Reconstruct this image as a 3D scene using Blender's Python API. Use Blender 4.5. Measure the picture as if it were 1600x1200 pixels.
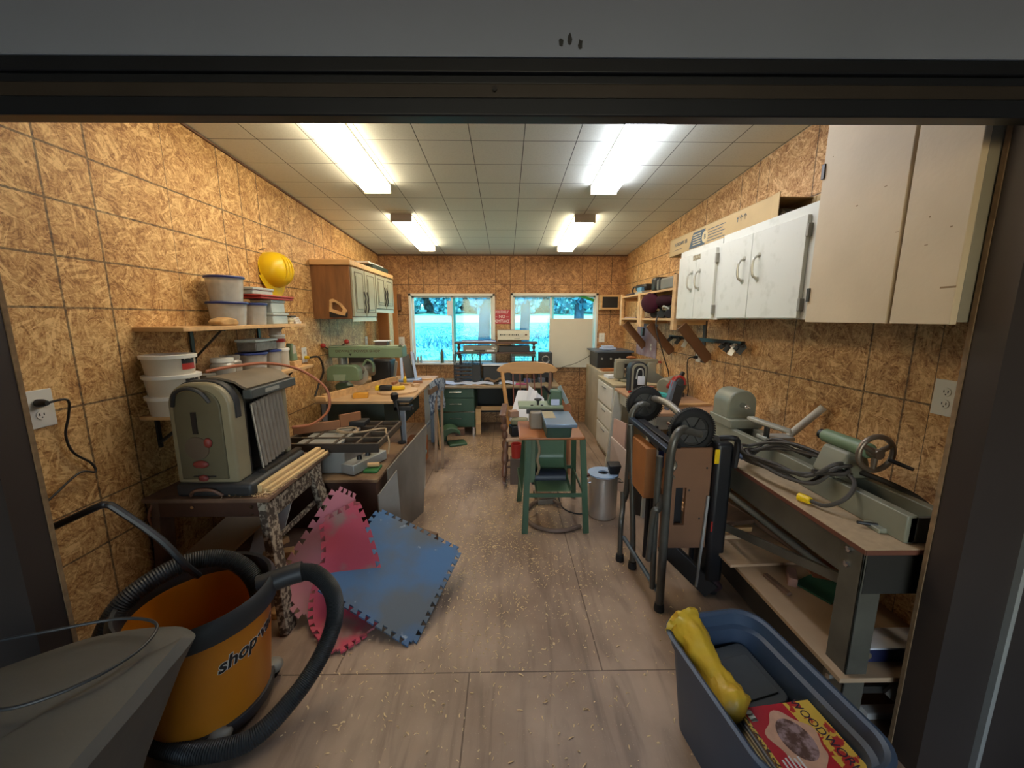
import bpy, bmesh, math, random
from mathutils import Vector, Matrix, Euler, noise
R = math.radians
random.seed(7)
for o in list(bpy.data.objects): bpy.data.objects.remove(o)
scene = bpy.context.scene
COL = scene.collection

# ---------------------------------------------------------------- camera, world, sun, exposure
cam_d = bpy.data.cameras.new('camera'); cam = bpy.data.objects.new('camera', cam_d); COL.objects.link(cam)
cam_d.sensor_width = 36; cam_d.lens = 36 * 610 / 1600; cam_d.clip_start = 0.02; cam_d.clip_end = 300
cam.location = (0, 0, 1.6); cam.rotation_euler = (R(90 - 9.68), 0, R(-0.92)); scene.camera = cam
scene.view_settings.view_transform = 'Standard'; scene.view_settings.look = 'None'
scene.view_settings.gamma = 1; scene.view_settings.use_curve_mapping = False
scene.view_settings.exposure = 0.98
world = bpy.data.worlds.new('world'); scene.world = world; world.use_nodes = True
wn = world.node_tree.nodes; wl = world.node_tree.links
bg = wn['Background']
sky = wn.new('ShaderNodeTexSky'); sky.sky_type = 'NISHITA'; sky.sun_disc = False
sky.sun_elevation = R(48); sky.sun_rotation = R(200); sky.air_density = 1.2
wl.new(sky.outputs[0], bg.inputs[0]); bg.inputs[1].default_value = 0.55
sun_d = bpy.data.lights.new('sun', 'SUN'); sun_d.energy = 3.2; sun_d.angle = R(1.5); sun_d.color = (1, .97, .9)
sun = bpy.data.objects.new('sun', sun_d); COL.objects.link(sun); sun.rotation_euler = (R(38), R(14), 0); sun.location = (0, -4, 20)
TUBE = 9.0

# ---------------------------------------------------------------- materials
def lin(h):
    h = h.lstrip('#'); c = [int(h[i:i+2], 16) / 255 for i in (0, 2, 4)]
    return tuple(x / 12.92 if x <= .04045 else ((x + .055) / 1.055) ** 2.4 for x in c) + (1,)
MATS = {}
def base_mat(name):
    m = bpy.data.materials.new(name); m.use_nodes = True; MATS[name] = m
    nt = m.node_tree; return m, nt.nodes, nt.links, nt.nodes['Principled BSDF']
def mat(name, col, rough=.6, metal=0, var=.12, vs=6, bump=.0, bs=60, stretch=(1, 1, 1), col2=None, c2lo=.45, c2hi=.6, spec=.5, trans=0, alpha=1, emit=None, es=0):
    if name in MATS: return MATS[name]
    m, n, l, b = base_mat(name)
    tc = n.new('ShaderNodeTexCoord'); mp = n.new('ShaderNodeMapping'); mp.inputs['Scale'].default_value = stretch
    l.new(tc.outputs['Object'], mp.inputs[0])
    nz = n.new('ShaderNodeTexNoise'); nz.inputs['Scale'].default_value = vs; nz.inputs['Detail'].default_value = 5
    l.new(mp.outputs[0], nz.inputs[0])
    rp = n.new('ShaderNodeValToRGB'); c = lin(col)
    if col2:
        rp.color_ramp.elements[0].position = c2lo; rp.color_ramp.elements[1].position = c2hi
        rp.color_ramp.elements[0].color = c; rp.color_ramp.elements[1].color = lin(col2)
    else:
        rp.color_ramp.elements[0].position = .3; rp.color_ramp.elements[1].position = .7
        rp.color_ramp.elements[0].color = tuple(x * (1 - var) for x in c[:3]) + (1,)
        rp.color_ramp.elements[1].color = tuple(min(1, x * (1 + var)) for x in c[:3]) + (1,)
    l.new(nz.outputs['Fac'], rp.inputs[0]); l.new(rp.outputs[0], b.inputs['Base Color'])
    b.inputs['Roughness'].default_value = rough; b.inputs['Metallic'].default_value = metal
    b.inputs['Specular IOR Level'].default_value = spec
    if trans: b.inputs['Transmission Weight'].default_value = trans
    if alpha < 1: b.inputs['Alpha'].default_value = alpha
    if bump:
        n2 = n.new('ShaderNodeTexNoise'); n2.inputs['Scale'].default_value = bs; n2.inputs['Detail'].default_value = 3
        l.new(mp.outputs[0], n2.inputs[0]); bp = n.new('ShaderNodeBump'); bp.inputs['Strength'].default_value = bump
        bp.inputs['Distance'].default_value = .01; l.new(n2.outputs['Fac'], bp.inputs['Height']); l.new(bp.outputs[0], b.inputs['Normal'])
    if emit: b.inputs['Emission Color'].default_value = lin(emit); b.inputs['Emission Strength'].default_value = es
    return m

def osb(name, axis, period_starts, period, hlines, light, dark, nocol):
    """oriented strand board; u is the axis running along the wall, dark printed grid lines"""
    m, n, l, b = base_mat(name)
    geo = n.new('ShaderNodeNewGeometry'); sp = n.new('ShaderNodeSeparateXYZ'); l.new(geo.outputs['Position'], sp.inputs[0])
    U = sp.outputs[axis]; Z = sp.outputs['Z']
    def math_(op, a, bb=None, c=None):
        q = n.new('ShaderNodeMath'); q.operation = op
        for i, v in enumerate((a, bb, c)):
            if v is None: continue
            if isinstance(v, (int, float)): q.inputs[i].default_value = v
            else: l.new(v, q.inputs[i])
        return q.outputs[0]
    cb = n.new('ShaderNodeCombineXYZ'); l.new(U, cb.inputs[0]); l.new(Z, cb.inputs[1])
    def flakes(scale, seed, st):
        ad = n.new('ShaderNodeVectorMath'); ad.operation = 'ADD'; l.new(cb.outputs[0], ad.inputs[0]); ad.inputs[1].default_value = (seed, seed * 1.7, 0)
        vo = n.new('ShaderNodeTexVoronoi'); vo.voronoi_dimensions = '2D'; vo.inputs['Scale'].default_value = scale; l.new(ad.outputs[0], vo.inputs['Vector'])
        s2 = n.new('ShaderNodeSeparateColor'); l.new(vo.outputs['Color'], s2.inputs[0])
        ang = math_('MULTIPLY', s2.outputs[0], 6.283)
        vr = n.new('ShaderNodeVectorRotate'); vr.rotation_type = 'Z_AXIS'; l.new(ad.outputs[0], vr.inputs['Vector']); l.new(ang, vr.inputs['Angle'])
        mp = n.new('ShaderNodeMapping'); mp.inputs['Scale'].default_value = (st * .7, st * 5, 1); l.new(vr.outputs[0], mp.inputs[0])
        nz = n.new('ShaderNodeTexNoise'); nz.inputs['Scale'].default_value = 1; nz.inputs['Detail'].default_value = 3; l.new(mp.outputs[0], nz.inputs[0])
        return math_('ADD', math_('MULTIPLY', nz.outputs['Fac'], .90), math_('MULTIPLY', s2.outputs[1], .15))
    f = math_('ADD', math_('ADD', math_('MULTIPLY', flakes(17, 3.1, 15), .38), math_('MULTIPLY', flakes(31, 9.7, 26), .36)), math_('MULTIPLY', flakes(52, 5.3, 44), .31))
    big = n.new('ShaderNodeTexNoise'); big.inputs['Scale'].default_value = 1.3; l.new(cb.outputs[0], big.inputs[0])
    f = math_('ADD', f, math_('MULTIPLY', math_('SUBTRACT', big.outputs['Fac'], .5), .12))
    rp = n.new('ShaderNodeValToRGB'); e = rp.color_ramp.elements
    e[0].position = .445; e[0].color = lin(dark); e[1].position = .66; e[1].color = lin(light)
    k = e.new(.52); k.color = lin(nocol); k = e.new(.60); k.color = tuple((a + c) / 2 for a, c in zip(lin(nocol), lin(light)))
    chip = math_('GREATER_THAN', flakes(9, 21.4, 9), .635)
    f = math_('ADD', f, math_('MULTIPLY', chip, .10))
    chip2 = math_('LESS_THAN', flakes(15, 41.9, 13), .385)
    f = math_('SUBTRACT', f, math_('MULTIPLY', chip2, .06))
    l.new(f, rp.inputs[0])
    wob = n.new('ShaderNodeTexNoise'); wob.inputs['Scale'].default_value = 9; l.new(cb.outputs[0], wob.inputs[0])
    w = math_('MULTIPLY', math_('SUBTRACT', wob.outputs['Fac'], .5), .004)
    uu = math_('ADD', U, w); zz = math_('ADD', Z, w)
    mask = None
    def add(x):
        nonlocal mask
        mask = x if mask is None else math_('MAXIMUM', mask, x)
    for s in period_starts:
        fr = math_('FRACT', math_('DIVIDE', math_('SUBTRACT', uu, s - 20 * period), period))
        add(math_('COMPARE', fr, .5, .0044 / period))
    for z in hlines: add(math_('COMPARE', zz, z, .0044))
    nz = n.new('ShaderNodeTexNoise'); nz.inputs['Scale'].default_value = 60; l.new(cb.outputs[0], nz.inputs[0])
    mk = math_('MULTIPLY', mask, math_('MULTIPLY_ADD', nz.outputs['Fac'], .9, .25))
    # thin sheet joints halfway between the printed triples
    fr = math_('FRACT', math_('DIVIDE', math_('SUBTRACT', U, period_starts[2] + period * .335 - 20 * period), period))
    jt = math_('COMPARE', fr, .5, .0018 / period)
    mk = math_('MAXIMUM', mk, math_('MULTIPLY', jt, .8))
    mx = n.new('ShaderNodeMix'); mx.data_type = 'RGBA'; l.new(mk, mx.inputs['Factor']); l.new(rp.outputs[0], mx.inputs[6]); mx.inputs[7].default_value = lin('#2d2318')
    l.new(mx.outputs[2], b.inputs['Base Color']); b.inputs['Roughness'].default_value = .62
    bp = n.new('ShaderNodeBump'); bp.inputs['Strength'].default_value = .12; bp.inputs['Distance'].default_value = .002
    l.new(f, bp.inputs['Height']); l.new(bp.outputs[0], b.inputs['Normal'])
    return m

def grid_mat(name, col, line, sx, ox, sy, oy, wdt, rough=.8):
    m, n, l, b = base_mat(name)
    geo = n.new('ShaderNodeNewGeometry'); sp = n.new('ShaderNodeSeparateXYZ'); l.new(geo.outputs['Position'], sp.inputs[0])
    def mt(op, a, bb=None):
        q = n.new('ShaderNodeMath'); q.operation = op
        for i, v in enumerate((a, bb)):
            if v is None: continue
            if isinstance(v, (int, float)): q.inputs[i].default_value = v
            else: l.new(v, q.inputs[i])
        return q.outputs[0]
    def ln(o, s, off):
        fr = mt('FRACT', mt('DIVIDE', mt('SUBTRACT', o, off - 50.5 * s), s))
        return mt('LESS_THAN', mt('ABSOLUTE', mt('SUBTRACT', fr, .5)), wdt / s)
    mk = mt('MAXIMUM', ln(sp.outputs['X'], sx, ox), ln(sp.outputs['Y'], sy, oy))
    nz = n.new('ShaderNodeTexNoise'); nz.inputs['Scale'].default_value = 90; nz.inputs['Detail'].default_value = 2; l.new(geo.outputs['Position'], nz.inputs[0])
    rp = n.new('ShaderNodeValToRGB'); rp.color_ramp.elements[0].position = .3; rp.color_ramp.elements[1].position = .55
    c = lin(col); rp.color_ramp.elements[0].color = tuple(x * .93 for x in c[:3]) + (1,); rp.color_ramp.elements[1].color = c; l.new(nz.outputs['Fac'], rp.inputs[0])
    mx = n.new('ShaderNodeMix'); mx.data_type = 'RGBA'; l.new(mk, mx.inputs['Factor']); l.new(rp.outputs[0], mx.inputs[6]); mx.inputs[7].default_value = lin(line)
    l.new(mx.outputs[2], b.inputs['Base Color']); b.inputs['Roughness'].default_value = rough
    return m

def plywood_floor():
    m, n, l, b = base_mat('plywood_floor')
    geo = n.new('ShaderNodeNewGeometry')
    mp = n.new('ShaderNodeMapping'); mp.inputs['Scale'].default_value = (7, 1.0, 1); l.new(geo.outputs['Position'], mp.inputs[0])
    nz = n.new('ShaderNodeTexNoise'); nz.inputs['Scale'].default_value = 1.6; nz.inputs['Detail'].default_value = 8; nz.inputs['Distortion'].default_value = 1.2; l.new(mp.outputs[0], nz.inputs[0])
    wv = n.new('ShaderNodeTexNoise'); wv.inputs['Scale'].default_value = 2.2; wv.inputs['Detail'].default_value = 6; l.new(geo.outputs['Position'], wv.inputs[0])
    r1 = n.new('ShaderNodeValToRGB'); e = r1.color_ramp.elements
    e[0].position = .30; e[0].color = lin('#8a7462'); e[1].position = .75; e[1].color = lin('#a98f79')
    k = e.new(.5); k.color = lin('#a38b76'); l.new(nz.outputs['Fac'], r1.inputs[0])
    r2 = n.new('ShaderNodeValToRGB'); r2.color_ramp.elements[0].position = .35; r2.color_ramp.elements[1].position = .62
    r2.color_ramp.elements[0].color = lin('#d0c8c0'); r2.color_ramp.elements[1].color = (1, 1, 1, 1); l.new(wv.outputs['Fac'], r2.inputs[0])
    mx = n.new('ShaderNodeMix'); mx.data_type = 'RGBA'; mx.blend_type = 'MULTIPLY'; mx.inputs['Factor'].default_value = 1
    l.new(r1.outputs[0], mx.inputs[6]); l.new(r2.outputs[0], mx.inputs[7])
    br = n.new('ShaderNodeTexBrick'); br.inputs['Scale'].default_value = 1; br.inputs['Brick Width'].default_value = 1.22; br.inputs['Row Height'].default_value = 2.44
    br.inputs['Mortar Size'].default_value = .0035; br.inputs['Color1'].default_value = br.inputs['Color2'].default_value = (1, 1, 1, 1); br.inputs['Mortar'].default_value = (.25, .2, .15, 1)
    mo = n.new('ShaderNodeMapping'); mo.inputs['Location'].default_value = (.78, .9, 0); l.new(geo.outputs['Position'], mo.inputs[0]); l.new(mo.outputs[0], br.inputs[0])
    m2 = n.new('ShaderNodeMix'); m2.data_type = 'RGBA'; m2.blend_type = 'MULTIPLY'; m2.inputs['Factor'].default_value = .8
    l.new(mx.outputs[2], m2.inputs[6]); l.new(br.outputs[0], m2.inputs[7])
    # pale sawdust dusting in patches
    sd = n.new('ShaderNodeTexNoise'); sd.inputs['Scale'].default_value = 140; sd.inputs['Detail'].default_value = 2; l.new(geo.outputs['Position'], sd.inputs[0])
    sr = n.new('ShaderNodeValToRGB'); sr.color_ramp.elements[0].position = .66; sr.color_ramp.elements[1].position = .8; l.new(sd.outputs['Fac'], sr.inputs[0])
    m3 = n.new('ShaderNodeMix'); m3.data_type = 'RGBA'; l.new(sr.outputs[0], m3.inputs['Factor']); l.new(m2.outputs[2], m3.inputs[6]); m3.inputs[7].default_value = lin('#b9a184')
    l.new(m3.outputs[2], b.inputs['Base Color']); b.inputs['Roughness'].default_value = .5
    bp = n.new('ShaderNodeBump'); bp.inputs['Strength'].default_value = .2; bp.inputs['Distance'].default_value = .004; l.new(nz.outputs['Fac'], bp.inputs['Height']); l.new(bp.outputs[0], b.inputs['Normal'])
    return m

# ---------------------------------------------------------------- mesh builder
def at(x=0, y=0, z=0, rz=0, rx=0, ry=0):
    return Matrix.Translation((x, y, z)) @ Euler((R(rx), R(ry), R(rz)), 'XYZ').to_matrix().to_4x4()
class MB:
    def __init__(s, M=None): s.v = []; s.f = []; s.mi = []; s.M = M or Matrix(); s.m = 0
    def add(s, vs, fs):
        k = len(s.v); s.v += [s.M @ Vector(v) for v in vs]
        for f in fs: s.f.append([i + k for i in f]); s.mi.append(s.m)
        return s
    def box(s, x0, x1, y0, y1, z0, z1):
        v = [(x, y, z) for z in (z0, z1) for y in (y0, y1) for x in (x0, x1)]
        return s.add(v, [(0, 2, 3, 1), (4, 5, 7, 6), (0, 1, 5, 4), (2, 6, 7, 3), (0, 4, 6, 2), (1, 3, 7, 5)])
    def bar(s, p, q, w, h, up=(0, 0, 1)):
        p = Vector(p); q = Vector(q); d = (q - p).normalized(); u = Vector(up)
        if abs(d.dot(u)) > .98: u = Vector((0, 1, 0))
        a = d.cross(u).normalized(); b = a.cross(d).normalized(); a *= w / 2; b *= h / 2
        v = [c + i * a + j * b for c in (p, q) for j in (-1, 1) for i in (-1, 1)]
        return s.add(v, [(0, 1, 3, 2), (4, 6, 7, 5), (0, 4, 5, 1), (2, 3, 7, 6), (0, 2, 6, 4), (1, 5, 7, 3)])
    def cyl(s, p, q, r, r2=None, n=16, cap=True):
        r2 = r if r2 is None else r2; p = Vector(p); q = Vector(q); d = (q - p).normalized()
        u = Vector((0, 0, 1)) if abs(d.z) < .9 else Vector((1, 0, 0)); a = d.cross(u).normalized(); b = d.cross(a)
        v = []
        for c, rr in ((p, r), (q, r2)):
            for i in range(n): t = 2 * math.pi * i / n; v.append(c + (a * math.cos(t) + b * math.sin(t)) * rr)
        f = [(i, (i + 1) % n, n + (i + 1) % n, n + i) for i in range(n)]
        if cap: f += [tuple(range(n - 1, -1, -1)), tuple(range(n, 2 * n))]
        return s.add(v, f)
    def lathe(s, prof, c=(0, 0, 0), n=24, axis='z', cap=True):
        v = []; c = Vector(c)
        for r, h in prof:
            for i in range(n):
                t = 2 * math.pi * i / n; a, b = r * math.cos(t), r * math.sin(t)
                v.append(c + Vector({'z': (a, b, h), 'y': (a, h, b), 'x': (h, a, b)}[axis]))
        f = [(j * n + i, j * n + (i + 1) % n, (j + 1) * n + (i + 1) % n, (j + 1) * n + i) for j in range(len(prof) - 1) for i in range(n)]
        if cap:
            if prof[0][0] > 1e-5: f.append(tuple(range(n - 1, -1, -1)))
            if prof[-1][0] > 1e-5: k = (len(prof) - 1) * n; f.append(tuple(range(k, k + n)))
        return s.add(v, f)
    def prism(s, pts, plane, a, b):
        mk = {'xy': lambda p, h: (p[0], p[1], h), 'xz': lambda p, h: (p[0], h, p[1]), 'yz': lambda p, h: (h, p[0], p[1])}[plane]
        n = len(pts); v = [mk(p, a) for p in pts] + [mk(p, b) for p in pts]
        return s.add(v, [tuple(range(n))[::-1], tuple(range(n, 2 * n))] + [(i, (i + 1) % n, n + (i + 1) % n, n + i) for i in range(n)])
    def tube(s, pts, r, n=8, closed=False, smooth=0, ribs=0, cap=True):
        pts = [Vector(p) for p in pts]
        if smooth: pts = spline(pts, smooth, closed)
        N = len(pts); v = []; a = None
        for i, p in enumerate(pts):
            if closed: d = (pts[(i + 1) % N] - pts[i - 1]).normalized()
            else: d = (pts[min(i + 1, N - 1)] - pts[max(i - 1, 0)]).normalized()
            if a is None:
                u = Vector((0, 0, 1)) if abs(d.z) < .9 else Vector((1, 0, 0)); a = d.cross(u).normalized()
            else: a = (a - d * a.dot(d)).normalized()
            b = d.cross(a); rr = (r(i / (N - 1)) if callable(r) else r) * (1 if not ribs or i % 2 else 1 - ribs)
            for k in range(n): t = 2 * math.pi * k / n; v.append(p + (a * math.cos(t) + b * math.sin(t)) * rr)
        L = N if closed else N - 1
        f = [(i * n + k, i * n + (k + 1) % n, ((i + 1) % N) * n + (k + 1) % n, ((i + 1) % N) * n + k) for i in range(L) for k in range(n)]
        if not closed and cap: f += [tuple(range(n - 1, -1, -1)), tuple(range((N - 1) * n, N * n))]
        return s.add(v, f)
    def ell(s, c, r, n=16, m=10):
        pr = [(math.sin(math.pi * j / m), -math.cos(math.pi * j / m)) for j in range(m + 1)]
        k = len(s.v); s.lathe([(max(a, 1e-4), h) for a, h in pr], n=n)
        for i in range(k, len(s.v)):
            w = s.M.inverted() @ s.v[i]; s.v[i] = s.M @ Vector((c[0] + w.x * r[0], c[1] + w.y * r[1], c[2] + w.z * r[2]))
        return s
    def sheet(s, fn, nu, nv, th=0):
        """fn(u,v)->point; th gives it thickness"""
        P = [[Vector(fn(i / nu, j / nv)) for i in range(nu + 1)] for j in range(nv + 1)]
        W = nu + 1
        top = [p for row in P for p in row]
        f = [(j * W + i, j * W + i + 1, (j + 1) * W + i + 1, (j + 1) * W + i) for j in range(nv) for i in range(nu)]
        if not th: return s.add(top, f)
        nr = []
        for j in range(nv + 1):
            for i in range(nu + 1):
                du = P[j][min(i + 1, nu)] - P[j][max(i - 1, 0)]; dv = P[min(j + 1, nv)][i] - P[max(j - 1, 0)][i]
                nr.append(du.cross(dv).normalized() * th)
        K = len(top); bot = [p - q for p, q in zip(top, nr)]
        ff = f + [tuple(K + i for i in q[::-1]) for q in f]
        rim = [i for i in range(W)] + [j * W + nu for j in range(1, nv + 1)] + [nv * W + i for i in range(nu - 1, -1, -1)] + [j * W for j in range(nv - 1, 0, -1)]
        for a, b in zip(rim, rim[1:] + rim[:1]): ff.append((b, a, K + a, K + b))
        return s.add(top + bot, ff)
    def build(s, name, ms, parent=None, bevel=0, smooth=True, seg=2, org=None):
        me = bpy.data.meshes.new(name); M = ms if isinstance(ms, (list, tuple)) else [ms]
        if parent is not None: o0 = wloc(parent)
        elif org is not None: o0 = Vector(org)
        else:
            xs = [v.x for v in s.v]; ys = [v.y for v in s.v]; o0 = Vector(((min(xs) + max(xs)) / 2, (min(ys) + max(ys)) / 2, min(v.z for v in s.v)))
        me.from_pydata([v - o0 for v in s.v], [], s.f)
        for m in M: me.materials.append(m)
        me.polygons.foreach_set('material_index', s.mi)
        bm = bmesh.new(); bm.from_mesh(me); bmesh.ops.recalc_face_normals(bm, faces=bm.faces); bm.to_mesh(me); bm.free()
        if smooth:
            me.polygons.foreach_set('use_smooth', [True] * len(me.polygons)); me.set_sharp_from_angle(angle=R(38))
        me.update()
        o = bpy.data.objects.new(name, me); COL.objects.link(o)
        if parent is not None: o.parent = parent
        else: o.location = o0
        if bevel:
            bv = o.modifiers.new('bevel', 'BEVEL'); bv.width = bevel; bv.segments = seg; bv.limit_method = 'ANGLE'; bv.angle_limit = R(40)
        return o
def wloc(o):
    v = Vector(o.location)
    while o.parent: o = o.parent; v = v + Vector(o.location)
    return v
def spline(pts, k, closed=False):
    out = []; N = len(pts); P = [Vector(p) for p in pts]
    g = (lambda i: P[i % N]) if closed else (lambda i: P[max(0, min(N - 1, i))])
    for i in range(N if closed else N - 1):
        a, b, c, d = g(i - 1), g(i), g(i + 1), g(i + 2)
        for j in range(k):
            t = j / k; out.append(.5 * ((2 * b) + (c - a) * t + (2 * a - 5 * b + 4 * c - d) * t * t + (3 * b - a - 3 * c + d) * t ** 3))
    if not closed: out.append(P[-1])
    return out
def thing(name, label, cat, loc=(0, 0, 0), group=None):
    o = bpy.data.objects.new(name, None); COL.objects.link(o); o.location = loc; o.empty_display_size = .05
    o['label'] = label; o['category'] = cat
    if group: o['group'] = group
    return o
def tag(o, label, cat, group=None, kind=None):
    o['label'] = label; o['category'] = cat
    if group: o['group'] = group
    if kind: o['kind'] = kind
    return o
def struct(o, label=None):
    o['kind'] = 'structure'
    if label: o['label'] = label
    return o
def dup(root, loc, label=None, group=None):
    r = root.copy(); COL.objects.link(r); r.location = loc
    if label: r['label'] = label
    if group: r['group'] = group
    for ch in list(root.children):
        c = ch.copy(); COL.objects.link(c); c.parent = r
        for g in list(ch.children):
            d = g.copy(); COL.objects.link(d); d.parent = c
    return r
def text(name, body, size, M, m, parent, depth=.0008, sx=1, shear=0, offset=0):
    cu = bpy.data.curves.new(name, 'FONT'); cu.body = body; cu.size = size; cu.align_x = 'CENTER'; cu.align_y = 'CENTER'; cu.extrude = depth; cu.shear = shear; cu.offset = offset; cu.space_line = .95
    t = bpy.data.objects.new('tmp', cu); COL.objects.link(t)
    bpy.context.view_layer.update()
    me = bpy.data.meshes.new_from_object(t.evaluated_get(bpy.context.evaluated_depsgraph_get()))
    bpy.data.objects.remove(t); o0 = wloc(parent)
    for v in me.vertices: v.co = (M @ Vector((v.co.x * sx, v.co.y, v.co.z))) - o0
    me.materials.clear(); me.materials.append(m); me.name = name
    o = bpy.data.objects.new(name, me); COL.objects.link(o); o.parent = parent
    return o
# frames that stand text upright: facing -Y, facing +X, facing -X
def facing(d, p, roll=0):
    B = {'-y': Matrix(((1, 0, 0), (0, 0, -1), (0, 1, 0))), '+x': Matrix(((0, 0, 1), (1, 0, 0), (0, 1, 0))), '-x': Matrix(((0, 0, -1), (-1, 0, 0), (0, 1, 0))), 'up': Matrix.Identity(3)}[d]
    return Matrix.Translation(p) @ B.to_4x4() @ Matrix.Rotation(R(roll), 4, 'Z')

# palette
PINE = mat('pine', '#c9a06c', .55, var=.18, vs=3, stretch=(1, 8, 8), bump=.1)
PINEX = mat('pine_long', '#c6a172', .6, var=.16, vs=3, stretch=(8, 1, 8))
PLY = mat('pale_plywood', '#c4a27c', .6, var=.14, vs=4, stretch=(1, 6, 6))
DUSTY = mat('dusty_particle_board', '#ab9272', .75, var=.12, vs=30)
BROWN = mat('dark_brown_board', '#4a2d1e', .6, var=.2, vs=5)
OLDWOOD = mat('old_grimy_wood', '#6e5340', .75, var=.3, vs=7, bump=.2)
SPECK = mat('paint_spattered_wood', '#4b3d30', .8, col2='#a89a84', vs=45, c2lo=.47, c2hi=.58)
WHITE = mat('white_paint', '#d9d6cc', .5, var=.06, vs=3)
PLASW = mat('white_plastic', '#dcdad2', .35, var=.02)
CREAM = mat('cream_scuffed_paint', '#cdb998', .6, var=.07, vs=4, bump=.05)
SCUFF = mat('scuffed_white_paint', '#c9c8b8', .5, col2='#d5d4c6', vs=14, c2lo=.3, c2hi=.45)
BLACK = mat('black_plastic', '#17171a', .45, var=.1)
RUBBER = mat('black_rubber', '#151516', .75, var=.15, vs=20)
DGREY = mat('dark_grey_plastic', '#2c2d2f', .5, var=.1)
GREY = mat('grey_plastic', '#77766e', .5, var=.1)
LGREY = mat('light_grey_metal', '#a3a39c', .4, .3, var=.08)
STEEL = mat('brushed_steel', '#d2cec6', .32, .85, var=.08, stretch=(1, 1, .1), vs=30)
CHROME = mat('chrome', '#cfcfcf', .15, 1, var=.02)
DSTEEL = mat('dark_steel_tube', '#45423f', .4, .6, var=.15, vs=20)
GREEN = mat('machine_green', '#3c5840', .4, var=.08)
DGREEN = mat('desk_green', '#2e4a3a', .45, var=.06)
SAGE = mat('sage_green_enamel', '#6f8466', .42, var=.1, vs=5)
PLANER = mat('tan_machine_enamel', '#8a8168', .42, var=.1, vs=6)
TEALG = mat('blue_grey_table', '#6d8096', .3, .5, var=.06)
RED = mat('red_plastic', '#a02a22', .4, var=.08)
BLUE = mat('navy_plastic', '#1f2f6c', .4, var=.08)
YEL = mat('yellow_plastic', '#dfba12', .35, var=.04)
ORANGE = mat('orange_drum', '#bf7418', .38, var=.05)
BEIGE = mat('beige_enamel', '#8b8672', .5, var=.1, vs=5)
LATHE = mat('lathe_grey_enamel', '#7d7d6c', .45, var=.1, vs=9)
BENCHG = mat('bench_grey_steel', '#5f5b50', .5, .3, var=.2, vs=7)
PAPER = mat('paper', '#d3d6dc', .7, var=.03)
CARD = mat('cardboard', '#c1a472', .75, var=.06)
NAVYINK = mat('slate_ink', '#4b5a62', .7, var=.05)
CLEAR = mat('clear_tub_plastic', '#c6c2ba', .25, var=.08, vs=25, alpha=.55)
CORDB = mat('black_cord', '#26221f', .55, var=.1)
CORDO = mat('orange_brown_cord', '#9a5a3a', .5, var=.1)
METDARK = mat('dark_brown_metal_siding', '#3a322e', .45, .2, var=.12, vs=3)
OSBEDGE = mat('strand_board_edge', '#7a6144', .8, var=.25, vs=40)
SLEAF = mat('grey_green_fabric', '#5c5f50', .9, var=.2, vs=20)

# ---------------------------------------------------------------- room shell
XL, XR, YB = -1.84, 1.77, 5.88
HL = (2.075, 1.85, 1.64, 1.235, 1.0, .785, .577, .363)
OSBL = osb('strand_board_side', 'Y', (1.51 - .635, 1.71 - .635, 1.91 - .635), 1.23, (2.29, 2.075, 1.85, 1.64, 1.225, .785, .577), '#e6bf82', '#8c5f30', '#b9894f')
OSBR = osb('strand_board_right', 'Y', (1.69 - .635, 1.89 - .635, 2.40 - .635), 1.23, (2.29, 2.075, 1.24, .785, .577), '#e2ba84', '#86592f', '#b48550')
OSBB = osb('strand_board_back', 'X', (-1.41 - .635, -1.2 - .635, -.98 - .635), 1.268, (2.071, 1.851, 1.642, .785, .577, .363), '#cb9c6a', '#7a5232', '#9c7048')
TILES = grid_mat('ceiling_tiles', '#dcdfd3', '#5d625a', .3285, .116, .3275, 2.645, .0028)
FLOOR = plywood_floor()
CONC = mat('concrete', '#6f6c67', .8, var=.15, vs=3)
def ceil_z(y): return 2.494 + .058 * (YB - y)
struct(MB().box(XL - .1, XL, 1.2, YB + .1, 0, 3).build('wall_left', OSBL, smooth=False))
struct(MB().box(XR, XR + .1, 1.2, YB + .1, 0, 3).build('wall_right', OSBR, smooth=False))
W1 = (-1.424, -.157, .905, 1.945); W2 = (.076, 1.37, .895, 1.95)
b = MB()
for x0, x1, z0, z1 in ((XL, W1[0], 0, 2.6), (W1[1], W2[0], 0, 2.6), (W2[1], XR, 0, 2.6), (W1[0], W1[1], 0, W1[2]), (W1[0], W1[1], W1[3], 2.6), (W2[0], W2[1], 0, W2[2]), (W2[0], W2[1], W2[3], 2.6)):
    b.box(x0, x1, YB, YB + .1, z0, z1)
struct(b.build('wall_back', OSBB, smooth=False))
struct(MB().prism([(1.2, ceil_z(1.2)), (YB, ceil_z(YB)), (YB, ceil_z(YB) + .1), (1.2, ceil_z(1.2) + .1)], 'yz', XL, XR).build('ceiling', TILES, smooth=False))
struct(MB().box(XL, XR, 1.0, YB, -.05, 0).build('floor', FLOOR, smooth=False))
struct(MB().box(XL, XR, YB - .025, YB - .001, ceil_z(YB) - .02, ceil_z(YB)).build('trim_1', OLDWOOD))
struct(MB().bar((XL + .008, 1.25, ceil_z(1.25) - .008), (XL + .008, YB - .03, ceil_z(YB) - .008), .014, .012).build('trim_2', OLDWOOD))

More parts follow.
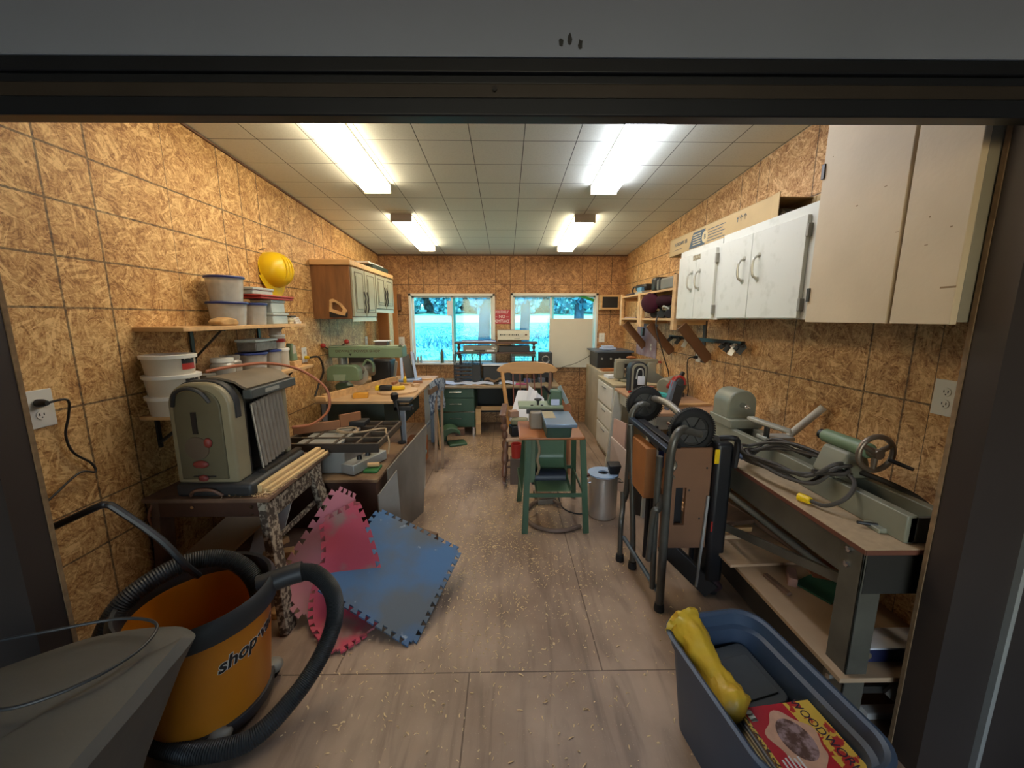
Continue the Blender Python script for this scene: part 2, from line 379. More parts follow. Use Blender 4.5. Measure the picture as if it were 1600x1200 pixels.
# front wall with the wide opening, seen from the dim garage in front of it
JL, JR = -1.475, 1.435
struct(MB().box(-3.6, JL, 1.10, 1.185, -.05, 2.9).build('wall_front_left', METDARK))
struct(MB().box(JR, 3.6, 1.10, 1.185, -.05, 2.9).build('wall_front_right', METDARK))
struct(MB().box(JL - .03, JL + .003, 1.186, 1.199, 0, 2.9).build('trim_3', OSBEDGE))
struct(MB().box(JR - .003, JR + .03, 1.186, 1.199, 0, 2.9).build('trim_4', OSBEDGE))
struct(MB().box(1.62, 1.635, 1.082, 1.10, -.05, 2.9).build('trim_5', LGREY))
struct(MB().box(-3.6, 3.6, -4, 1.0, -.05, 0).build('floor_garage', CONC))
struct(MB().box(-3.6, 3.6, 1.0, 1.1, -.1, -.0505).build('floor_threshold', CONC))
GW = mat('garage_grey_wall', '#5c5d60', .8)
struct(MB().box(-3.7, -3.6, -4, 1.1, 0, 3.2).build('wall_garage_left', GW))
struct(MB().box(3.6, 3.7, -4, 1.1, 0, 3.2).build('wall_garage_right', GW))
struct(MB().box(-3.6, 3.6, -4.1, -4, 0, .8).box(-3.6, -1.7, -4.1, -4, .05, 2.75).box(1.9, 3.6, -4.1, -4, .05, 2.75).box(-3.6, 3.6, -4.1, -4, 2.55, 3.2).build('wall_garage_rear', GW))  # unseen rear wall; opening added to let skylight onto the door header
struct(MB().box(-3.6, 3.6, -4, 1.2, 3.0, 3.1).build('ceiling_garage', GW))
# overhead door leaf drawn up above the opening: bottom seal, rail, stepped section, grey panel
HG = mat('grey_door_skin', '#8f9cb6', .5, .1, var=.05, vs=2, col2='#8390a8', c2lo=.2, c2hi=.85)
HD = mat('dark_door_rail', '#22262e', .4, .2); HB = mat('brown_door_rail', '#37322f', .5, .2)
dr = thing('door_1', 'grey overhead door leaf raised above the workshop opening', 'door', (0, 1.06, 2.085)); dr['kind'] = 'structure'
def tilted(): return Matrix.Translation((0, 1.05, 2.0855)) @ Matrix.Rotation(R(-.25), 4, 'Y')
MB(tilted()).box(-3.5, 3.5, 0, .045, 0, .042).build('bottom_seal', HD, dr, bevel=.004)
MB(tilted()).box(-3.5, 3.5, .006, .045, .042, .075).build('bottom_rail', HB, dr, bevel=.003)
MB(tilted()).box(-3.5, 3.5, .012, .045, .075, .096).box(-3.5, 3.5, .002, .045, .096, .128).build('stepped_rail', HD, dr, bevel=.003)
MB(tilted()).box(-3.5, 3.5, 0, .045, .128, .9).build('door_panel', HG, dr, bevel=.002)
sm = MB(tilted())
rs = random.Random(3)
for x, z in ((-.09, .29), (-.075, .30), (.17, .27), (.185, .28), (.135, .158), (.155, .165), (.18, .155)):
    sm.prism([(x + .006 * math.cos(t) * rs.uniform(.6, 1.2), z + .013 * math.sin(t) * rs.uniform(.6, 1.2)) for t in [k * .7 for k in range(9)]], 'xz', -.0006, 0)
sm.build('smudge', mat('dark_smudge', '#33373c', .8), dr)
MB(tilted()).cyl((-.025, -.001, .06), (-.025, .01, .06), .006).build('bolt_hole', BLACK, dr)

# windows
GLASS = mat('cyan_cast_glass', '#c4f4ff', .02, var=0, trans=1, spec=.3)
n_ = GLASS.node_tree.nodes; l_ = GLASS.node_tree.links
tb = n_.new('ShaderNodeBsdfTransparent'); tb.inputs[0].default_value = (.55, .93, 1, 1)  # cyan cast of the washed-out daylight outside, put into the pane tint
gl = n_.new('ShaderNodeBsdfGlossy'); gl.inputs['Roughness'].default_value = .05
ms = n_.new('ShaderNodeMixShader'); ms.inputs[0].default_value = .04; l_.new(tb.outputs[0], ms.inputs[1]); l_.new(gl.outputs[0], ms.inputs[2])
l_.new(ms.outputs[0], n_['Material Output'].inputs[0])
def window(i, w, mx):
    x0, x1, z0, z1 = w
    t = thing('window_%d' % i, 'white framed sliding window in the back wall', 'window', ((x0 + x1) / 2, YB + .05, z0)); t['kind'] = 'structure'
    f = MB(); k = .035
    f.box(x0, x0 + k, YB - .012, YB + .1, z0, z1).box(x1 - k, x1, YB - .012, YB + .1, z0, z1).box(x0, x1, YB - .012, YB + .1, z1 - k, z1)
    f.build('window_frame', WHITE, t, bevel=.003)
    MB().box(x0 - .01, x1 + .01, YB - .05, YB + .1, z0 - .005, z0 + .022).build('window_sill', WHITE, t, bevel=.003)
    s = MB()
    for a, c, y in ((x0 + k, mx + .03, .055), (mx - .03, x1 - k, .035)):
        s.box(a, a + .03, YB + y, YB + y + .018, z0 + .022, z1 - k).box(c - .03, c, YB + y, YB + y + .018, z0 + .022, z1 - k)
        s.box(a, c, YB + y, YB + y + .018, z0 + .022, z0 + .05).box(a, c, YB + y, YB + y + .018, z1 - k - .022, z1 - k)
    s.build('sash', WHITE, t, bevel=.002)
    MB().box(x0 + k, mx, YB + .062, YB + .066, z0 + .03, z1 - k).build('pane', GLASS, t)
    MB().box(mx, x1 - k, YB + .042, YB + .046, z0 + .03, z1 - k).build('pane', GLASS, t)
    return t
window(1, W1, -.779); window(2, W2, .69)

# ---------------------------------------------------------------- outdoors
GRASS = mat('lawn', '#5d9c80', .9, var=.2, vs=2.5, col2='#93c7a4', c2lo=.35, c2hi=.62)  # teal cast of the daylight outside is put into the grass colour
ROAD = mat('pale_road', '#cfc8bd', .9)
LEAF = mat('leaf_blue_cast', '#2f6480', .8, var=.3, vs=.8, col2='#7fb0b4', c2lo=.35, c2hi=.7)  # green foliage; the blue daylight cast is put into its colour
BARK = mat('bark', '#2f3a4a', .9, var=.3, vs=4, bump=.3, bs=12)
struct(MB().prism([(6.0, -.15), (28, 1.25), (28, 1.0), (6.0, -.4)], 'yz', -26, 26).build('floor_lawn', GRASS))
struct(MB().prism([(28, 1.255), (34, 1.75), (34, 1.5), (28, 1.0)], 'yz', -40, 40).build('floor_road', ROAD))
struct(MB().prism([(34, 1.75), (60, 3.2), (60, 3), (34, 1.5)], 'yz', -50, 50).build('floor_verge', GRASS))
def tree(x, y, z, h, rx, label, trunk=.22, cz=.62, ry=None, n=1500, grp='trees beyond the lawn', leaf=.22):
    t = thing('leafy_tree', label, 'tree', (x, y, z), grp)
    MB().tube([(x, y, z - .2), (x + .1, y, z + h * .35), (x - .05, y, z + h * .7)], lambda u: trunk * (1.15 - u * .6), n=10, smooth=5).build('trunk', BARK, t)
    rr = random.Random(int(x * 31 + y * 7)); b = MB(); ry = ry or rx
    for i in range(n):
        u = Vector([rr.gauss(0, 1) for _ in range(3)]).normalized() * rr.random() ** .4
        c = Vector((x + u.x * rx, y + u.y * ry, z + h * cz + u.z * h * .42))
        e = Euler([rr.uniform(0, 6.28) for _ in range(3)]).to_matrix(); s_ = rr.uniform(.5, 1.2) * leaf
        b.add([c + e @ Vector(q) * s_ for q in ((-1, -.5, 0), (0, -.7, .1), (1, -.3, 0), (.8, .5, -.1), (-.4, .7, 0))], [(0, 1, 2, 3, 4)])
    b.build('foliage', LEAF, t, smooth=False)
    return t
for i, (x, y) in enumerate([(-12.6 + 3.6 * k, 36.5) for k in range(9)] + [(-14.4 + 3.6 * k, 41) for k in range(9)]):
    tree(x, y, 1.95 + (y - 34) * .055, 9.5 + (i * 7 % 3), 1.78, 'leafy green tree in the row across the road, seen through the windows', n=6500, cz=.36, leaf=.26)
tree(-.78, 13.5, .3, 7.5, 1.0, 'near tree with thick trunk behind the left window, right of its mullion', trunk=.2, cz=.62, grp=None, n=1300, leaf=.16)
tree(.72, 15.8, .45, 7.5, 1.1, 'near tree with thick trunk behind the left pane of the right window', trunk=.2, cz=.62, grp=None, n=1300, leaf=.16)
tree(2.9, 16, .45, 7, 1.05, 'near tree behind the pane above the white board', trunk=.2, cz=.6, grp=None, n=1300, leaf=.16)
rr = random.Random(5); b = MB()
for i in range(2600):
    x = rr.uniform(-8, 9); y = rr.uniform(11, 24); z = -.15 + (y - 6) * .0636; a = rr.uniform(0, 3.14); h = rr.uniform(.1, .42) if math.sin(x * 1.3 + y * .7) > 0 else .1
    dx, dy = .05 * math.cos(a), .05 * math.sin(a)
    b.add([(x - dx, y - dy, z), (x + dx, y + dy, z), (x + dx * 3 + rr.uniform(-.1, .1), y + dy, z + h)], [(0, 1, 2)])
tag(b.build('tall_grass', LEAF, smooth=False), 'tufts of long grass and weeds on the lawn outside the windows', 'grass', kind='stuff')

# ---------------------------------------------------------------- ceiling lights
def emis(name, col, s):
    m, n, l, b = base_mat(name); e = lin(col)
    b.inputs['Base Color'].default_value = (.9, .9, .88, 1); b.inputs['Emission Color'].default_value = e; b.inputs['Emission Strength'].default_value = s; b.inputs['Roughness'].default_value = .3
    return m
LENSW = emis('warm_lamp_lens', '#ffeccb', TUBE); LENSC = emis('cool_lamp_lens', '#e9efff', TUBE)
def fixture(x, y0, y1, m, label):
    t = thing('ceiling_light', label, 'ceiling light', (x, (y0 + y1) / 2, ceil_z((y0 + y1) / 2)), 'fluorescent ceiling lights')
    yc = (y0 + y1) / 2; M = Matrix.Translation((x, yc, ceil_z(yc))) @ Matrix.Rotation(math.atan(-.058), 4, 'X'); L = (y1 - y0) / 2
    MB(M).box(-.10, .10, -L + .01, L - .01, -.014, -.001).build('housing', WHITE, t, bevel=.003)
    MB(M).prism([(-.102, -.014), (-.094, -.072), (.094, -.072), (.102, -.014)], 'xz', -L + .012, L - .012).build('lens', m, t, bevel=.004)
    for s in (-1, 1):
        MB(M).box(-.105, .105, s * L - (.01 if s > 0 else 0), s * L + (0 if s > 0 else .01), -.078, -.001).build('end_cap', BEIGE2, t, bevel=.002)
BEIGE2 = mat('beige_end_cap', '#b8ab98', .5, var=.03)
fixture(-1.01, 1.93, 3.33, LENSW, 'long fluorescent ceiling light nearest the door, left of the pair')
fixture(.785, 1.93, 3.33, LENSC, 'long fluorescent ceiling light nearest the door, right of the pair')
fixture(-1.02, 4.05, 5.35, LENSW, 'fluorescent ceiling light further in, above the left window')
fixture(.785, 4.05, 5.35, LENSW, 'fluorescent ceiling light further in, above the right window')

# ---------------------------------------------------------------- outlets
def outlet(x, y, z, d, label, group='wall outlets', h=.135, w=.085, switch=False):
    t = thing('wall_outlet', label, 'outlet', (x, y, z), group)
    F = facing(d, (x, y, z))
    MB(F).box(-w / 2, w / 2, -h / 2, h / 2, 0.0005, .007).build('cover_plate', PLASW, t, bevel=.002)
    for s in (-1, 1):
        r = MB(F); r.m = 0; r.lathe([(.018, .007), (.018, .0095)], (0, s * .024, 0), n=14)
        r.m = 1; r.box(-.009, -.006, s * .024 - .003, s * .024 + .007, .0095, .0102).box(.006, .009, s * .024 - .003, s * .024 + .007, .0095, .0102).box(-.002, .002, s * .024 - .012, s * .024 - .007, .0095, .0102)
        r.build('socket', [PLASW, BLACK], t)
    return t
outlet(XL, 1.528, 1.245, '+x', 'white outlet on left wall nearest the door, one dark plug in it', h=.15, w=.1)
outlet(XL, 3.584, 1.262, '+x', 'white outlet on left wall beyond the low shelf, with yellow plug')
outlet(XL, 5.2, 1.285, '+x', 'white outlet on left wall behind the green saw arm')
outlet(-1.55, YB, 1.245, '-y', 'white outlet on back wall left of the left window')
outlet(1.442, YB, 1.30, '-y', 'outlet on back wall right of the right window')
outlet(XR, 3.547, 1.265, '-x', 'white outlet on right wall between two slanting shelf brackets, plug in lower socket')
outlet(XR, 1.506, 1.281, '-x', 'white double outlet on right wall nearest the door frame', h=.145, w=.095)
outlet(XR, 4.72, 1.245, '-x', 'white outlet on right wall behind the farthest slanting bracket')
def plug_cord(name, label, plug_m, cord_m, p, d, pts, r=.005):
    t = thing(name, label, 'cord', p)
    MB(facing(d, p)).lathe([(.015, .011), (.016, .03), (.009, .05)], n=12).build('plug', plug_m, t)
    MB().tube(pts, r, n=8, smooth=6).build('cord', cord_m, t)
plug_cord('mains_cable', 'dark cord from the left wall outlet nearest the door, hanging down the wall', BLACK, CORDB, (XL, 1.52, 1.27), '+x', [(XL + .045, 1.52, 1.27), (XL + .06, 1.58, 1.27), (XL + .03, 1.60, 1.2), (XL + .02, 1.585, 1.12), (XL + .02, 1.60, 1.04), (XL + .02, 1.66, .97), (XL + .03, 1.66, .93), (XL + .03, 1.6, .95), (XL + .03, 1.5, .90), (XL + .05, 1.4, .86), (XL + .2, 1.25, .87)], .0045)
plug_cord('mains_cable', 'black cord with yellow plug hanging from outlet beyond the low left shelf', YEL, CORDB, (XL, 3.58, 1.24), '+x', [(XL + .05, 3.58, 1.24), (XL + .1, 3.66, 1.23), (XL + .1, 3.72, 1.1), (XL + .06, 3.7, .98), (XL + .05, 3.62, .87)], .009)
plug_cord('mains_cable', 'thin dark cord hanging from the right wall outlet between brackets', BLACK, CORDB, (XR, 3.547, 1.24), '-x', [(XR - .05, 3.547, 1.24), (XR - .09, 3.56, 1.22), (XR - .07, 3.6, 1.1), (XR - .04, 3.62, .95), (XR - .04, 3.62, .86)], .005)

# ---------------------------------------------------------------- left wall shelves and what stands on them
def lshelf(y0, y1, z, label, yb):
    t = thing('wall_shelf', label, 'shelf', (XL + .12, (y0 + y1) / 2, z))
    MB().box(XL + .001, XL + .25, y0, y1, z - .022, z).build('board', PINE, t, bevel=.002)
    for y in yb:
        MB().box(XL + .001, XL + .012, y - .012, y + .012, z - .22, z - .022).box(XL + .012, XL + .2, y - .012, y + .012, z - .03, z - .022).bar((XL + .012, y, z - .19), (XL + .18, y, z - .03), .006, .012).build('shelf_bracket', DSTEEL, t)
lshelf(1.97, 3.18, 1.552, 'upper pine wall shelf on the left wall holding lidded tubs', (2.32, 2.95))
lshelf(2.1, 3.24, 1.218, 'lower pine wall shelf behind the planer holding pots and jars', (2.25, 3.05))
def tub(x, y, z, r, h, lid, label, body=None, rb=.84, fill=None, group='lidded tubs on the left shelves', square=False):
    t = thing('lidded_tub', label, 'tub', (x, y, z), group)
    n = 24
    MB().lathe([(r * rb, z), (r * rb, z + .003), (r * .97, z + h - .014), (r * 1.0, z + h - .012)], (x, y, 0), n=n).build('tub', body or CLEAR, t)
    MB().lathe([(r * 1.04, z + h - .014), (r * 1.06, z + h - .006), (r * 1.03, z + h), (r * .9, z + h + .001), (r * .88, z + h - .002), (.001, z + h - .002)], (x, y, 0), n=n).build('lid', lid, t)
    if fill:
        MB().lathe([(r * rb * .95, z + .004), (r * .93, z + h * .72), (.002, z + h * .76)], (x, y, 0), n=n).build('contents', fill, t)
    return t
SCREWS = mat('assorted_hardware', '#6a5a48', .6, col2='#c0b4a2', vs=60, c2lo=.45, c2hi=.55)
SX = XL + .13
tub(SX, 2.475, 1.552, .105, .142, BLUE, 'wide clear tub with blue lid, lower of the left stack on upper shelf', fill=SCREWS)
tub(SX, 2.475, 1.694, .10, .152, BLUE, 'clear tub with blue lid on top of the stack on upper shelf', fill=SCREWS)
tub(SX + .02, 2.70, 1.552, .075, .142, BLUE, 'narrow clear tub with blue lid right of the stack on upper shelf')
def crate(x0, x1, y0, y1, z0, z1, bm_, lm, name, label, cat, group=None, lh=.018, fill=None):
    t = thing(name, label, cat, ((x0 + x1) / 2, (y0 + y1) / 2, z0), group)
    MB().box(x0 + .006, x1 - .006, y0 + .006, y1 - .006, z0, z1 - lh).build('box', bm_, t, bevel=.006)
    MB().box(x0, x1, y0, y1, z1 - lh, z1).build('lid', lm, t, bevel=.004)
    if fill: MB().box(x0 + .012, x1 - .012, y0 + .012, y1 - .012, z0 + .004, z0 + (z1 - z0) * .6).build('contents', fill, t)
    return t
CLW = mat('milky_plastic', '#b9c2bf', .3, var=.1, vs=20, alpha=.8)
crate(SX - .07, SX + .09, 2.79, 2.99, 1.552, 1.632, CLW, CLW, 'storage_box', 'small milky storage box at bottom of right stack on upper shelf', 'box', fill=SCREWS)
crate(SX - .07, SX + .08, 2.80, 2.98, 1.632, 1.722, CLW, CLW, 'storage_box', 'small milky storage box in middle of right stack on upper shelf', 'box', fill=SCREWS)
crate(SX - .08, SX + .10, 2.66, 3.07, 1.722, 1.752, RED, RED, 'organizer_case', 'flat red and clear organizer case lying across tubs on upper shelf', 'case', lh=.012)
crate(SX - .06, SX + .05, 2.66, 2.9, 1.752, 1.80, CLW, CLW, 'storage_box', 'small clear box lying on the red organizer case', 'box')
MBK = MB().prism([(2.28, 1.552), (2.26, 1.575), (2.29, 1.592), (2.34, 1.60), (2.40, 1.592), (2.42, 1.57), (2.41, 1.552)], 'yz', SX + .02, SX + .10)
tag(MBK.build('rag', mat('crumpled_tan_cloth', '#b08c5c', .9, var=.25, vs=18, bump=.6, bs=20), bevel=.014, seg=3), 'crumpled tan rag at near end of stuff on upper shelf', 'rag')
crate(SX - .02, SX + .09, 3.0, 3.07, 1.552, 1.592, mat('cream_card_box', '#cfc3a0', .7), mat('cream_card_box', '#cfc3a0'), 'small_box', 'small cream box between tubs and paper boxes on upper shelf', 'box')
PB = mat('printed_white_box', '#c9c5bf', .6, col2='#8c4a44', vs=30, c2lo=.6, c2hi=.64, stretch=(1, 1, 4))
for k in range(3):
    tag(MB().box(SX - .05 + .004 * k, SX + .09 - .006 * k, 3.08, 3.16 - .004 * k, 1.552 + .017 * k, 1.568 + .017 * k).build('sandpaper_pack', PB, bevel=.001), ('lowest', 'middle', 'top')[k] + ' white printed pack of the pile at far end of upper shelf', 'pack', 'white packs on the upper shelf')
tag(MB().box(SX - .03, SX + .06, 3.07, 3.15, 1.603, 1.613).build('black_pad', BLACK, bevel=.003), 'small black pad lying on the white packs on upper shelf', 'pad')
# lower shelf
BUCK = mat('white_bucket_plastic', '#bcb2a0', .5, var=.06)
def pot(x, y, z, r, h, label, lid=PLASW, labelmat=None, grp='white pots by the planer', name='plastic_pot'):
    t = thing(name, label, 'pot', (x, y, z), grp)
    MB().lathe([(r * .9, z), (r * .98, z + h - .02), (r, z + h - .02), (r, z + h - .014)], (x, y, 0)).build('pot', BUCK, t)
    MB().lathe([(r * 1.05, z + h - .018), (r * 1.06, z + h - .002), (r, z + h), (.002, z + h - .002)], (x, y, 0)).build('lid', lid, t)
    if labelmat:
        b = MB(); N = 8; a0, a1 = R(-24), R(14)
        P = [(x + r * .975 * math.cos(a0 + (a1 - a0) * i / N), y + r * .975 * math.sin(a0 + (a1 - a0) * i / N)) for i in range(N + 1)]
        for i in range(N):
            for k, (u0, u1) in enumerate(((.25, .55), (.55, .8))):
                b.m = k; b.add([(P[i][0], P[i][1], z + h * u0), (P[i + 1][0], P[i + 1][1], z + h * u0), (P[i + 1][0], P[i + 1][1], z + h * u1), (P[i][0], P[i][1], z + h * u1)], [(0, 1, 2, 3)])
        b.build('printed_label', [RED, BLACK], t)
    return t
pot(SX - .01, 2.02, 1.11, .115, .10, 'plain white pot at the bottom of the stack behind the planer')
pot(SX - .01, 2.02, 1.21, .115, .105, 'white pot with red and black label, middle of the stack behind the planer', labelmat=1)
pot(SX - .015, 2.02, 1.315, .11, .10, 'white pot with red and black label, topmost of the stack behind the planer', labelmat=1)
st = thing('small_stand', 'narrow pine ledge on the left wall under the stack of white pots', 'shelf', (SX, 2.02, 1.09))
MB().box(XL + .001, XL + .25, 1.93, 2.095, 1.09, 1.11).build('board', PINE, st, bevel=.002)
MB().bar((XL + .012, 2.02, .95), (XL + .2, 2.02, 1.09), .02, .012).box(XL + .001, XL + .012, 2.01, 2.03, .92, 1.09).build('shelf_bracket', DSTEEL, st)
JAR = mat('jar_glass', '#b5b0a6', .12, var=.1, alpha=.55)
def jar(x, y, z, r, h, label, lid, fill, name='glass_jar', grp=None):
    t = thing(name, label, 'jar', (x, y, z), grp)
    MB().lathe([(r * .92, z), (r, z + .01), (r, z + h * .72), (r * .8, z + h * .82), (r * .8, z + h * .85)], (x, y, 0)).build('jar', JAR, t)
    MB().lathe([(r * .88, z + h * .84), (r * .88, z + h), (.002, z + h)], (x, y, 0)).build('lid', lid, t)
    MB().lathe([(r * .86, z + .006), (r * .92, z + h * .55), (.002, z + h * .6)], (x, y, 0)).build('contents', fill, t)
jar(SX + .03, 2.33, 1.218, .065, .145, 'clear jar with white screw lid on lower shelf beside the white pots', PLASW, SCREWS)
jar(SX - .02, 2.47, 1.218, .06, .15, 'clear jar with clear lid behind the white lidded jar on lower shelf', JAR, SCREWS)
tag(MB().box(SX - .06, SX + .05, 2.17, 2.245, 1.218, 1.285).build('small_box', GREY, bevel=.004), 'small grey box between white pots and jar on lower shelf', 'box')
tub(SX, 2.655, 1.218, .09, .15, BLUE, 'clear tub with blue lid on lower shelf under a dark clear box', fill=SCREWS)
tub(SX + .03, 2.83, 1.218, .06, .155, BLUE, 'small clear tub with blue lid on lower shelf beside the round white pot', fill=SCREWS)
crate(SX - .07, SX + .07, 2.60, 2.85, 1.375, 1.455, mat('smoky_clear_plastic', '#6c6660', .2, var=.25, vs=30, alpha=.85), CLW, 'storage_box', 'smoky clear box of hardware resting on blue-lidded tubs of lower shelf', 'box', fill=SCREWS)
pot(SX + .01, 2.965, 1.218, .062, .155, 'tall white pot at far end of lower shelf under the red banded pot', grp=None, name='tall_pot')
t = thing('banded_pot', 'small white pot with red band stacked on the tall white pot', 'pot', (SX + .01, 2.95, 1.373))
MB().lathe([(.045, 1.373), (.05, 1.465)], (SX + .01, 2.95, 0)).build('pot', BUCK, t); MB().lathe([(.0505, 1.42), (.0515, 1.445)], (SX + .01, 2.95, 0), cap=False).build('band', RED, t)
MB().lathe([(.053, 1.465), (.053, 1.475), (.001, 1.475)], (SX + .01, 2.95, 0)).build('lid', PLASW, t)
jar(SX + .01, 2.93, 1.475, .042, .076, 'small jar of brown stuff on top of the red banded pot', PLASW, mat('brown_stuff', '#7a4a28', .7), grp=None)
tag(MB().box(SX - .02, SX + .06, 3.06, 3.17, 1.218, 1.262).build('pine_block', PINE, bevel=.003), 'short pale wood block at far end of lower shelf', 'block')
t = thing('glue_bottle', 'green and cream bottle standing on the pale wood block', 'bottle', (SX + .02, 3.11, 1.262))
MB().prism([(3.075, 1.262), (3.15, 1.262), (3.14, 1.33), (3.10, 1.40), (3.08, 1.40)], 'yz', SX - .005, SX + .045).build('bottle', SAGE, t, bevel=.008)
MB().box(SX + .045, SX + .047, 3.082, 3.12, 1.32, 1.385).build('printed_label', BUCK, t)

# yellow hard hat hanging on the wall (dome points into the room)
t = thing('hard_hat', 'yellow hard hat hanging on a nail on the left wall', 'hard hat', (XL + .02, 3.15, 1.97))
F = Matrix.Translation((XL + .03, 3.17, 1.96)) @ Euler((0, R(80), R(-8)), 'XYZ').to_matrix().to_4x4()
b = MB(F)
prof = []
for k in range(13):
    a = math.pi / 2 * k / 12; prof.append((.135 * math.cos(a) ** .9 if k < 12 else .0005, .145 * math.sin(a) ** .85))
b.lathe([(.14, -.006), (.14, 0)] + prof, n=32)
i0 = len(b.v); b.build('shell', YEL, t)
b = MB(F); b.sheet(lambda u, v: ((.132 + .075 * v * math.sin(math.pi * u)) * math.cos(R(-70 + 140 * u)) * 1.0, (.132 + .02 * v) * math.sin(R(-70 + 140 * u)), .004 - .02 * v), 20, 4, .004); b.build('brim', YEL, t)
b = MB(F)
for off in (-.032, 0, .032): b.tube([(-.1, off, .10 - abs(off) * .2), (-.05, off, .138), (0, off, .148), (.05, off, .138), (.1, off, .10)], .006, n=6, smooth=4)
b.build('crown_ridge', YEL, t)
MB().cyl((XL, 3.08, 2.10), (XL + .04, 3.08, 2.105), .004).build('hanging_nail', DSTEEL, t)

# ---------------------------------------------------------------- kitchen wall cabinet on the left
t = thing('wall_cabinet', 'brown wooden wall cabinet with four weathered panel doors on left wall', 'cabinet', (XL + .17, 4.5, 1.58))
KW = mat('knotty_cabinet_side', '#7d5330', .5, var=.25, vs=3, stretch=(6, 6, 1)); DOORW = mat('weathered_door', '#9c9a84', .5, var=.14, vs=5); DGR = mat('door_groove', '#4c3d2c', .6)
cx0, cx1 = XL + .001, -1.475
MB().box(cx0, cx1, 3.83, 4.52, 1.585, 2.085).box(cx0, cx1, 4.52, 5.22, 1.68, 2.085).build('carcass', KW, t, bevel=.003)
MB().box(cx0, cx1 + .02, 3.81, 5.24, 2.085, 2.135).build('top_moulding', PINE, t, bevel=.006)
MB().box(cx1, cx1 + .012, 3.84, 4.51, 1.56, 1.60).box(cx1, cx1 + .012, 4.53, 5.21, 1.655, 1.695).build('bottom_rail', mat('pale_rail', '#b5c1b4', .5), t)
for i, (a, c, z) in enumerate(((3.85, 4.17, 1.61), (4.19, 4.51, 1.61), (4.54, 4.87, 1.70), (4.89, 5.21, 1.70))):
    d = MB().box(cx1, cx1 + .02, a, c, z, 2.07).build('door', DOORW, t, bevel=.003)
    g = MB()
    for y in (a + .05, c - .055): g.box(cx1 + .02, cx1 + .022, y, y + .006, z + .04, 2.03)
    for zz in (z + .04, 2.03): g.box(cx1 + .02, cx1 + .022, a + .05, c - .05, zz, zz + .006)
    g.build('panel_groove', DGR, d)
    MB().box(cx1 + .022, cx1 + .027, a + .075, c - .075, z + .07, 2.0).build('raised_panel', DOORW, d, bevel=.004)
    hy = c - .03 if i % 2 == 0 else a + .03
    MB().tube([(cx1 + .02, hy, z + .03), (cx1 + .034, hy, z + .09), (cx1 + .028, hy, z + .14), (cx1 + .034, hy, z + .19), (cx1 + .02, hy, z + .25)], .007, n=8, smooth=5).build('handle', DSTEEL, d)
tag(MB().box(-1.74, -1.50, 4.60, 5.18, 2.136, 2.20).box(-1.745, -1.498, 4.74, 4.77, 2.137, 2.203).build('ribbed_case', mat('dark_green_case', '#23352f', .5), bevel=.004), 'dark green ribbed case lying on top of the left wall cabinet', 'case')
tag(MB().box(-1.75, -1.53, 4.56, 5.1, 2.201, 2.222).build('white_slab', WHITE, bevel=.004), 'thin white slab lying on the dark case above the left wall cabinet', 'slab')
# hand saw hung on the cabinet side
t = thing('hand_saw', 'hand saw with wooden handle hanging on the side of left wall cabinet', 'saw', (-1.6, 3.82, 1.68))
b = MB(); pts = [(-1.665, 1.765), (-1.635, 1.775), (-1.56, 1.73), (-1.51, 1.665), (-1.53, 1.615), (-1.60, 1.63), (-1.675, 1.655)]
inn = [(-1.645, 1.74), (-1.62, 1.745), (-1.575, 1.715), (-1.545, 1.675), (-1.56, 1.65), (-1.61, 1.665), (-1.65, 1.68)]
n = len(pts); v = [(x, y, z) for y in (3.795, 3.818) for P_ in (pts, inn) for x, z in P_]
f = []
for i in range(n):
    j = (i + 1) % n; f += [(i, j, n + j, n + i), (2 * n + j, 2 * n + i, 3 * n + i, 3 * n + j), (i, 2 * n + i, 2 * n + j, j), (n + j, 3 * n + j, 3 * n + i, n + i)]
b.add(v, f); b.build('handle', PINE, t, bevel=.003)
MB().prism([(-1.675, 1.66), (-1.505, 1.645), (-1.51, 1.60), (-1.68, 1.60)], 'xz', 3.805, 3.812).build('blade', BLACK, t)
# tall boards leaning at the far left corner
tag(MB().bar((-1.70, 5.70, 0.0), (-1.70, 5.77, 2.02), .28, .022, up=(0, 1, 0)).build('tall_board', mat('orange_hardboard', '#a9713f', .55, var=.05)), 'tall orange-brown board standing in the far left corner beside the window', 'board')
tag(MB().box(-1.60, -1.588, 5.42, 5.60, .0, 1.95).build('tall_plank', PINE), 'narrow tall pine plank standing edge-on in front of the orange-brown board', 'plank')
# ---------------------------------------------------------------- work stand with planer
SZ = .70
t = thing('work_stand', 'paint-spattered wooden work stand on splayed legs under the planer', 'stand', (-1.5, 2.25, 0))
MB().box(-1.83, -1.20, 1.86, 2.555, SZ - .022, SZ).build('top_board', OLDWOOD, t, bevel=.003)
MB().box(-1.81, -1.25, 1.885, 1.91, SZ - .11, SZ - .022).build('front_apron', BROWN, t, bevel=.003)
MB().box(-1.262, -1.235, 1.912, 2.50, SZ - .15, SZ - .022).build('side_apron', SPECK, t, bevel=.003)
bb = MB()
for x in (-1.60, -1.30): bb.cyl((x, 1.879, SZ - .055), (x, 1.886, SZ - .055), .009, n=10)
bb.cyl((-1.30, 1.88, SZ - .095), (-1.30, 1.886, SZ - .095), .005, n=8).build('carriage_bolt', CHROME, t)
for (x0, y0, x1, y1, m) in ((-1.255, 1.93, -1.13, 1.80, SPECK), (-1.255, 2.40, -1.13, 2.455, SPECK), (-1.79, 1.93, -1.80, 1.88, OLDWOOD), (-1.79, 2.40, -1.80, 2.46, OLDWOOD)):
    MB().bar((x0, y0, SZ - .025), (x1, y1, 0.0), .09, .04, up=(1, 0, 0)).build('leg', m, t, bevel=.003)
MB().box(-1.80, -1.22, 1.98, 2.42, .20, .22).build('lower_shelf', OLDWOOD, t)
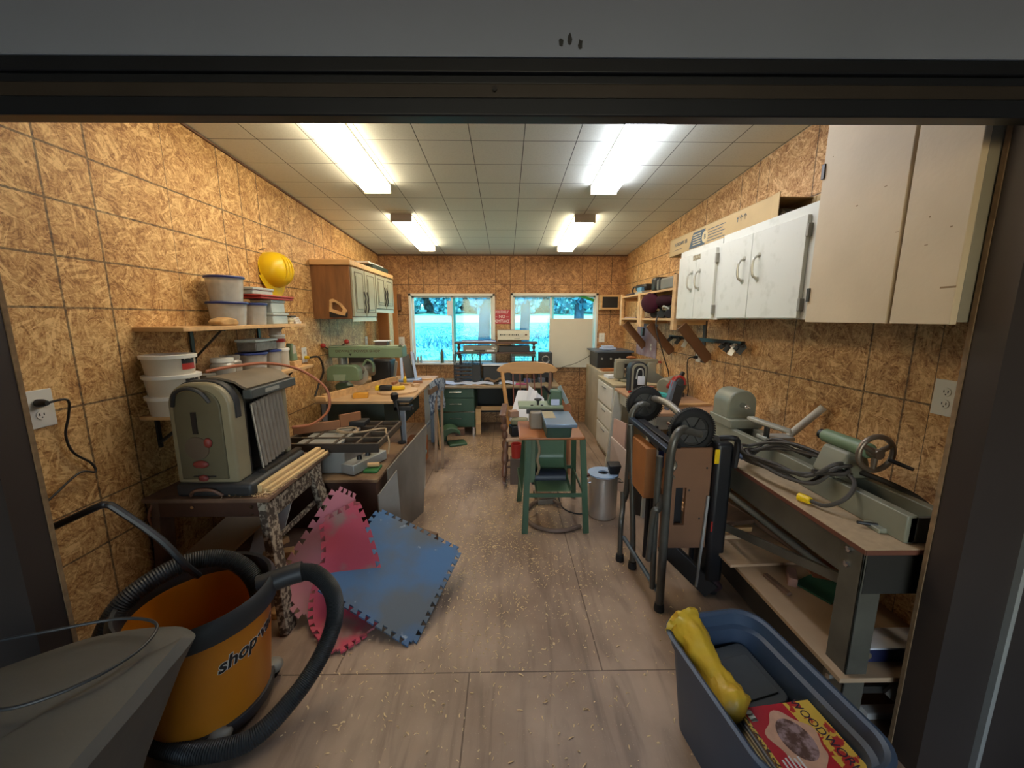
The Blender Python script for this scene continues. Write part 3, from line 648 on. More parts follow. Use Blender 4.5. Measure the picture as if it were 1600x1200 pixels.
MB().bar((-1.24, 1.92, .42), (-1.24, 2.42, .42), .012, .03).build('stretcher', SPECK, t)

t = thing('thickness_planer', 'tan and black portable thickness planer standing on the work stand', 'planer', (-1.5, 2.13, SZ))
px0, px1, py0, py1 = -1.665, -1.36, 1.90, 2.40
MB().box(px0 - .005, px1 + .075, py0 - .02, py1 + .01, SZ, SZ + .07).build('base', DGREY, t, bevel=.018, seg=3)
MB().tube([(px0 + .07, py0 - .022, SZ + .01), (px0 + .10, py0 - .035, SZ + .04), (px0 + .15, py0 - .038, SZ + .048), (px0 + .20, py0 - .035, SZ + .04), (px0 + .23, py0 - .022, SZ + .01)], .008, smooth=4).build('base_handle', mat('brown_plastic', '#6b4b3c', .5), t)
def arch(x0, x1, z0, z1, r, n=8):
    p = [(x1, z0)]
    for k in range(n + 1): a = math.pi / 2 * k / n; p.append((x1 - r + r * math.cos(a), z1 - r + r * math.sin(a)))
    for k in range(n + 1): a = math.pi / 2 + math.pi / 2 * k / n; p.append((x0 + r + r * math.cos(a), z1 - r + r * math.sin(a)))
    p.append((x0, z0)); return p
for nm, ya, yb in (('end_housing', py0, py0 + .11), ('end_housing', py1 - .055, py1)):
    MB().prism(arch(px0, px1, SZ + .068, 1.285, .12), 'xz', ya, yb).build(nm, PLANER, t, bevel=.012, seg=3)
MB().prism(arch(px0 - .004, px1 + .006, 1.10, 1.293, .125), 'xz', py0 + .03, py0 + .07).build('hood_band', DGREY, t, bevel=.004)
fp = MB().prism(arch(px0 + .03, px1 - .045, SZ + .09, 1.25, .09), 'xz', py0 - .008, py0 + .01).build('front_panel', mat('olive_panel', '#5c5642', .5, var=.08), t, bevel=.005)
MB().box(px0 + .115, px0 + .14, py0 - .012, py0 - .007, 1.03, 1.14).build('depth_scale', BLACK, fp)
MB().lathe([(.058, -.012), (.06, -.007)], (px0 + .125, py0, .955), n=28, axis='y').build('name_disc', mat('brown_disc', '#5c4f42', .5), fp)
for (x, z, w, h) in ((px0 + .185, .985, .02, .026), (px0 + .135, .873, .04, .02), (px0 + .14, .80, .026, .018)):
    MB().ell((x, py0 - .014, z), (w, .012, h), 12, 8).build('red_knob', mat('dull_red_knob', '#7e3530', .45), fp)
MB().box(px0 + .09, px0 + .20, py0 - .013, py0 - .007, .805, .811).build('pointer', BLACK, fp)
MB().tube([(px0 + .035, py0 - .01, 1.17), (px0 + .06, py0 - .022, 1.235), (px0 + .12, py0 - .028, 1.262), (px0 + .18, py0 - .022, 1.245), (px0 + .215, py0 - .01, 1.19)], .009, smooth=5).build('carry_grip', DGREY, fp)
c = MB()
c.sheet(lambda u, v: (px0 + .01 + (px1 + .03 - px0) * u, py0 + .08 + (py1 - py0 - .09) * v, 1.225 + .075 * math.sin(math.pi * min(1, u * .75 + .12)) + (0.0 if u < .9 else -.01)), 12, 4, .012)
c.build('dusty_top_cover', mat('dusty_top', '#6b6050', .6, var=.15, vs=8), t)
MB().box(px1 + .005, px1 + .055, py0 + .09, py1 + .015, 1.185, 1.235).build('front_bar', mat('grey_bar', '#474b4a', .45), t, bevel=.006)
MB().box(px1 + .056, px1 + .058, py0 + .20, py0 + .33, 1.20, 1.22).build('bar_label', LGREY, t)
MB().box(px0 + .05, px1 - .03, py0 + .1, py1 - .06, SZ + .07, 1.20).build('cutter_head', BLACK, t, bevel=.01)
for y in (py0 + .115, py1 - .075): MB().cyl((px1 - .015, y, SZ + .07), (px1 - .015, y, 1.2), .012, n=12).build('column', DSTEEL, t)
# folded-up infeed table, ribbed metal
TR = mat('dull_ribbed_metal', '#a0968a', .45, .5, var=.12, vs=8)
def tray(u, v):
    y = py0 + .15 + (py1 - py0 - .225) * u; z = SZ + .09 + .355 * v + .03 * u
    return (px1 + .030 - .030 * v + .009 * math.cos(u * 8 * 2 * math.pi), y, z)
MB().sheet(tray, 64, 6, .006).build('folded_table', TR, t)
MB().box(px1 + .02, px1 + .055, py0 + .13, py1 + .01, SZ + .07, SZ + .085).build('table_hinge', DSTEEL, t)
# hose-like orange brown cord over the planer
tag(MB().tube([(-1.62, 2.12, 1.312), (-1.55, 2.26, 1.325), (-1.46, 2.42, 1.32), (-1.34, 2.55, 1.26), (-1.22, 2.62, 1.13), (-1.2, 2.6, .99), (-1.27, 2.52, .91), (-1.37, 2.44, .905)], .009, smooth=8).build('air_hose', CORDO), 'orange-brown cord looping over the planer top down its far side', 'cord')
# sticks stacked on the stand beside the planer
for k, (x, z, h, w) in enumerate(((-1.268, SZ, .045, .034), (-1.236, SZ, .028, .024), (-1.212, SZ, .016, .02))):
    tag(MB(Matrix.Translation((x, 2.22, z)) @ Matrix.Rotation(R(-2), 4, 'Z')).box(-w / 2 + .002, w / 2 - .002, -.30, .31, .0005, h).build('pine_stick', mat('fresh_pine', '#d2b280', .6, var=.08), bevel=.002),
        ('thickest pale wood stick beside the planer', 'middle pale wood stick beside the planer', 'thinnest pale wood stick at the stand edge')[k], 'stick', 'planed sticks on the work stand')
# under the stand
tag(MB().bar((-1.80, 1.80, .16), (-1.40, 2.12, .54), .17, .03, up=(0, -1, .5)).build('leaning_plank', mat('dusty_plank', '#a08462', .7, var=.1)), 'wide dusty plank leaning slantwise under the work stand', 'plank')
tag(MB().bar((-1.42, 2.10, .22), (-1.36, 2.22, .55), .16, .012, up=(0, 1, 0)).build('grey_sheet', mat('pale_grey_sheet', '#b8b6af', .6)), 'pale grey sheet standing under the work stand behind its near leg', 'sheet')
for k, (x, y, z, L, a, m) in enumerate(((-1.33, 2.1, .221, .16, 20, PINE), (-1.45, 2.28, .221, .2, -30, PINE), (-1.60, 2.1, .221, .2, 10, OLDWOOD), (-1.22, 1.98, 0, .22, 65, PINE), (-1.26, 2.1, 0, .2, 20, OLDWOOD))):
    tag(MB(at(x, y, z, a)).box(-L / 2, L / 2, -.03, .03, 0, .035).build('wood_offcut', m, bevel=.002),
        ('pale offcut on the stand shelf by the near right leg', 'pale offcut lying across the middle of the stand shelf', 'brown offcut at the near left of the stand shelf', 'pale offcut on the floor by the vacuum hose', 'brown offcut on the floor under the work stand')[k], 'offcut', 'offcuts under the work stand')

# ---------------------------------------------------------------- shop vacuum drum
VC = Vector((-1.215, 1.40, 0))
t = thing('shop_vacuum', 'open yellow shop vacuum drum with black rim and thick hose', 'vacuum', VC)
prof = [(.19, .05), (.205, .06), (.225, .30), (.238, .47)]
b = MB(); b.lathe([(.001, .05)] + prof + [(.229, .47), (.216, .30), (.196, .066), (.001, .062)], VC, n=48, cap=False); b.build('drum', ORANGE, t)
b = MB(); b.lathe([(.236, .455), (.262, .46), (.268, .49), (.262, .53), (.248, .548), (.238, .54), (.236, .50), (.230, .47), (.236, .455)], VC, n=48, cap=False); b.build('rim_band', DGREY, t)
b = MB(); b.lathe([(.13, .02), (.215, .03), (.218, .075), (.17, .08)], VC, n=32); b.build('dolly', DGREY, t, bevel=.003)
for k in range(4):
    a = R(40 + 90 * k); c = VC + Vector((math.cos(a) * .21, math.sin(a) * .21, 0))
    MB().lathe([(.001, -.012), (.027, -.012), (.027, .012), (.001, .012)], c + Vector((0, 0, .027)), axis='y', n=16).build('caster', RUBBER, t)
    MB().ell(c + Vector((0, 0, .055)), (.045, .045, .026), 14, 8).build('caster_cap', GREY, t)
hs = VC + Vector((.235, .09, .50))
MB().tube([hs - Vector((.05, .02, 0)), hs + Vector((.05, .03, .015)), hs + Vector((.10, .05, .02))], .042, n=18, smooth=4).build('hose_elbow', DGREY, t)
hp = [hs + Vector((.08, .045, .02)), hs + Vector((.15, .06, .0)), hs + Vector((.215, .06, -.09)), hs + Vector((.225, .035, -.21)), hs + Vector((.19, -.04, -.32)), hs + Vector((.12, -.14, -.41)), hs + Vector((.02, -.26, -.455)), (-1.13, 1.145 + .04, .05), (-1.3, 1.22, .05)]
HOSE = mat('ribbed_black_hose', '#2b2c2c', .45, var=.1)
MB().tube(hp, .036, n=18, smooth=44, ribs=.09).build('hose', HOSE, t)
# second hose run arching inside the drum
hp = [VC + Vector(q) for q in ((-.27, -.16, .30), (-.275, -.12, .42), (-.225, -.06, .545), (-.12, .07, .60), (.0, .15, .575), (.10, .16, .49), (.15, .12, .36), (.12, .03, .2))]
hp[0] = VC + Vector((-.245, -.17, .32)) + Vector((-.06, 0, 0))
MB().tube(hp, .037, n=18, smooth=40, ribs=.09).build('hose', HOSE, t)
# lettering on the drum, bent around its wall
txt = text('lettering', 'shop·vac', .074, Matrix.Identity(4), BLACK, t, depth=.0006, shear=.2, offset=.0018)
halo = text('lettering_outline', 'shop·vac', .074, Matrix.Identity(4), PLASW, t, depth=.0003, shear=.2, offset=.0042)
for o, off, grow in ((halo, .0009, 1), (txt, .0018, 0)):
    for v in o.data.vertices:
        q = v.co + VC  # undo parent offset: coordinates are the flat text's own
        x, y, d = q.x, q.y, q.z
        if grow: x *= 1.0; 
        zz = .35 + y + x * .10; a = R(-12) + x / .23; r = .225 + (zz - .30) * .0765 + off + d
        v.co = Vector((r * math.cos(a), r * math.sin(a), zz))
bm = bmesh.new(); bm.from_mesh(halo.data)
bmesh.ops.recalc_face_normals(bm, faces=bm.faces)
bm.to_mesh(halo.data); bm.free()
MB().box(-1.255, -1.19, 1.148, 1.168, .40, .425).build('latch', BLACK, t, bevel=.003)

# ---------------------------------------------------------------- grey covered machine in the foreground
TARP = mat('grey_vinyl_cover', '#504f4b', .6, var=.08, vs=5, bump=.1, bs=30)
top = [(-1.40, .62, .70), (-1.36, .86, .70), (-1.22, .99, .705), (-1.02, 1.045, .70), (-.925, 1.03, .695), (-.90, .98, .70), (-.885, .86, .70), (-.865, .70, .70), (-.86, .52, .71), (-.95, .35, .71), (-1.25, .35, .70)]
def ring(pts, cx, cy, s, z, dx=0, dy=0): return [(cx + (p[0] - cx) * s + dx, cy + (p[1] - cy) * s + dy, z + (p[2] - .70)) for p in pts]
T = spline(top, 5, True); T = [tuple(p) for p in T]
cx, cy = -1.1, .62
rings = [ring(T, cx, cy, .001, .735), ring(T, cx, cy, .35, .73), ring(T, cx, cy, .7, .72), ring(T, cx, cy, .93, .708), ring(T, cx, cy, 1.0, .685), ring(T, cx, cy, .97, .62, -.02, -.02), ring(T, cx, cy, .86, .42, -.05, -.06), ring(T, cx, cy, .74, .18, -.08, -.09), ring(T, cx, cy, .70, .0, -.09, -.10)]
b = MB(); N = len(T); vs = [p for r_ in rings for p in r_]
for i, p in enumerate(vs): vs[i] = (p[0], p[1], max(0, p[2] + (.012 * noise.noise(Vector(p) * 6) if p[2] > .05 else 0)))
b.add(vs, [(j * N + i, j * N + (i + 1) % N, (j + 1) * N + (i + 1) % N, (j + 1) * N + i) for j in range(len(rings) - 1) for i in range(N)] + [tuple((len(rings) - 1) * N + i for i in range(N))])
tag(b.build('covered_machine', TARP), 'grey vinyl covered machine in the dim foreground beside the vacuum drum', 'cover')
tag(MB().tube([(-1.42, .92, .745), (-1.25, .95, .76), (-1.1, 1.0, .755), (-.985, .985, .75), (-.955, .90, .748), (-1.0, .80, .752), (-1.1, .74, .755), (-1.25, .76, .758), (-1.38, .70, .76)], .004, smooth=8).build('loose_wire', DGREY), 'thin grey wire looped over the grey covered machine', 'wire')
# black bent pipe handle
tag(MB().tube([(-1.655, 1.34, .845), (-1.50, 1.36, .915), (-1.47, 1.365, .92), (-1.44, 1.37, .90), (-1.33, 1.40, .76), (-1.27, 1.42, .64), (-1.255, 1.46, .56)], .013, smooth=6).build('bent_pipe_handle', BLACK), 'black bent pipe handle sticking up behind the vacuum drum', 'pipe')
tag(MB().tube([(-1.80, 1.90, .68), (-1.815, 1.87, .6), (-1.81, 1.9, .5), (-1.78, 1.95, .42)], .006, smooth=5).build('power_cable', CORDO), 'thin brown cord hanging off the left end of the work stand', 'cord')

# ---------------------------------------------------------------- interlocking foam mats
def mat_mesh(name, P, nu, nv, m, th=.012, teeth=(11, 11, 11, 11), dp=.022):
    """P(u,v): surface; dovetail teeth run round the four edges"""
    b = MB(); b.sheet(P, nu, nv, th)
    def tooth(e, i, n):
        k = .5 / n
        def Q(s, out):
            s = max(0, min(1, s))
            if e == 0: a, c = P(s, 0), P(s, .03)
            elif e == 1: a, c = P(1, s), P(.97, s)
            elif e == 2: a, c = P(s, 1), P(s, .97)
            else: a, c = P(0, s), P(.03, s)
            a = Vector(a); d = (a - Vector(c)).normalized(); return a + d * out, d
        s0 = (i + .5) / n
        A, d = Q(s0 - k * .42, -.001); B, _ = Q(s0 + k * .42, -.001); C_, _ = Q(s0 + k * .78, dp); D_, _ = Q(s0 - k * .78, dp)
        nrm = (B - A).cross(d).normalized() * th
        u_ = (Vector(P(.5, .45)) - Vector(P(.45, .45))).cross(Vector(P(.45, .5)) - Vector(P(.45, .45))).normalized()
        if nrm.dot(u_) > 0: nrm = -nrm
        v = [A, B, C_, D_] + [q + nrm for q in (A, B, C_, D_)]
        b.add(v, [(0, 1, 2, 3), (4, 7, 6, 5), (0, 4, 5, 1), (1, 5, 6, 2), (2, 6, 7, 3), (3, 7, 4, 0)])
    for e in range(4):
        for i in range(teeth[e]): tooth(e, i, teeth[e])
    return b.build(name, m)
def quad(A, B, C_, D_, sag=0):
    A, B, C_, D_ = map(Vector, (A, B, C_, D_)); nn = (B - A).cross(D_ - A).normalized()
    return lambda u, v: A.lerp(B, u).lerp(D_.lerp(C_, u), v) + nn * sag * math.sin(math.pi * u) * math.sin(math.pi * v)
BLUEM = mat('blue_foam', '#34608c', .65, col2='#4b5660', vs=2.6, c2lo=.42, c2hi=.6, bump=.05, bs=90)
# scuffs on the blue mat
n_ = BLUEM.node_tree.nodes; l_ = BLUEM.node_tree.links; pb = n_['Principled BSDF']
src = pb.inputs['Base Color'].links[0].from_socket
nz = n_.new('ShaderNodeTexNoise'); nz.inputs['Scale'].default_value = 16; nz.inputs['Detail'].default_value = 6; tc = n_.new('ShaderNodeTexCoord'); l_.new(tc.outputs['Object'], nz.inputs[0])
rp = n_.new('ShaderNodeValToRGB'); rp.color_ramp.elements[0].position = .68; rp.color_ramp.elements[1].position = .76; l_.new(nz.outputs['Fac'], rp.inputs[0])
mx = n_.new('ShaderNodeMix'); mx.data_type = 'RGBA'; l_.new(rp.outputs[0], mx.inputs['Factor']); l_.new(src, mx.inputs[6]); mx.inputs[7].default_value = lin('#8f9ba6'); l_.new(mx.outputs[2], pb.inputs['Base Color'])
o = mat_mesh('foam_mat', quad((-.47, 1.70, .012), (-.30, 2.235, .165), (-.832, 2.40, .345), (-.985, 1.872, .20), -.02), 14, 14, BLUEM, teeth=(11, 11, 11, 11), dp=.024)
tag(o, 'square blue interlocking foam mat leaning in front of the red ones', 'foam mat')
REDM = mat('red_foam', '#bd4455', .65, col2='#957068', vs=4.5, c2lo=.52, c2hi=.64, bump=.05, bs=90)
PINKM = mat('faded_pink_foam', '#c0737c', .7, col2='#a3796c', vs=3, c2lo=.4, c2hi=.7)
def curve_mat(Lp, Rp, kn=6):
    Lc = spline(Lp, kn); Rc = spline(Rp, kn)
    def P(u, v):
        k = v * (len(Lc) - 1); i = min(int(k), len(Lc) - 2); f = k - i
        return Lc[i].lerp(Lc[i + 1], f).lerp(Rc[i].lerp(Rc[i + 1], f), u)
    return P
L1 = [(-1.10, 2.21, .60), (-1.115, 2.10, .44), (-1.14, 1.98, .27), (-1.105, 1.86, .10)]
R1 = [(-.985, 2.28, .56), (-.99, 2.16, .38), (-1.0, 2.02, .2), (-.99, 1.92, .06)]
L1 = [(-.995, 2.17, .60), (-1.09, 2.06, .43), (-1.19, 1.96, .26), (-1.215, 1.88, .20)]
R1 = [(-.90, 2.20, .53), (-.93, 2.10, .30), (-.99, 1.98, .10), (-1.07, 1.84, .05)]
tag(mat_mesh('foam_mat', curve_mat(L1, R1), 8, 12, PINKM, teeth=(4, 9, 5, 11), dp=.028), 'faded pink interlocking foam mat standing behind the red one', 'foam mat')
L2 = [(-1.03, 2.06, .46), (-.995, 1.975, .30), (-1.03, 1.89, .13), (-.98, 1.78, .03), (-.815, 1.65, .012)]
R2 = [(-.87, 2.13, .53), (-.80, 2.09, .36), (-.74, 2.04, .14), (-.70, 1.92, .02), (-.70, 1.765, .012)]
tag(mat_mesh('foam_mat', curve_mat(L2, R2), 8, 24, REDM, teeth=(4, 14, 4, 15), dp=.024), 'red interlocking foam mat bent onto the floor beside the blue one', 'foam mat')

# ---------------------------------------------------------------- brown cabinet with table saw
t = thing('low_cabinet', 'low dark brown cabinet with worn top carrying the table saw', 'cabinet', (-1.2, 2.9, 0))
MB().box(-1.75, -.885, 2.52, 3.28, .0, .50).build('carcass', BROWN, t, bevel=.004)
MB().box(-1.78, -.865, 2.495, 3.30, .50, .525).build('top_board', mat('worn_brown_top', '#86694a', .6, col2='#5c3d2a', vs=5, c2lo=.45, c2hi=.65), t, bevel=.004)
CT = .525
t = thing('table_saw', 'small benchtop table saw with open grid extension wings on brown cabinet', 'table saw', (-1.25, 2.85, CT))
MB().box(-1.50, -1.12, 2.60, 2.95, CT, .70).build('saw_body', mat('grey_saw_body', '#8b8984', .5, var=.1), t, bevel=.008)
MB().box(-1.46, -1.16, 2.60, 3.18, .715, .735).build('table_plate', LGREY, t, bevel=.003)
g = MB(); CI = mat('grimy_cast_grid', '#574b3e', .55, .4, var=.25, vs=14)
for x in (-1.555, -1.385, -1.19, -1.035, -.885): g.bar((x, 2.58, .725), (x, 3.20, .725), .016, .04)
for y in (2.585, 2.74, 2.89, 3.04, 3.19): g.bar((-1.56, y, .725), (-.88, y, .725), .016, .04)
g.build('grid_wing', CI, t, bevel=.002)
MB().box(-1.57, -.87, 2.565, 2.585, .69, .75).build('front_rail', mat('black_brown_rail', '#2b231d', .5), t)
f = MB().bar((-1.58, 2.82, .775), (-1.30, 2.98, .775), .022, .07).bar((-1.30, 2.98, .80), (-1.18, 3.10, .80), .022, .10).build('wood_fence', mat('reddish_wood_fence', '#8a5c3c', .6, var=.15), t, bevel=.003)
MB().box(-1.30, -1.12, 3.02, 3.14, .746, .785).build('black_guard', BLACK, t, bevel=.006)
tag(MB().box(-1.545, -1.45, 2.93, 3.05, .746, .775).build('pine_scrap', PINE, bevel=.003), 'pale wood scrap on the far left of the table saw', 'scrap')
tag(MB().tube([(-1.28, 2.86, .755), (-1.20, 2.80, .757), (-1.12, 2.86, .756), (-1.18, 2.95, .758), (-1.28, 2.90, .760), (-1.22, 2.81, .766), (-1.1, 2.82, .757), (-1.0, 2.9, .756), (-.93, 2.92, .756), (-.90, 2.84, .756), (-.862, 2.78, .70), (-.86, 2.74, .62)], .007, smooth=7).build('power_cable', mat('dusty_tan_cord', '#9b8568', .7)), 'dusty tan cord coiled on the table saw top', 'cord')
t = thing('sliding_jig', 'grey aluminium sliding jig with knobs on cabinet beside table saw', 'jig', (-1.02, 2.66, CT))
MB().bar((-1.09, 2.56, .57), (-.96, 2.88, .57), .11, .07).build('rail_body', LGREY, t, bevel=.006)
for k in (.35, .6): MB().cyl((-1.09 + .13 * k, 2.56 + .32 * k, .605), (-1.09 + .13 * k, 2.56 + .32 * k, .63), .02, .016).build('knob', BLACK, t)
t = thing('hand_tool', 'green hand tool with wooden handle on cabinet beside the table saw', 'tool', (-.95, 2.66, CT))
MB().box(-1.0, -.90, 2.60, 2.72, CT + .001, .545).build('sole', mat('bright_green', '#2f6b33', .5), t, bevel=.006)
MB().cyl((-.985, 2.66, .565), (-.905, 2.67, .565), .016, n=12).build('handle', PINE, t)

# leaning sheets, bucket, trouble light
def leaning(name, corners, th, m, label, cat='sheet'):
    A, B, C_, D_ = map(Vector, corners); nn = (B - A).cross(D_ - A).normalized() * th
    b = MB(); b.add([A, B, C_, D_, A + nn, B + nn, C_ + nn, D_ + nn], [(0, 1, 2, 3), (7, 6, 5, 4), (0, 4, 5, 1), (1, 5, 6, 2), (2, 6, 7, 3), (3, 7, 4, 0)])
    return tag(b.build(name, m), label, cat)
GB = mat('weathered_grey_board', '#6d655a', .7, col2='#8c8478', vs=4, c2lo=.4, c2hi=.7, stretch=(1, 1, .4))
leaning('grey_board', [(-.845, 2.60, 0), (-.70, 3.05, 0), (-.655, 3.10, .74), (-.838, 2.62, .55)], .012, GB, 'taller weathered grey board leaning on the brown cabinet end', 'board')
leaning('grey_board', [(-.835, 2.40, 0), (-.74, 2.56, 0), (-.775, 2.62, .54), (-.858, 2.46, .43)], .01, mat('light_grey_board', '#8a857e', .65, var=.1), 'shorter light grey board leaning in front of the taller one', 'board')
tag(MB(at(-.58, 2.44, 0, -28)).box(-.12, .08, -.09, .09, 0, .14).build('brown_carton', mat('brown_carton', '#6b5240', .8), bevel=.004), 'brown carton on the floor behind the blue foam mat', 'carton')
t = thing('white_pail', 'white pail with teal lid on the floor behind the leaning boards', 'pail', (-.88, 3.50, 0))
MB().lathe([(.11, 0), (.13, .36)], (-.88, 3.50, 0)).build('pail', PLASW, t); MB().lathe([(.138, .345), (.138, .365), (.001, .367)], (-.88, 3.50, 0)).build('lid', mat('teal_lid', '#5f9ba2', .4), t)
t = thing('clamp_lamp', 'black clip lamp arm standing at the front edge of the saw bench', 'lamp', (-.84, 3.25, .526))
MB().tube([(-.90, 3.27, .53), (-.92, 3.29, .75), (-.955, 3.32, .90)], .007, smooth=4).build('arm', BLACK, t)
MB().lathe([(.012, 0), (.03, .02), (.035, .06), (.02, .075)], (-.965, 3.33, .885)).build('lamp_head', BLACK, t)
MB().lathe([(.035, 0), (.035, .012), (.01, .016)], (-.90, 3.268, .526)).build('base', BLACK, t)

# ---------------------------------------------------------------- radial arm saw bench
t = thing('saw_bench', 'dusty plywood radial saw bench on grey metal frame at left wall', 'bench', (-1.3, 4.2, 0))
MB().box(-1.70, -.87, 3.44, 5.0, .835, .86).build('bench_top', mat('dusty_plywood', '#b6936a', .65, var=.16, vs=5), t, bevel=.003)
MB().box(-1.70, -1.12, 3.52, 4.95, .45, .83).build('dark_cabinet', mat('dark_green_base', '#28332b', .6), t)
for x in (-1.66, -.95):
    for y in (3.52, 4.9): MB().box(x - .02, x + .02, y - .02, y + .02, 0, .835).build('leg', mat('blue_grey_leg', '#8b95a0', .5), t)
MB().box(-.975, -.955, 3.52, 4.9, .28, .31).build('stretcher', mat('blue_grey_leg', '#8b95a0', .5), t)
BT = .86
tag(MB().box(-1.69, -1.60, 3.42, 3.47, BT, BT + .045).bar((-1.64, 3.46, BT + .03), (-1.28, 4.55, BT + .03), .03, .06).build('saw_fence', PINE, bevel=.002), 'long pine fence strip running back across the saw bench top', 'fence')
t = thing('radial_arm_saw', 'sage green radial arm saw with long arm over the plywood bench', 'saw', (-1.5, 4.1, BT))
MB().prism([(3.98, 1.195), (4.17, 1.195), (4.17, 1.30), (3.98, 1.30)], 'yz', -1.80, -1.05).build('arm', SAGE, t, bevel=.012, seg=3)
MB().box(-1.80, -1.05, 4.0, 4.15, 1.30, 1.315).build('arm_top', mat('pale_sage', '#91a288', .4), t, bevel=.005)
MB().cyl((-1.70, 4.08, BT), (-1.70, 4.08, 1.2), .045, n=24).build('column', LGREY, t)
MB().lathe([(.09, BT), (.09, BT + .04), (.055, BT + .07)], (-1.70, 4.08, 0)).build('column_base', SAGE, t, bevel=.004)
MB().prism(arch(-1.78, -1.46, .975, 1.13, .07), 'xz', 3.86, 3.97).build('blade_guard', SAGE, t, bevel=.01, seg=3)
MB().prism([(-1.70, .98), (-1.60, .98), (-1.585, 1.04), (-1.71, 1.04)], 'xz', 3.85, 3.86).build('guard_window', mat('pale_sage', '#91a288'), t)
MB().cyl((-1.58, 3.97, 1.07), (-1.40, 4.12, 1.07), .075, n=24).build('motor', mat('dusty_motor', '#6f695c', .5, .3), t, bevel=.006)
MB().lathe([(.001, -.003), (.11, -.003), (.11, .003), (.001, .003)], (-1.52, 3.99, 1.02), axis='y', n=36).build('blade', STEEL, t)
MB().tube([(-1.47, 4.0, 1.10), (-1.42, 4.0, 1.17), (-1.36, 4.0, 1.13), (-1.36, 4.0, 1.05)], .012, smooth=5).build('yoke_handle', SAGE, t)
MB().box(-1.62, -1.40, 4.03, 4.14, 1.13, 1.196).build('carriage', DSTEEL, t, bevel=.006)
for p, q in (((-1.79, 4.0, 1.28), (-1.90 + .08, 3.93, 1.31)), ((-1.70, 4.06, 1.31), (-1.62, 4.02, 1.345))):
    h = MB().cyl(p, q, .006).build('control_rod', DSTEEL, t)
    MB().ell((q[0], q[1], q[2] + .012), (.026, .026, .024)).build('red_ball', RED, h)
text('lettering', 'DEWALT POWER SHOP', .034, facing('-y', (-1.50, 3.979, 1.262)), mat('dark_brown_ink', '#4b2b20', .6), t, sx=1.25)
text('lettering_triangle', '▼', .03, facing('-y', (-1.575, 3.979, 1.225)), BLACK, t)  # small black triangle below the arm lettering
MB().cyl((-1.09, 4.02, 1.31), (-1.04, 3.95, 1.33), .012).build('crank', CHROME, t)
tag(MB().box(-1.34, -1.22, 4.03, 4.14, 1.316, 1.355).build('dark_box', mat('grimy_box', '#57463e', .7), bevel=.003), 'small grimy box lying on the saw arm', 'box')
tag(MB().box(-1.35, -1.20, 4.02, 4.145, 1.3555, 1.366).build('white_card', PAPER, bevel=.001), 'white card lying on the grimy box on the saw arm', 'card')
t = thing('metal_stand', 'pale blue angled metal stand behind the far end of the saw bench', 'stand', (-1.15, 4.55, BT))
for x0, x1 in ((-1.26, -1.20), (-1.13, -1.04)): MB().bar((x0, 4.70, 1.19), (x1, 4.50, BT + .02), .03, .02).build('strut', mat('pale_blue_metal', '#8fa0bf', .4), t)
MB().box(-1.24, -1.0, 4.47, 4.62, BT + .0005, BT + .03).build('foot_plate', mat('pale_blue_metal', '#8fa0bf', .4), t, bevel=.006)
MB().bar((-1.21, 4.72, 1.16), (-1.12, 4.55, .90), .09, .012).build('dark_panel', BLACK, t)
t = thing('black_machine', 'dark machine body under the saw arm by the wall', 'machine', (-1.45, 4.5, BT))
MB().box(-1.55, -1.32, 4.45, 4.7, BT, 1.12).build('body', BLACK, t, bevel=.02)
MB().bar((-1.30, 4.52, .89), (-1.26, 4.5, 1.10), .015, .03).build('pale_post', LGREY, t)
# clutter on the bench
DR = thing('cordless_drill', 'yellow and black tool lying on the round board on saw bench', 'tool', (-1.2, 3.9, BT + .02))
MB().bar((-1.26, 3.86, BT + .048), (-1.14, 3.86, BT + .048), .05, .05).build('body', BLACK, DR, bevel=.012)
MB().bar((-1.14, 3.86, BT + .042), (-1.02, 3.90, BT + .042), .04, .04).build('handle', YEL, DR, bevel=.012)
MB().box(-1.30, -1.262, 3.83, 3.89, BT + .0205, BT + .07).build('battery', YEL, DR, bevel=.008)
tag(MB().lathe([(.20, BT), (.205, BT + .004), (.205, BT + .018), (.001, BT + .02)], (-1.10, 3.90, 0), n=40).build('round_board', PLY), 'round pale wood board lying on the saw bench', 'board')
tag(MB(at(-1.355, 3.60, BT, 10)).box(-.065, .065, -.035, .035, 0.0005, .045).build('orange_box', mat('orange_yellow_box', '#d08f1c', .5), bevel=.004), 'orange-yellow box near the front edge of the saw bench', 'box')
t = thing('clamp', 'dark clamp hanging over the right corner of saw bench', 'clamp', (-.93, 3.55, .80))
MB().box(-.99, -.84, 3.42 - .06, 3.50, .862, .885).box(-.985, -.83, 3.36, 3.438, .79, .83).box(-.985, -.95, 3.36, 3.42, .79, .88).build('jaw', BLACK, t, bevel=.005)
MB().cyl((-.96, 3.40, .80), (-.82, 3.40, .80), .012).build('screw', DSTEEL, t)
SCR = [(-1.42, 3.62, 30, .05, .03, .025), (-1.36, 3.72, 70, .06, .03, .02), (-1.0, 4.4, 10, .10, .04, .03), (-1.12, 4.30, -20, .12, .04, .02), (-.98, 4.2, 50, .08, .05, .03), (-1.25, 4.35, 80, .1, .03, .03), (-.95, 4.65, 15, .12, .05, .018), (-1.30, 3.78, 5, .12, .02, .03)]
WH = ('near the orange-yellow box, left', 'behind the orange-yellow box', 'at the middle right of the bench top', 'behind the round board, left part', 'just behind the round board, right part', 'beside the pine fence strip, far part', 'far right near the blue stand', 'between the fence strip and the yellow tool')
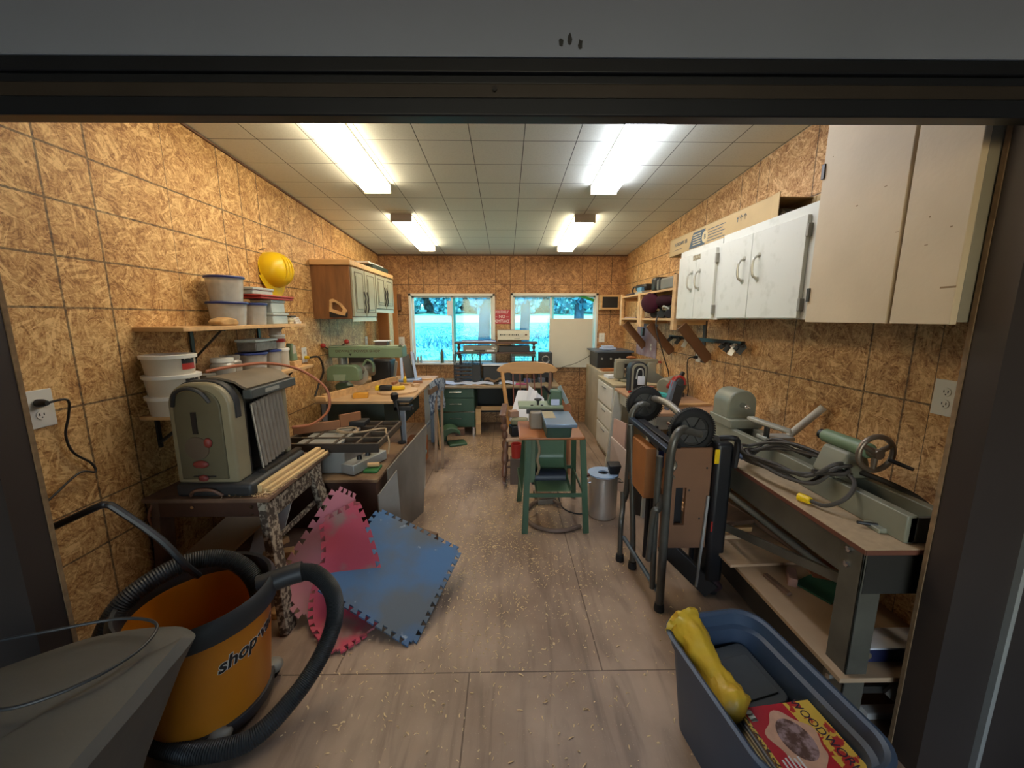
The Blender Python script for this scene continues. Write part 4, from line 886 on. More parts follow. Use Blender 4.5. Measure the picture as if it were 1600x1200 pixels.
for k, (x, y, a, L, w, h) in enumerate(SCR):
    tag(MB(at(x, y, BT, a)).box(-L / 2, L / 2, -w / 2, w / 2, 0, h).build('wood_scrap', (PINE, PLY, mat('reddish_scrap', '#9a6a48', .6))[k % 3], bevel=.002), 'small wood scrap on saw bench ' + WH[k], 'scrap', 'wood scraps on the saw bench')
tag(MB().lathe([(.02, BT), (.02, BT + .05), (.008, BT + .06), (.008, BT + .075)], (-1.16, 4.45, 0), n=14).build('yellow_bottle', YEL), 'small yellow bottle standing at the back of the saw bench', 'bottle')
# things in the gap between bench and desk
CLOTH = mat('blue_white_cloth', '#8f9ba8', .85, col2='#3b4a60', vs=22, c2lo=.48, c2hi=.55)
DX = .07
t = thing('folding_chair', 'dark folding chair with draped cloth between saw bench and desk', 'chair', (-.82, 4.45, 0))
for x, y in ((-.79, 4.05), (-.74, 4.15)): MB().bar((x - .02, y + .4, .74), (x + .06, y - .15, 0), .03, .03).build('leg', mat('tan_wood_leg', '#6c5541', .6), t)
MB().sheet(lambda u, v: (-.845 + .10 * u + .01 * math.sin(9 * v), 4.25 + .35 * u + .02 * math.sin(7 * u), .88 - .36 * v + .03 * math.sin(3 * u)), 10, 12, .01).build('draped_cloth', CLOTH, t)
MB().bar((-.84, 4.22, .79), (-.74, 4.66, .84), .03, .06).build('back_rail', mat('tan_wood_leg', '#6c5541', .6), t)
tag(MB().box(-1.06, -.90, 4.98, 5.0, 0, .82).build('white_hardboard', WHITE), 'white panel standing on the floor past the saw bench', 'panel')
tag(MB().bar((-.80, 4.62, 0), (-.88, 4.70, .80), .02, .05).build('slat', PINEX), 'thin wooden slat standing beside the folding chair', 'slat')
tag(MB().box(-1.10, -.90, 4.1, 4.35, 0, .27).build('carton', mat('orange_carton', '#a8693c', .8), bevel=.004), 'orange-brown carton on the floor under the saw bench', 'carton')
# ---------------------------------------------------------------- back wall: sign, speakers, sill items, white board
t = thing('warning_sign', 'red sign on the back wall between the two windows', 'sign', (-.052, YB - .002, 1.5))
MB().box(-.178, .072, YB - .006, YB - .0005, 1.505, 1.712).build('plate', mat('sign_red', '#a3122a', .4, var=.03), t, bevel=.001)
F = facing('-y', (-.053, YB - .0065, 1.61)); SW = mat('sign_white', '#e6d6d6', .5, var=0)
text('lettering', 'POSITIVELY', .058, F @ Matrix.Translation((0, .066, 0)), SW, t, sx=.66)
text('lettering', '~ NO ~', .062, F, SW, t, sx=.95)
text('lettering', 'ADMITTANCE', .058, F @ Matrix.Translation((0, -.066, 0)), SW, t, sx=.60)
def wspeaker(x0, x1, z0, z1, m, label, frame):
    t = thing('wall_speaker', label, 'speaker', ((x0 + x1) / 2, YB - .05, z0), 'wall speakers beside the windows')
    MB().box(x0, x1, YB - .10, YB - .001, z0, z1).build('cabinet', m, t, bevel=.004)
    MB().box(x0 + frame, x1 - frame, YB - .104, YB - .099, z0 + frame, z1 - frame).build('grille', BLACK, t, bevel=.002)
wspeaker(-1.66, -1.53, 1.70, 1.935, mat('walnut', '#6b452c', .5), 'small wooden speaker on the back wall left of the left window', .022)
wspeaker(1.38, 1.665, 1.71, 1.925, PINE, 'square wooden speaker on the back wall right of the right window', .03)
def bottle(x, y, z, r, h, m, label, cap=None, name='bottle', cat='bottle', grp=None):
    t = thing(name, label, cat, (x, y, z), grp)
    MB().lathe([(r, z), (r, z + h * .78), (r * .5, z + h * .88), (r * .4, z + h * .9)], (x, y, 0), n=16).build('body', m, t)
    MB().lathe([(r * .45, z + h * .88), (r * .45, z + h), (.001, z + h)], (x, y, 0), n=12).build('cap', cap or m, t)
SILL = .905 + .0225
bottle(-.955, YB - .018, SILL, .026, .20, mat('olive_flask', '#4a5544', .4), 'tall olive flask standing on the left window sill', BLACK, 'flask')
for k, (x, h) in enumerate(((-1.375, .15), (-1.315, .10), (-1.27, .12))):
    bottle(x, YB - .02, SILL, .016, h, mat('pale_bottle_%d' % k, ('#8d9aa8', '#a39a92', '#75828c')[k], .3), ('leftmost and tallest of three small bottles on left window sill', 'middle and shortest of three small bottles on left window sill', 'rightmost of three small bottles on left window sill')[k], grp='small bottles on the left window sill', name='small_bottle')
tag(MB().box(-.865, -.79, YB + .010, YB + .014, 1.62, 1.84).build('paper_notice', PAPER), 'white paper notice taped to the left window by its mullion', 'notice')
tag(MB().box(.645, 1.285, YB - .075, YB - .06, .86, 1.585).build('white_board', mat('ivory_board', '#c4c0b2', .5, var=.02), bevel=.002), 'large ivory board standing in front of the right window', 'board')
tag(MB().bar((.60, YB + .012, 1.935), (1.08, YB + .012, 1.92), .02, .03).bar((1.07, YB + .012, 1.925), (1.31, YB + .012, 1.845), .02, .04).build('green_plastic_strip', mat('bright_green_strip', '#1f7d36', .4)), 'bright green bent strip across the top of the right window', 'strip')
tag(MB().tube([(1.37, 5.80, 1.15), (1.28, 5.78, 1.06), (1.05, 5.775, .93), (.85, 5.77, .87), (.75, 5.7, .80)], .004, smooth=6).build('thin_cable', BLACK), 'thin black cable drooping across the ivory board at the right window', 'cable')

# ---------------------------------------------------------------- green steel desk
DT = .70
t = thing('office_desk', 'dark green steel desk under the windows with three drawers on the left', 'desk', (-.13, 5.48, 0))
MB().box(-.965, .72, 5.10, 5.83, DT - .028, DT).build('desktop', mat('desk_top_edge', '#8b7a62', .5, var=.05), t, bevel=.004)
MB().box(-.93, -.42, 5.16, 5.80, .125, DT - .028).build('drawer_pedestal', DGREEN, t, bevel=.004)
for k, (z0, z1) in enumerate(((.535, .66), (.345, .525), (.135, .335))):
    d = MB().box(-.925, -.425, 5.142, 5.16, z0, z1).build('drawer', DGREEN, t, bevel=.005)
    zc = (z0 + z1) / 2 + .02
    MB().tube([(-.765, 5.142, zc), (-.755, 5.118, zc), (-.595, 5.118, zc), (-.585, 5.142, zc)], .006).build('handle', CHROME, d)
MB().box(-.925, -.425, 5.14, 5.144, .337, .343).build('trim_strip', CHROME, t)
MB().box(.26, .69, 5.16, 5.80, .125, DT - .028).build('right_pedestal', DGREEN, t, bevel=.004)
MB().box(-.42, .26, 5.70, 5.72, .20, DT - .028).build('back_panel', mat('black_green_panel', '#161c1b', .6), t)
for x in (-.93, -.44, .28, .68):
    for y in (5.17, 5.78): MB().box(x - .015, x + .015, y - .015, y + .015, 0, .125 if x > -.9 or y > 5.5 else DT - .03).build('leg', CHROME, t)
def sheet_paper(x, y, z, w, l, a, m, name, label, cat, curl=.01, grp=None, th=.004):
    M_ = at(x, y, z, a)
    b = MB(M_); b.sheet(lambda u, v: ((u - .5) * w, (v - .5) * l, th + .001 + curl * math.sin(math.pi * u) ** 2), 10, 4, th)
    return tag(b.build(name, m), label, cat, grp)
PB1 = mat('blue_white_paper', '#b4c0de', .6, var=.06)
PSTK = [(-.83, 5.30, .28, .24, 8, 'leftmost blue-white paper pile on green desk'), (-.56, 5.28, .30, .22, -12, 'open booklet on desk just right of the leftmost papers'), (-.30, 5.30, .26, .21, 6, 'open booklet on desk right of the mesh organizer'), (.02, 5.33, .24, .2, -5, 'papers on desk behind the left chair post')]
for k, (x, y, w, l, a, lb) in enumerate(PSTK): sheet_paper(x, y, DT, w, l, a, PB1, 'paper_pile', lb, 'papers', .018, 'papers on the desk', .006)
sheet_paper(-.42, 5.17, DT, .3, .1, 3, mat('tan_folder', '#b09477', .6), 'folder', 'tan folder lying at the front edge of the desk', 'folder', .004)
sheet_paper(.20, 5.25, DT, .14, .12, 20, mat('magenta_card', '#a3406e', .6), 'magenta_card', 'magenta card on desk behind the rocking chair', 'card', .006)
tag(MB(at(-.13, 5.27, DT, 5)).box(-.04, .04, -.02, .02, 0, .02).build('stapler', BLACK, bevel=.004), 'small black stapler on the desk between papers', 'stapler')
tag(MB().sheet(lambda u, v: (-.30 + .26 * u, 5.38 + .06 * v, DT + .03 + .02 * math.sin(9 * u) + .02 * v), 14, 3, .006).build('brown_paper', mat('crumpled_brown_paper', '#6e5843', .8)), 'crumpled brown paper on the desk behind the papers', 'paper')
for k, (x, w, h, m, l) in enumerate(((.30, .08, .05, 'purple_box', '#4d4475'), (.40, .07, .04, 'dark_pot', '#32353a'), (.50, .09, .06, 'blue_grey_box', '#5c6474'), (.60, .05, .07, 'black_pot', '#1d1d22'))):
    tag(MB(at(x, 5.42, DT, 10 * k)).box(-w / 2, w / 2, -.03, .03, 0, h).build('desk_box', mat(m, l, .5), bevel=.004), 'small %s on the desk behind the chair spindles' % ('purple box', 'dark pot', 'blue-grey box', 'black box at the right end')[k], 'box', 'small boxes on the desk')
# mesh organizer with trays
t = thing('mesh_organizer', 'black wire mesh desk organizer with stacked trays on the left of desk', 'organizer', (-.55, 5.50, DT))
BW = mat('black_wire', '#1b1c22', .45)
b = MB()
for x in (-.72, -.47, -.36): b.box(x - .005, x + .005, 5.40, 5.41, DT, 1.10).box(x - .005, x + .005, 5.58, 5.59, DT, 1.13)
for z in (.95, 1.09): b.box(-.725, -.355, 5.40, 5.408, z - .005, z + .005).box(-.725, -.355, 5.582, 5.59, z - .005, z + .005)
b.build('wire_frame', BW, t)
for k in range(5):
    z = DT + .01 + k * .052
    MB().box(-.715, -.48, 5.37, 5.58, z, z + .006).box(-.715, -.48, 5.37, 5.376, z, z + .028).box(-.715, -.708, 5.37, 5.58, z, z + .028).build('tray', BW, t, bevel=.002)
MB().box(-.47, -.36, 5.42, 5.58, DT, .945).build('file_block', BLACK, t, bevel=.004)
b = MB()
for i in range(9):
    x = -.72 + i * .041
    b.bar((x, 5.403, .955), (x + .041, 5.403, 1.085), .004, .004).bar((x + .041, 5.403, .955), (x, 5.403, 1.085), .004, .004)
b.build('diamond_mesh', BW, t)
MB().box(-.60, -.36, 5.42, 5.56, 1.10, 1.135).build('top_files', mat('grey_green_folder', '#4b5650', .6), t, bevel=.004)
t = thing('printer', 'low black printer at the middle of the desk with white paper on top', 'printer', (-.05, 5.56, DT))
MB().box(-.325, .25, 5.46, 5.70, DT, .93).build('body', BLACK, t, bevel=.012)
MB().box(-.33, .06, 5.44, 5.68, .93, .945).build('paper_tray', PAPER, t, bevel=.002)
t = thing('mesh_tray', 'black wire letter tray on desk under the right end of the riser shelf', 'tray', (.26, 5.55, DT))
b = MB()
for x in (.075, .425):
    for y in (5.45, 5.62): b.cyl((x, y, DT), (x, y, 1.09), .005, n=8)
for z in (.99, 1.03, 1.06): b.box(.07, .43, 5.448, 5.452, z - .003, z + .003)
for i in range(10): b.cyl((.08 + i * .038, 5.45, .96), (.08 + i * .038, 5.45, 1.06), .002, n=6)
b.build('wire_frame', BW, t); MB().box(.075, .425, 5.45, 5.62, .955, .963).build('tray_base', BW, t); MB().box(.085, .415, 5.45, 5.60, 1.065, 1.092).build('files', mat('green_grey_files', '#46554e', .6), t)
# riser shelf
RW = mat('riser_brown_wood', '#5a3d33', .5, var=.15)
t = thing('riser_shelf', 'brown two-tier wooden riser standing on the desk carrying stereo gear', 'shelf', (-.13, 5.66, DT))
MB().box(-.72, .45, 5.50, 5.76, 1.235, 1.258).build('upper_board', RW, t, bevel=.003)
MB().box(-.70, .43, 5.50, 5.76, 1.095, 1.115).build('lower_board', RW, t, bevel=.003)
for x in (-.665, .40):
    MB().lathe([(.02, DT), (.02, 1.05), (.012, 1.07), (.025, 1.095)], (x, 5.74, 0), n=14).build('post', RW, t)
    MB().lathe([(.022, 1.115), (.011, 1.14), (.026, 1.18), (.011, 1.21), (.03, 1.235)], (x, 5.56, 0), n=14).build('turned_post', RW, t)
    MB().lathe([(.012, 1.03), (.02, 1.07), (.03, 1.095)], (x, 5.56, 0), n=14).build('turned_foot', RW, t)
def deck(x0, x1, z0, z1, m, fm, label, name, y0=5.50, y1=5.74):
    t = thing(name, label, 'stereo', ((x0 + x1) / 2, (y0 + y1) / 2, z0))
    MB().box(x0, x1, y0 + .008, y1, z0, z1).build('case', m, t, bevel=.003)
    MB().box(x0 + .002, x1 - .002, y0, y0 + .008, z0 + .003, z1 - .003).build('faceplate', fm, t, bevel=.002)
    return t
d = deck(-.60, -.12, 1.1155, 1.205, LGREY, GREY, 'silver tape deck on the lower tier of the riser', 'tape_deck')
MB().box(-.56, -.46, 5.497, 5.50, 1.125, 1.15).box(-.27, -.16, 5.497, 5.50, 1.125, 1.15).build('light_panel', PAPER, d); MB().box(-.44, -.29, 5.497, 5.50, 1.125, 1.15).build('cassette_door', BLACK, d)
for k in range(3): MB().cyl((-.19 + .02 * k, 5.50, 1.175), (-.19 + .02 * k, 5.49, 1.175), .007, n=10).build('knob', CHROME, d)
deck(-.10, .34, 1.1155, 1.20, BLACK, BLACK, 'black receiver on the lower tier of the riser', 'receiver')
d = deck(-.115, .335, 1.285, 1.425, mat('silver_amp', '#9a968c', .35, .5, var=.04), mat('silver_amp_face', '#a09c90', .35, .5, var=.03), 'silver amplifier with a row of knobs on top of the riser', 'amplifier')
for k, x in enumerate((-.07, -.04, -.01, .02, .05, .075, .1, .125, .15, .175)): MB().cyl((x, 5.50, 1.36), (x, 5.488, 1.36), .008 if k % 2 else .011, n=10).build('knob', DGREY, d)
MB().cyl((.215, 5.50, 1.355), (.215, 5.482, 1.355), .026, n=20).build('volume_knob', LGREY, d); MB().box(.27, .30, 5.496, 5.50, 1.35, 1.37).build('switch_block', BROWN, d); MB().box(.12, .2, 5.497, 5.50, 1.305, 1.31).build('marking', BLACK, d)
tag(MB().box(-.115, .22, 5.52, 5.72, 1.2585, 1.284).build('wooden_slab', mat('dark_slab', '#5d4a33', .6)), 'dark wooden slab under the silver amplifier', 'slab')
tag(MB().box(-.62, -.14, 5.53, 5.72, 1.2585, 1.272).build('paper_sheaf', PB1, bevel=.002), 'flat sheaf of papers on the upper tier left of the amplifier', 'papers')
tag(MB().tube([(-.62, 5.6, 1.277), (-.45, 5.56, 1.283), (-.35, 5.6, 1.278), (-.25, 5.56, 1.29), (-.15, 5.6, 1.278)], .005, smooth=5).build('coiled_wire', BLUE), 'dark blue wire lying on the papers of the upper tier', 'wire')
t = thing('desk_speaker', 'black computer speaker on desk with round silver ringed cone', 'speaker', (.56, 5.5, DT))
MB().box(.465, .655, 5.46, 5.62, .945, 1.115).build('cabinet', DGREY, t, bevel=.006)
MB().lathe([(.055, -.006), (.055, 0), (.038, 0)], (.56, 5.455, 1.02), axis='y', cap=False).build('cone_ring', CHROME, t)
MB().lathe([(.036, -.003), (.001, .008)], (.56, 5.455, 1.02), axis='y').build('cone', BLACK, t)
tag(MB().box(.45, .67, 5.44, 5.64, DT, .944).build('black_box', BLACK, bevel=.006), 'black box on the desk carrying the computer speaker', 'box')
# under the desk
tag(MB().box(-.415, -.345, 5.22, 5.25, 0, .36).box(-.415, .2, 5.40, 5.43, .30, .36).box(-.415, -.345, 5.25, 5.40, .30, .36).build('timber_piece', PINE), 'pale timber piece standing under the desk in the knee space', 'timber')
t = thing('green_guard', 'green curved machine guard lying on the floor below the desk drawers', 'guard', (-.70, 4.83, 0))
b = MB(at(-.72, 4.86, 0, 15)); arcp = [(-.17 + .17 * (1 - math.cos(R(15 * k))) , .02 + .21 * math.sin(R(15 * k))) for k in range(10)]
inn_ = [(p[0] * .72 + .03, max(.02, p[1] * .72)) for p in arcp[::-1]]
b.prism(arcp + inn_, 'xz', -.11, .11).prism([(-.17, 0), (-.16, .10), (-.06, .20), (.02, .21), (-.02, .12), (-.03, 0)], 'xz', .085, .11)
b.build('hood', GREEN, t, bevel=.01)
MB(at(-.64, 4.80, 0, 20)).box(-.10, .13, -.09, .09, .0, .035).build('base', GREEN, t, bevel=.012)
MB(at(-.60, 4.86, 0, 10)).box(-.05, .07, -.03, .03, .10, .20).build('dark_bracket', mat('rust_brown', '#5b4030', .7), t, bevel=.01)

# ---------------------------------------------------------------- rocking chair heaped with things
t = thing('rocking_chair', 'varnished pine rocking chair facing the door, heaped with papers and tools', 'chair', (.25, 4.0, 0))
CW = mat('varnished_pine', '#b98a54', .35, var=.12, vs=3, stretch=(1, 6, 6)); CWD = mat('worn_dark_turning', '#6b4b3a', .4, var=.2, vs=9)
MB().sheet(lambda u, v: (.0 + .50 * u, 3.68 + .46 * v, .425 + .012 * math.sin(math.pi * u)), 10, 6, .035).build('seat', mat('pale_worn_seat', '#a98d74', .45), t, bevel=.008)
pts = []
for k in range(25):
    u = k / 24; x = -.10 + .68 * u; z = 1.085 + .03 * math.sin(math.pi * u) - .06 * abs(2 * u - 1) ** 6; pts.append((x, z))
low = []
for k in range(25):
    u = 1 - k / 24; x = -.10 + .68 * u; z = .985 - .008 * math.sin(math.pi * u) + (.02 * max(0, 1 - abs((abs(2 * u - 1)) - .62) * 9)) + .025 * abs(2 * u - 1) ** 8; low.append((x, z))
MB().prism(pts + low, 'xz', 4.31, 4.338).build('crest_rail', CW, t, bevel=.008, seg=3)
for x0, x1, m in ((.04, -.04, CW), (.46, .50, CWD)):
    MB().tube([(x0, 4.12, .42), (x0 + (x1 - x0) * .35, 4.19, .62), (x0 + (x1 - x0) * .7, 4.26, .82), (x1, 4.32, 1.0)], lambda u: .023 - .004 * u, n=12, smooth=4).build('back_post', m, t)
for k in range(5):
    x = .08 + .078 * k; MB().tube([(x + .01, 4.12, .43), (x, 4.32, .99)], .0075, n=8).build('spindle', mat('reddish_spindle', '#74443a', .4), t)
def turned(b, p, q, r):
    p = Vector(p); q = Vector(q); n = 22
    b.tube([p.lerp(q, i / n) for i in range(n + 1)], lambda u: r * (.75 + .35 * abs(math.sin(u * 9)) + .25 * (abs(u - .5) < .1)), n=12)
for x in (0.0, .50):
    sgn = -1 if x < .2 else 1
    MB().bar((x + sgn * .01, 4.16, .665), (x + sgn * .03, 3.66, .675), .06, .025).ell((x + sgn * .03, 3.66, .672), (.036, .036, .018)).build('arm', CWD, t, bevel=.006)
    b = MB(); turned(b, (x + sgn * .025, 3.70, .66), (x + sgn * .01, 3.74, .42), .028); b.build('arm_post', CWD, t)
    b = MB(); turned(b, (x + sgn * .0, 3.74, .40), (x + sgn * .02, 3.66, .045), .027); b.build('leg', CWD, t)
    b = MB(); turned(b, (x + sgn * .0, 4.08, .40), (x + sgn * .02, 4.20, .045), .027); b.build('leg', CWD, t)
    MB().tube([(x + sgn * .02, 3.48, .055), (x + sgn * .02, 3.7, .022), (x + sgn * .02, 3.95, .016), (x + sgn * .02, 4.25, .035), (x + sgn * .02, 4.5, .09)], .015, n=10, smooth=5).build('rocker', CWD, t)
for z, y in ((.20, 3.70), (.14, 3.68), (.2, 4.13)): MB().cyl((.0, y, z), (.50, y, z), .011, n=10).build('stretcher', CWD, t)
SE = .44
leaning('white_sheet', [(.03, 3.90, .55), (.26, 3.80, .50), (.33, 4.02, .84), (.13, 4.08, .835)], .004, PAPER, 'left white sheet standing tilted on the rocking chair seat', 'paper')
leaning('white_sheet', [(.16, 3.84, .50), (.42, 3.86, .50), (.40, 4.02, .76), (.245, 4.06, .89)], .004, PAPER, 'right taller white sheet standing tilted on the rocking chair seat', 'paper')
tag(MB(at(.12, 3.78, SE, 15)).box(-.08, .08, -.06, .06, .0, .10).build('black_case', BLACK, bevel=.01), 'black case at the bottom left of the heap on rocking chair', 'case')
tag(MB(at(.14, 3.79, SE + .10, -10)).box(-.085, .08, -.05, .05, .001, .07).build('olive_tool_case', mat('olive_tool', '#7d7c62', .5), bevel=.02, seg=3), 'olive rounded tool case on the black case on rocking chair', 'case')
tag(MB(at(.075, 3.84, SE + .172, 20)).box(-.045, .045, -.04, .04, 0, .06).build('tan_carton', mat('tan_carton', '#9b7a66', .8), bevel=.003), 'small tan carton at the top left of the heap on rocking chair', 'carton')
tag(MB().lathe([(.045, .26), (.052, .40), (.046, .40), (.042, .265)], (.10, 3.62, 0)).build('red_cup', RED), 'red cup hanging at the front of the rocking chair seat', 'cup')
tag(MB(at(.10, 3.62, .0)).box(-.06, .06, -.05, .05, 0, .258).build('carton', mat('grey_brown_carton', '#5f5148', .8), bevel=.003), 'grey-brown carton on the floor under the red cup', 'carton')
for k, (x, y, a) in enumerate(((.42, 3.76, 15), (.45, 3.72, -12), (.43, 3.78, 40))):
    tag(MB(at(x, y, SE + .002 + .125 * 0 + .03 * k, a)).box(-.09, .07, -.05, .05, .0, .026).build('folded_leather', mat('leather_%d' % k, ('#7c5746', '#a98a74', '#8d6a55')[k], .7), bevel=.010, seg=3), ('lowest', 'middle', 'topmost')[k] + ' folded brown piece at the right side of the rocking chair heap', 'leather', 'folded pieces on the rocking chair')
tag(MB().ell((.47, 4.02, SE + .16), (.045, .045, .12)).ell((.46, 3.99, SE + .06), (.05, .05, .055)).build('wood_turning', PINE), 'bulbous pale wood turning standing on right side of rocking chair seat', 'turning')
leaning('brown_board', [(.60, 4.2, 0), (.66, 3.8, 0), (.74, 4.3, .62), (.66, 4.6, .62)], .02, mat('reddish_board', '#8a5a3a', .6), 'reddish board leaning at the right of the rocking chair', 'board')
tag(MB(at(.66, 4.75, 0, 20)).box(-.08, .08, -.1, .1, 0, .45).build('brown_crate', mat('orange_brown_crate', '#91603f', .7), bevel=.004), 'orange-brown crate on the floor behind the reddish board', 'crate')

# ---------------------------------------------------------------- green stand with jointer
ST = .75
t = thing('tool_stand', 'green steel stand with orange-brown wooden top and scoop chute', 'stand', (.34, 2.98, 0))
MB().box(.095, .575, 2.70, 3.16, ST - .025, ST).build('wooden_top', mat('orange_ply_top', '#9c6138', .4, var=.15, vs=4), t, bevel=.012, seg=3)
for (x0, y0, x1, y1) in ((.15, 2.74, .125, 2.71), (.545, 2.74, .585, 2.71), (.15, 3.12, .10, 3.24), (.545, 3.12, .59, 3.30)):
    MB().bar((x0, y0, ST - .026), (x1, y1, 0), .006, .045).bar((x0 + .014, y0 - .014, ST - .026), (x1 + .014, y1 - .014, 0), .045, .006).build('leg', GREEN, t, bevel=.001)
for p, q in (((.13, 2.71, .30), (.575, 2.71, .30)), ((.115, 2.73, .30), (.10, 3.2, .30)), ((.58, 2.73, .30), (.585, 3.26, .30)), ((.10, 3.22, .30), (.585, 3.27, .30))): MB().bar(p, q, .008, .03).build('stretcher', GREEN, t)
def chute(u, v):
    w = .125 - .01 * v
    y = 3.05 - (.0 if v < .45 else .36 * ((v - .45) / .55) ** 1.5); z = .72 - .36 * min(1, v / .75) ** .9 - (.02 * v)
    if v > .75: z = .36 - .02 * v - .01 * (v - .75)
    return (.35 - w + 2 * w * u, y, z)
b = MB(); b.sheet(chute, 4, 20, .004)
for s in (0, 1): b.sheet(lambda u, v, s=s: (chute(s, v)[0] + (.018 if s else -.018) * u, chute(s, v)[1] - .02 * u, chute(s, v)[2] + .02 * u), 2, 20, .003)
b.build('chute', mat('chute_green', '#4f6a50', .35, var=.06), t)
MB().box(.15, .225, 2.85, 3.0, .34, ST - .026).build('side_panel', mat('sage_panel', '#5f7158', .45), t, bevel=.003)
MB().cyl((.20, 2.93, .355), (.47, 2.93, .355), .062, n=24).build('motor', mat('navy_motor', '#1d2330', .45), t, bevel=.006)
MB().box(.26, .42, 2.85, 3.2, .285, .302).build('mount_plate', DSTEEL, t)
MB().tube([(.235, 2.80, .70), (.25, 2.79, .62), (.235, 2.78, .55), (.25, 2.80, .48), (.24, 2.86, .40)], .010, smooth=5).build('drive_cord', mat('dusty_tan_cord', '#9b8568'), t)
t = thing('jointer', 'small green bench jointer with blue-grey infeed table on the stand', 'jointer', (.36, 2.95, ST))
MB().prism([(2.62, .86), (2.68, ST), (3.05, ST), (3.10, .86)], 'yz', .285, .465).build('base_casting', mat('green_casting', '#38524a', .45), t, bevel=.01)
MB().box(.27, .485, 2.545, 2.93, .862, .886).build('infeed_table', TEALG, t, bevel=.004)
MB().box(.275, .36, 2.72, 2.93, .886, .8875).build('dusty_patch', mat('saw_dust_film', '#9a8f74', .9), t)
MB().box(.10, .45, 2.98, 3.18, .892, .915).build('outfeed_table', mat('dusty_sage_table', '#7f8c72', .45), t, bevel=.004)
MB().box(.16, .45, 2.955, 2.98, .86, .892).build('front_lip', BLACK, t)
MB().prism([(.335, .915), (.45, .915), (.44, 1.03), (.36, 1.03)], 'xz', 3.02, 3.12).build('fence_bracket', GREEN, t, bevel=.008)
leaning_p = MB().bar((.425, 3.06, 1.06), (.485, 3.0, .93), .006, .035).build('fence', mat('pale_fence', '#a9bcc4', .3, .4), t)
MB().box(.355, .42, 2.99, 3.0, .92, .965).build('name_plate', PB1, t)
MB().tube([(.35, 3.05, 1.0), (.325, 3.04, 1.03), (.30, 3.03, 1.06), (.285, 3.03, 1.055)], .010, smooth=4).build('black_lever', BLACK, t)
MB().lathe([(.008, .915), (.01, .945), (.03, .955), (.03, .965), (.001, .966)], (.255, 3.03, 0), n=12).build('wing_knob', BLACK, t)
for x in (.205, .285): MB().lathe([(.012, .915), (.010, .922), (.001, .923)], (x, 3.0, 0), n=10).build('bolt', BLACK, t)
MB().box(.185, .285, 2.90, 3.06, ST, .885).build('belt_guard', mat('warm_grey_guard', '#7d7468', .5, var=.04), t, bevel=.014, seg=3)
# brown hose loop and pedal on the floor
tag(MB().tube([(.46, 3.10, .03), (.38, 3.20, .025), (.25, 3.16, .022), (.16, 2.98, .020), (.20, 2.80, .018), (.33, 2.71, .018), (.46, 2.715, .018), (.57, 2.80 - .03, .018)], .016, smooth=8).build('brown_hose', mat('dusty_brown_hose', '#6b5648', .6)), 'brown rubber hose curled on the floor under the green stand', 'hose')
t = thing('foot_pedal', 'dusty metal foot pedal on the floor under the green stand', 'pedal', (.33, 3.2, 0))
MB(at(.33, 3.25, 0, 10)).box(-.07, .09, -.10, .10, 0, .05).build('body', mat('dusty_metal', '#6c6255', .6, .3), t, bevel=.008); MB(at(.33, 3.23, .05, 10)).box(-.05, .07, -.07, .08, 0, .02).build('plate', OLDWOOD, t, bevel=.004)
tag(MB().tube([(.47, 3.35, .05), (.47, 3.15, .008), (.52, 3.02, .007), (.62, 2.98, .007), (.70, 3.05, .007), (.76, 3.22, .007)], .006, smooth=7).build('black_cable', CORDB), 'black cable on the floor between the green stand and steel pot', 'cable')

# ---------------------------------------------------------------- stainless pot with disc
PC = (.79, 2.98)
t = thing('steel_pot', 'tall stainless steel stock pot on the floor right of the green stand', 'pot', (PC[0], PC[1], 0))
MB().lathe([(.105, 0), (.113, .008), (.113, .345), (.118, .35), (.118, .354), (.109, .354), (.108, .01), (.001, .009)], (PC[0], PC[1], 0), n=40, cap=False).build('pot_body', STEEL, t)
for s in (-1, 1):
    MB().tube([(PC[0] + s * .112, PC[1] - .04, .30), (PC[0] + s * .15, PC[1] - .03, .29), (PC[0] + s * .15, PC[1] + .03, .29), (PC[0] + s * .112, PC[1] + .04, .30)], .005, smooth=4).build('handle', CHROME, t)
t = thing('ring_disc', 'pale blue ring shaped disc lying on the steel pot rim', 'disc', (PC[0], PC[1], .355))
b = MB(); b.lathe([(.04, .355), (.122, .355), (.122, .366), (.04, .366), (.04, .355)], (PC[0] - .005, PC[1], 0), n=40, cap=False); b.build('ring', mat('pale_blue_plastic', '#9fb6cf', .35), t)
tag(MB().bar((PC[0] - .19, PC[1] - .04, .335), (PC[0] - .121, PC[1] - .03, .36), .025, .02).build('wooden_handle', mat('red_brown_handle', '#5a3028', .5), bevel=.004), 'red-brown wooden handle sticking out left of the steel pot', 'handle')
t = thing('black_cup', 'black tapered plastic cup standing on the right of the steel pot disc', 'cup', (PC[0] + .10, PC[1], .367))
MB(Matrix.Translation((PC[0] + .075, PC[1] - .01, .367)) @ Matrix.Rotation(R(12), 4, 'X')).prism([(-.035, 0), (.035, 0), (.05, .085), (-.05, .085)], 'xz', -.04, .04).build('cup', BLACK, t, bevel=.008)
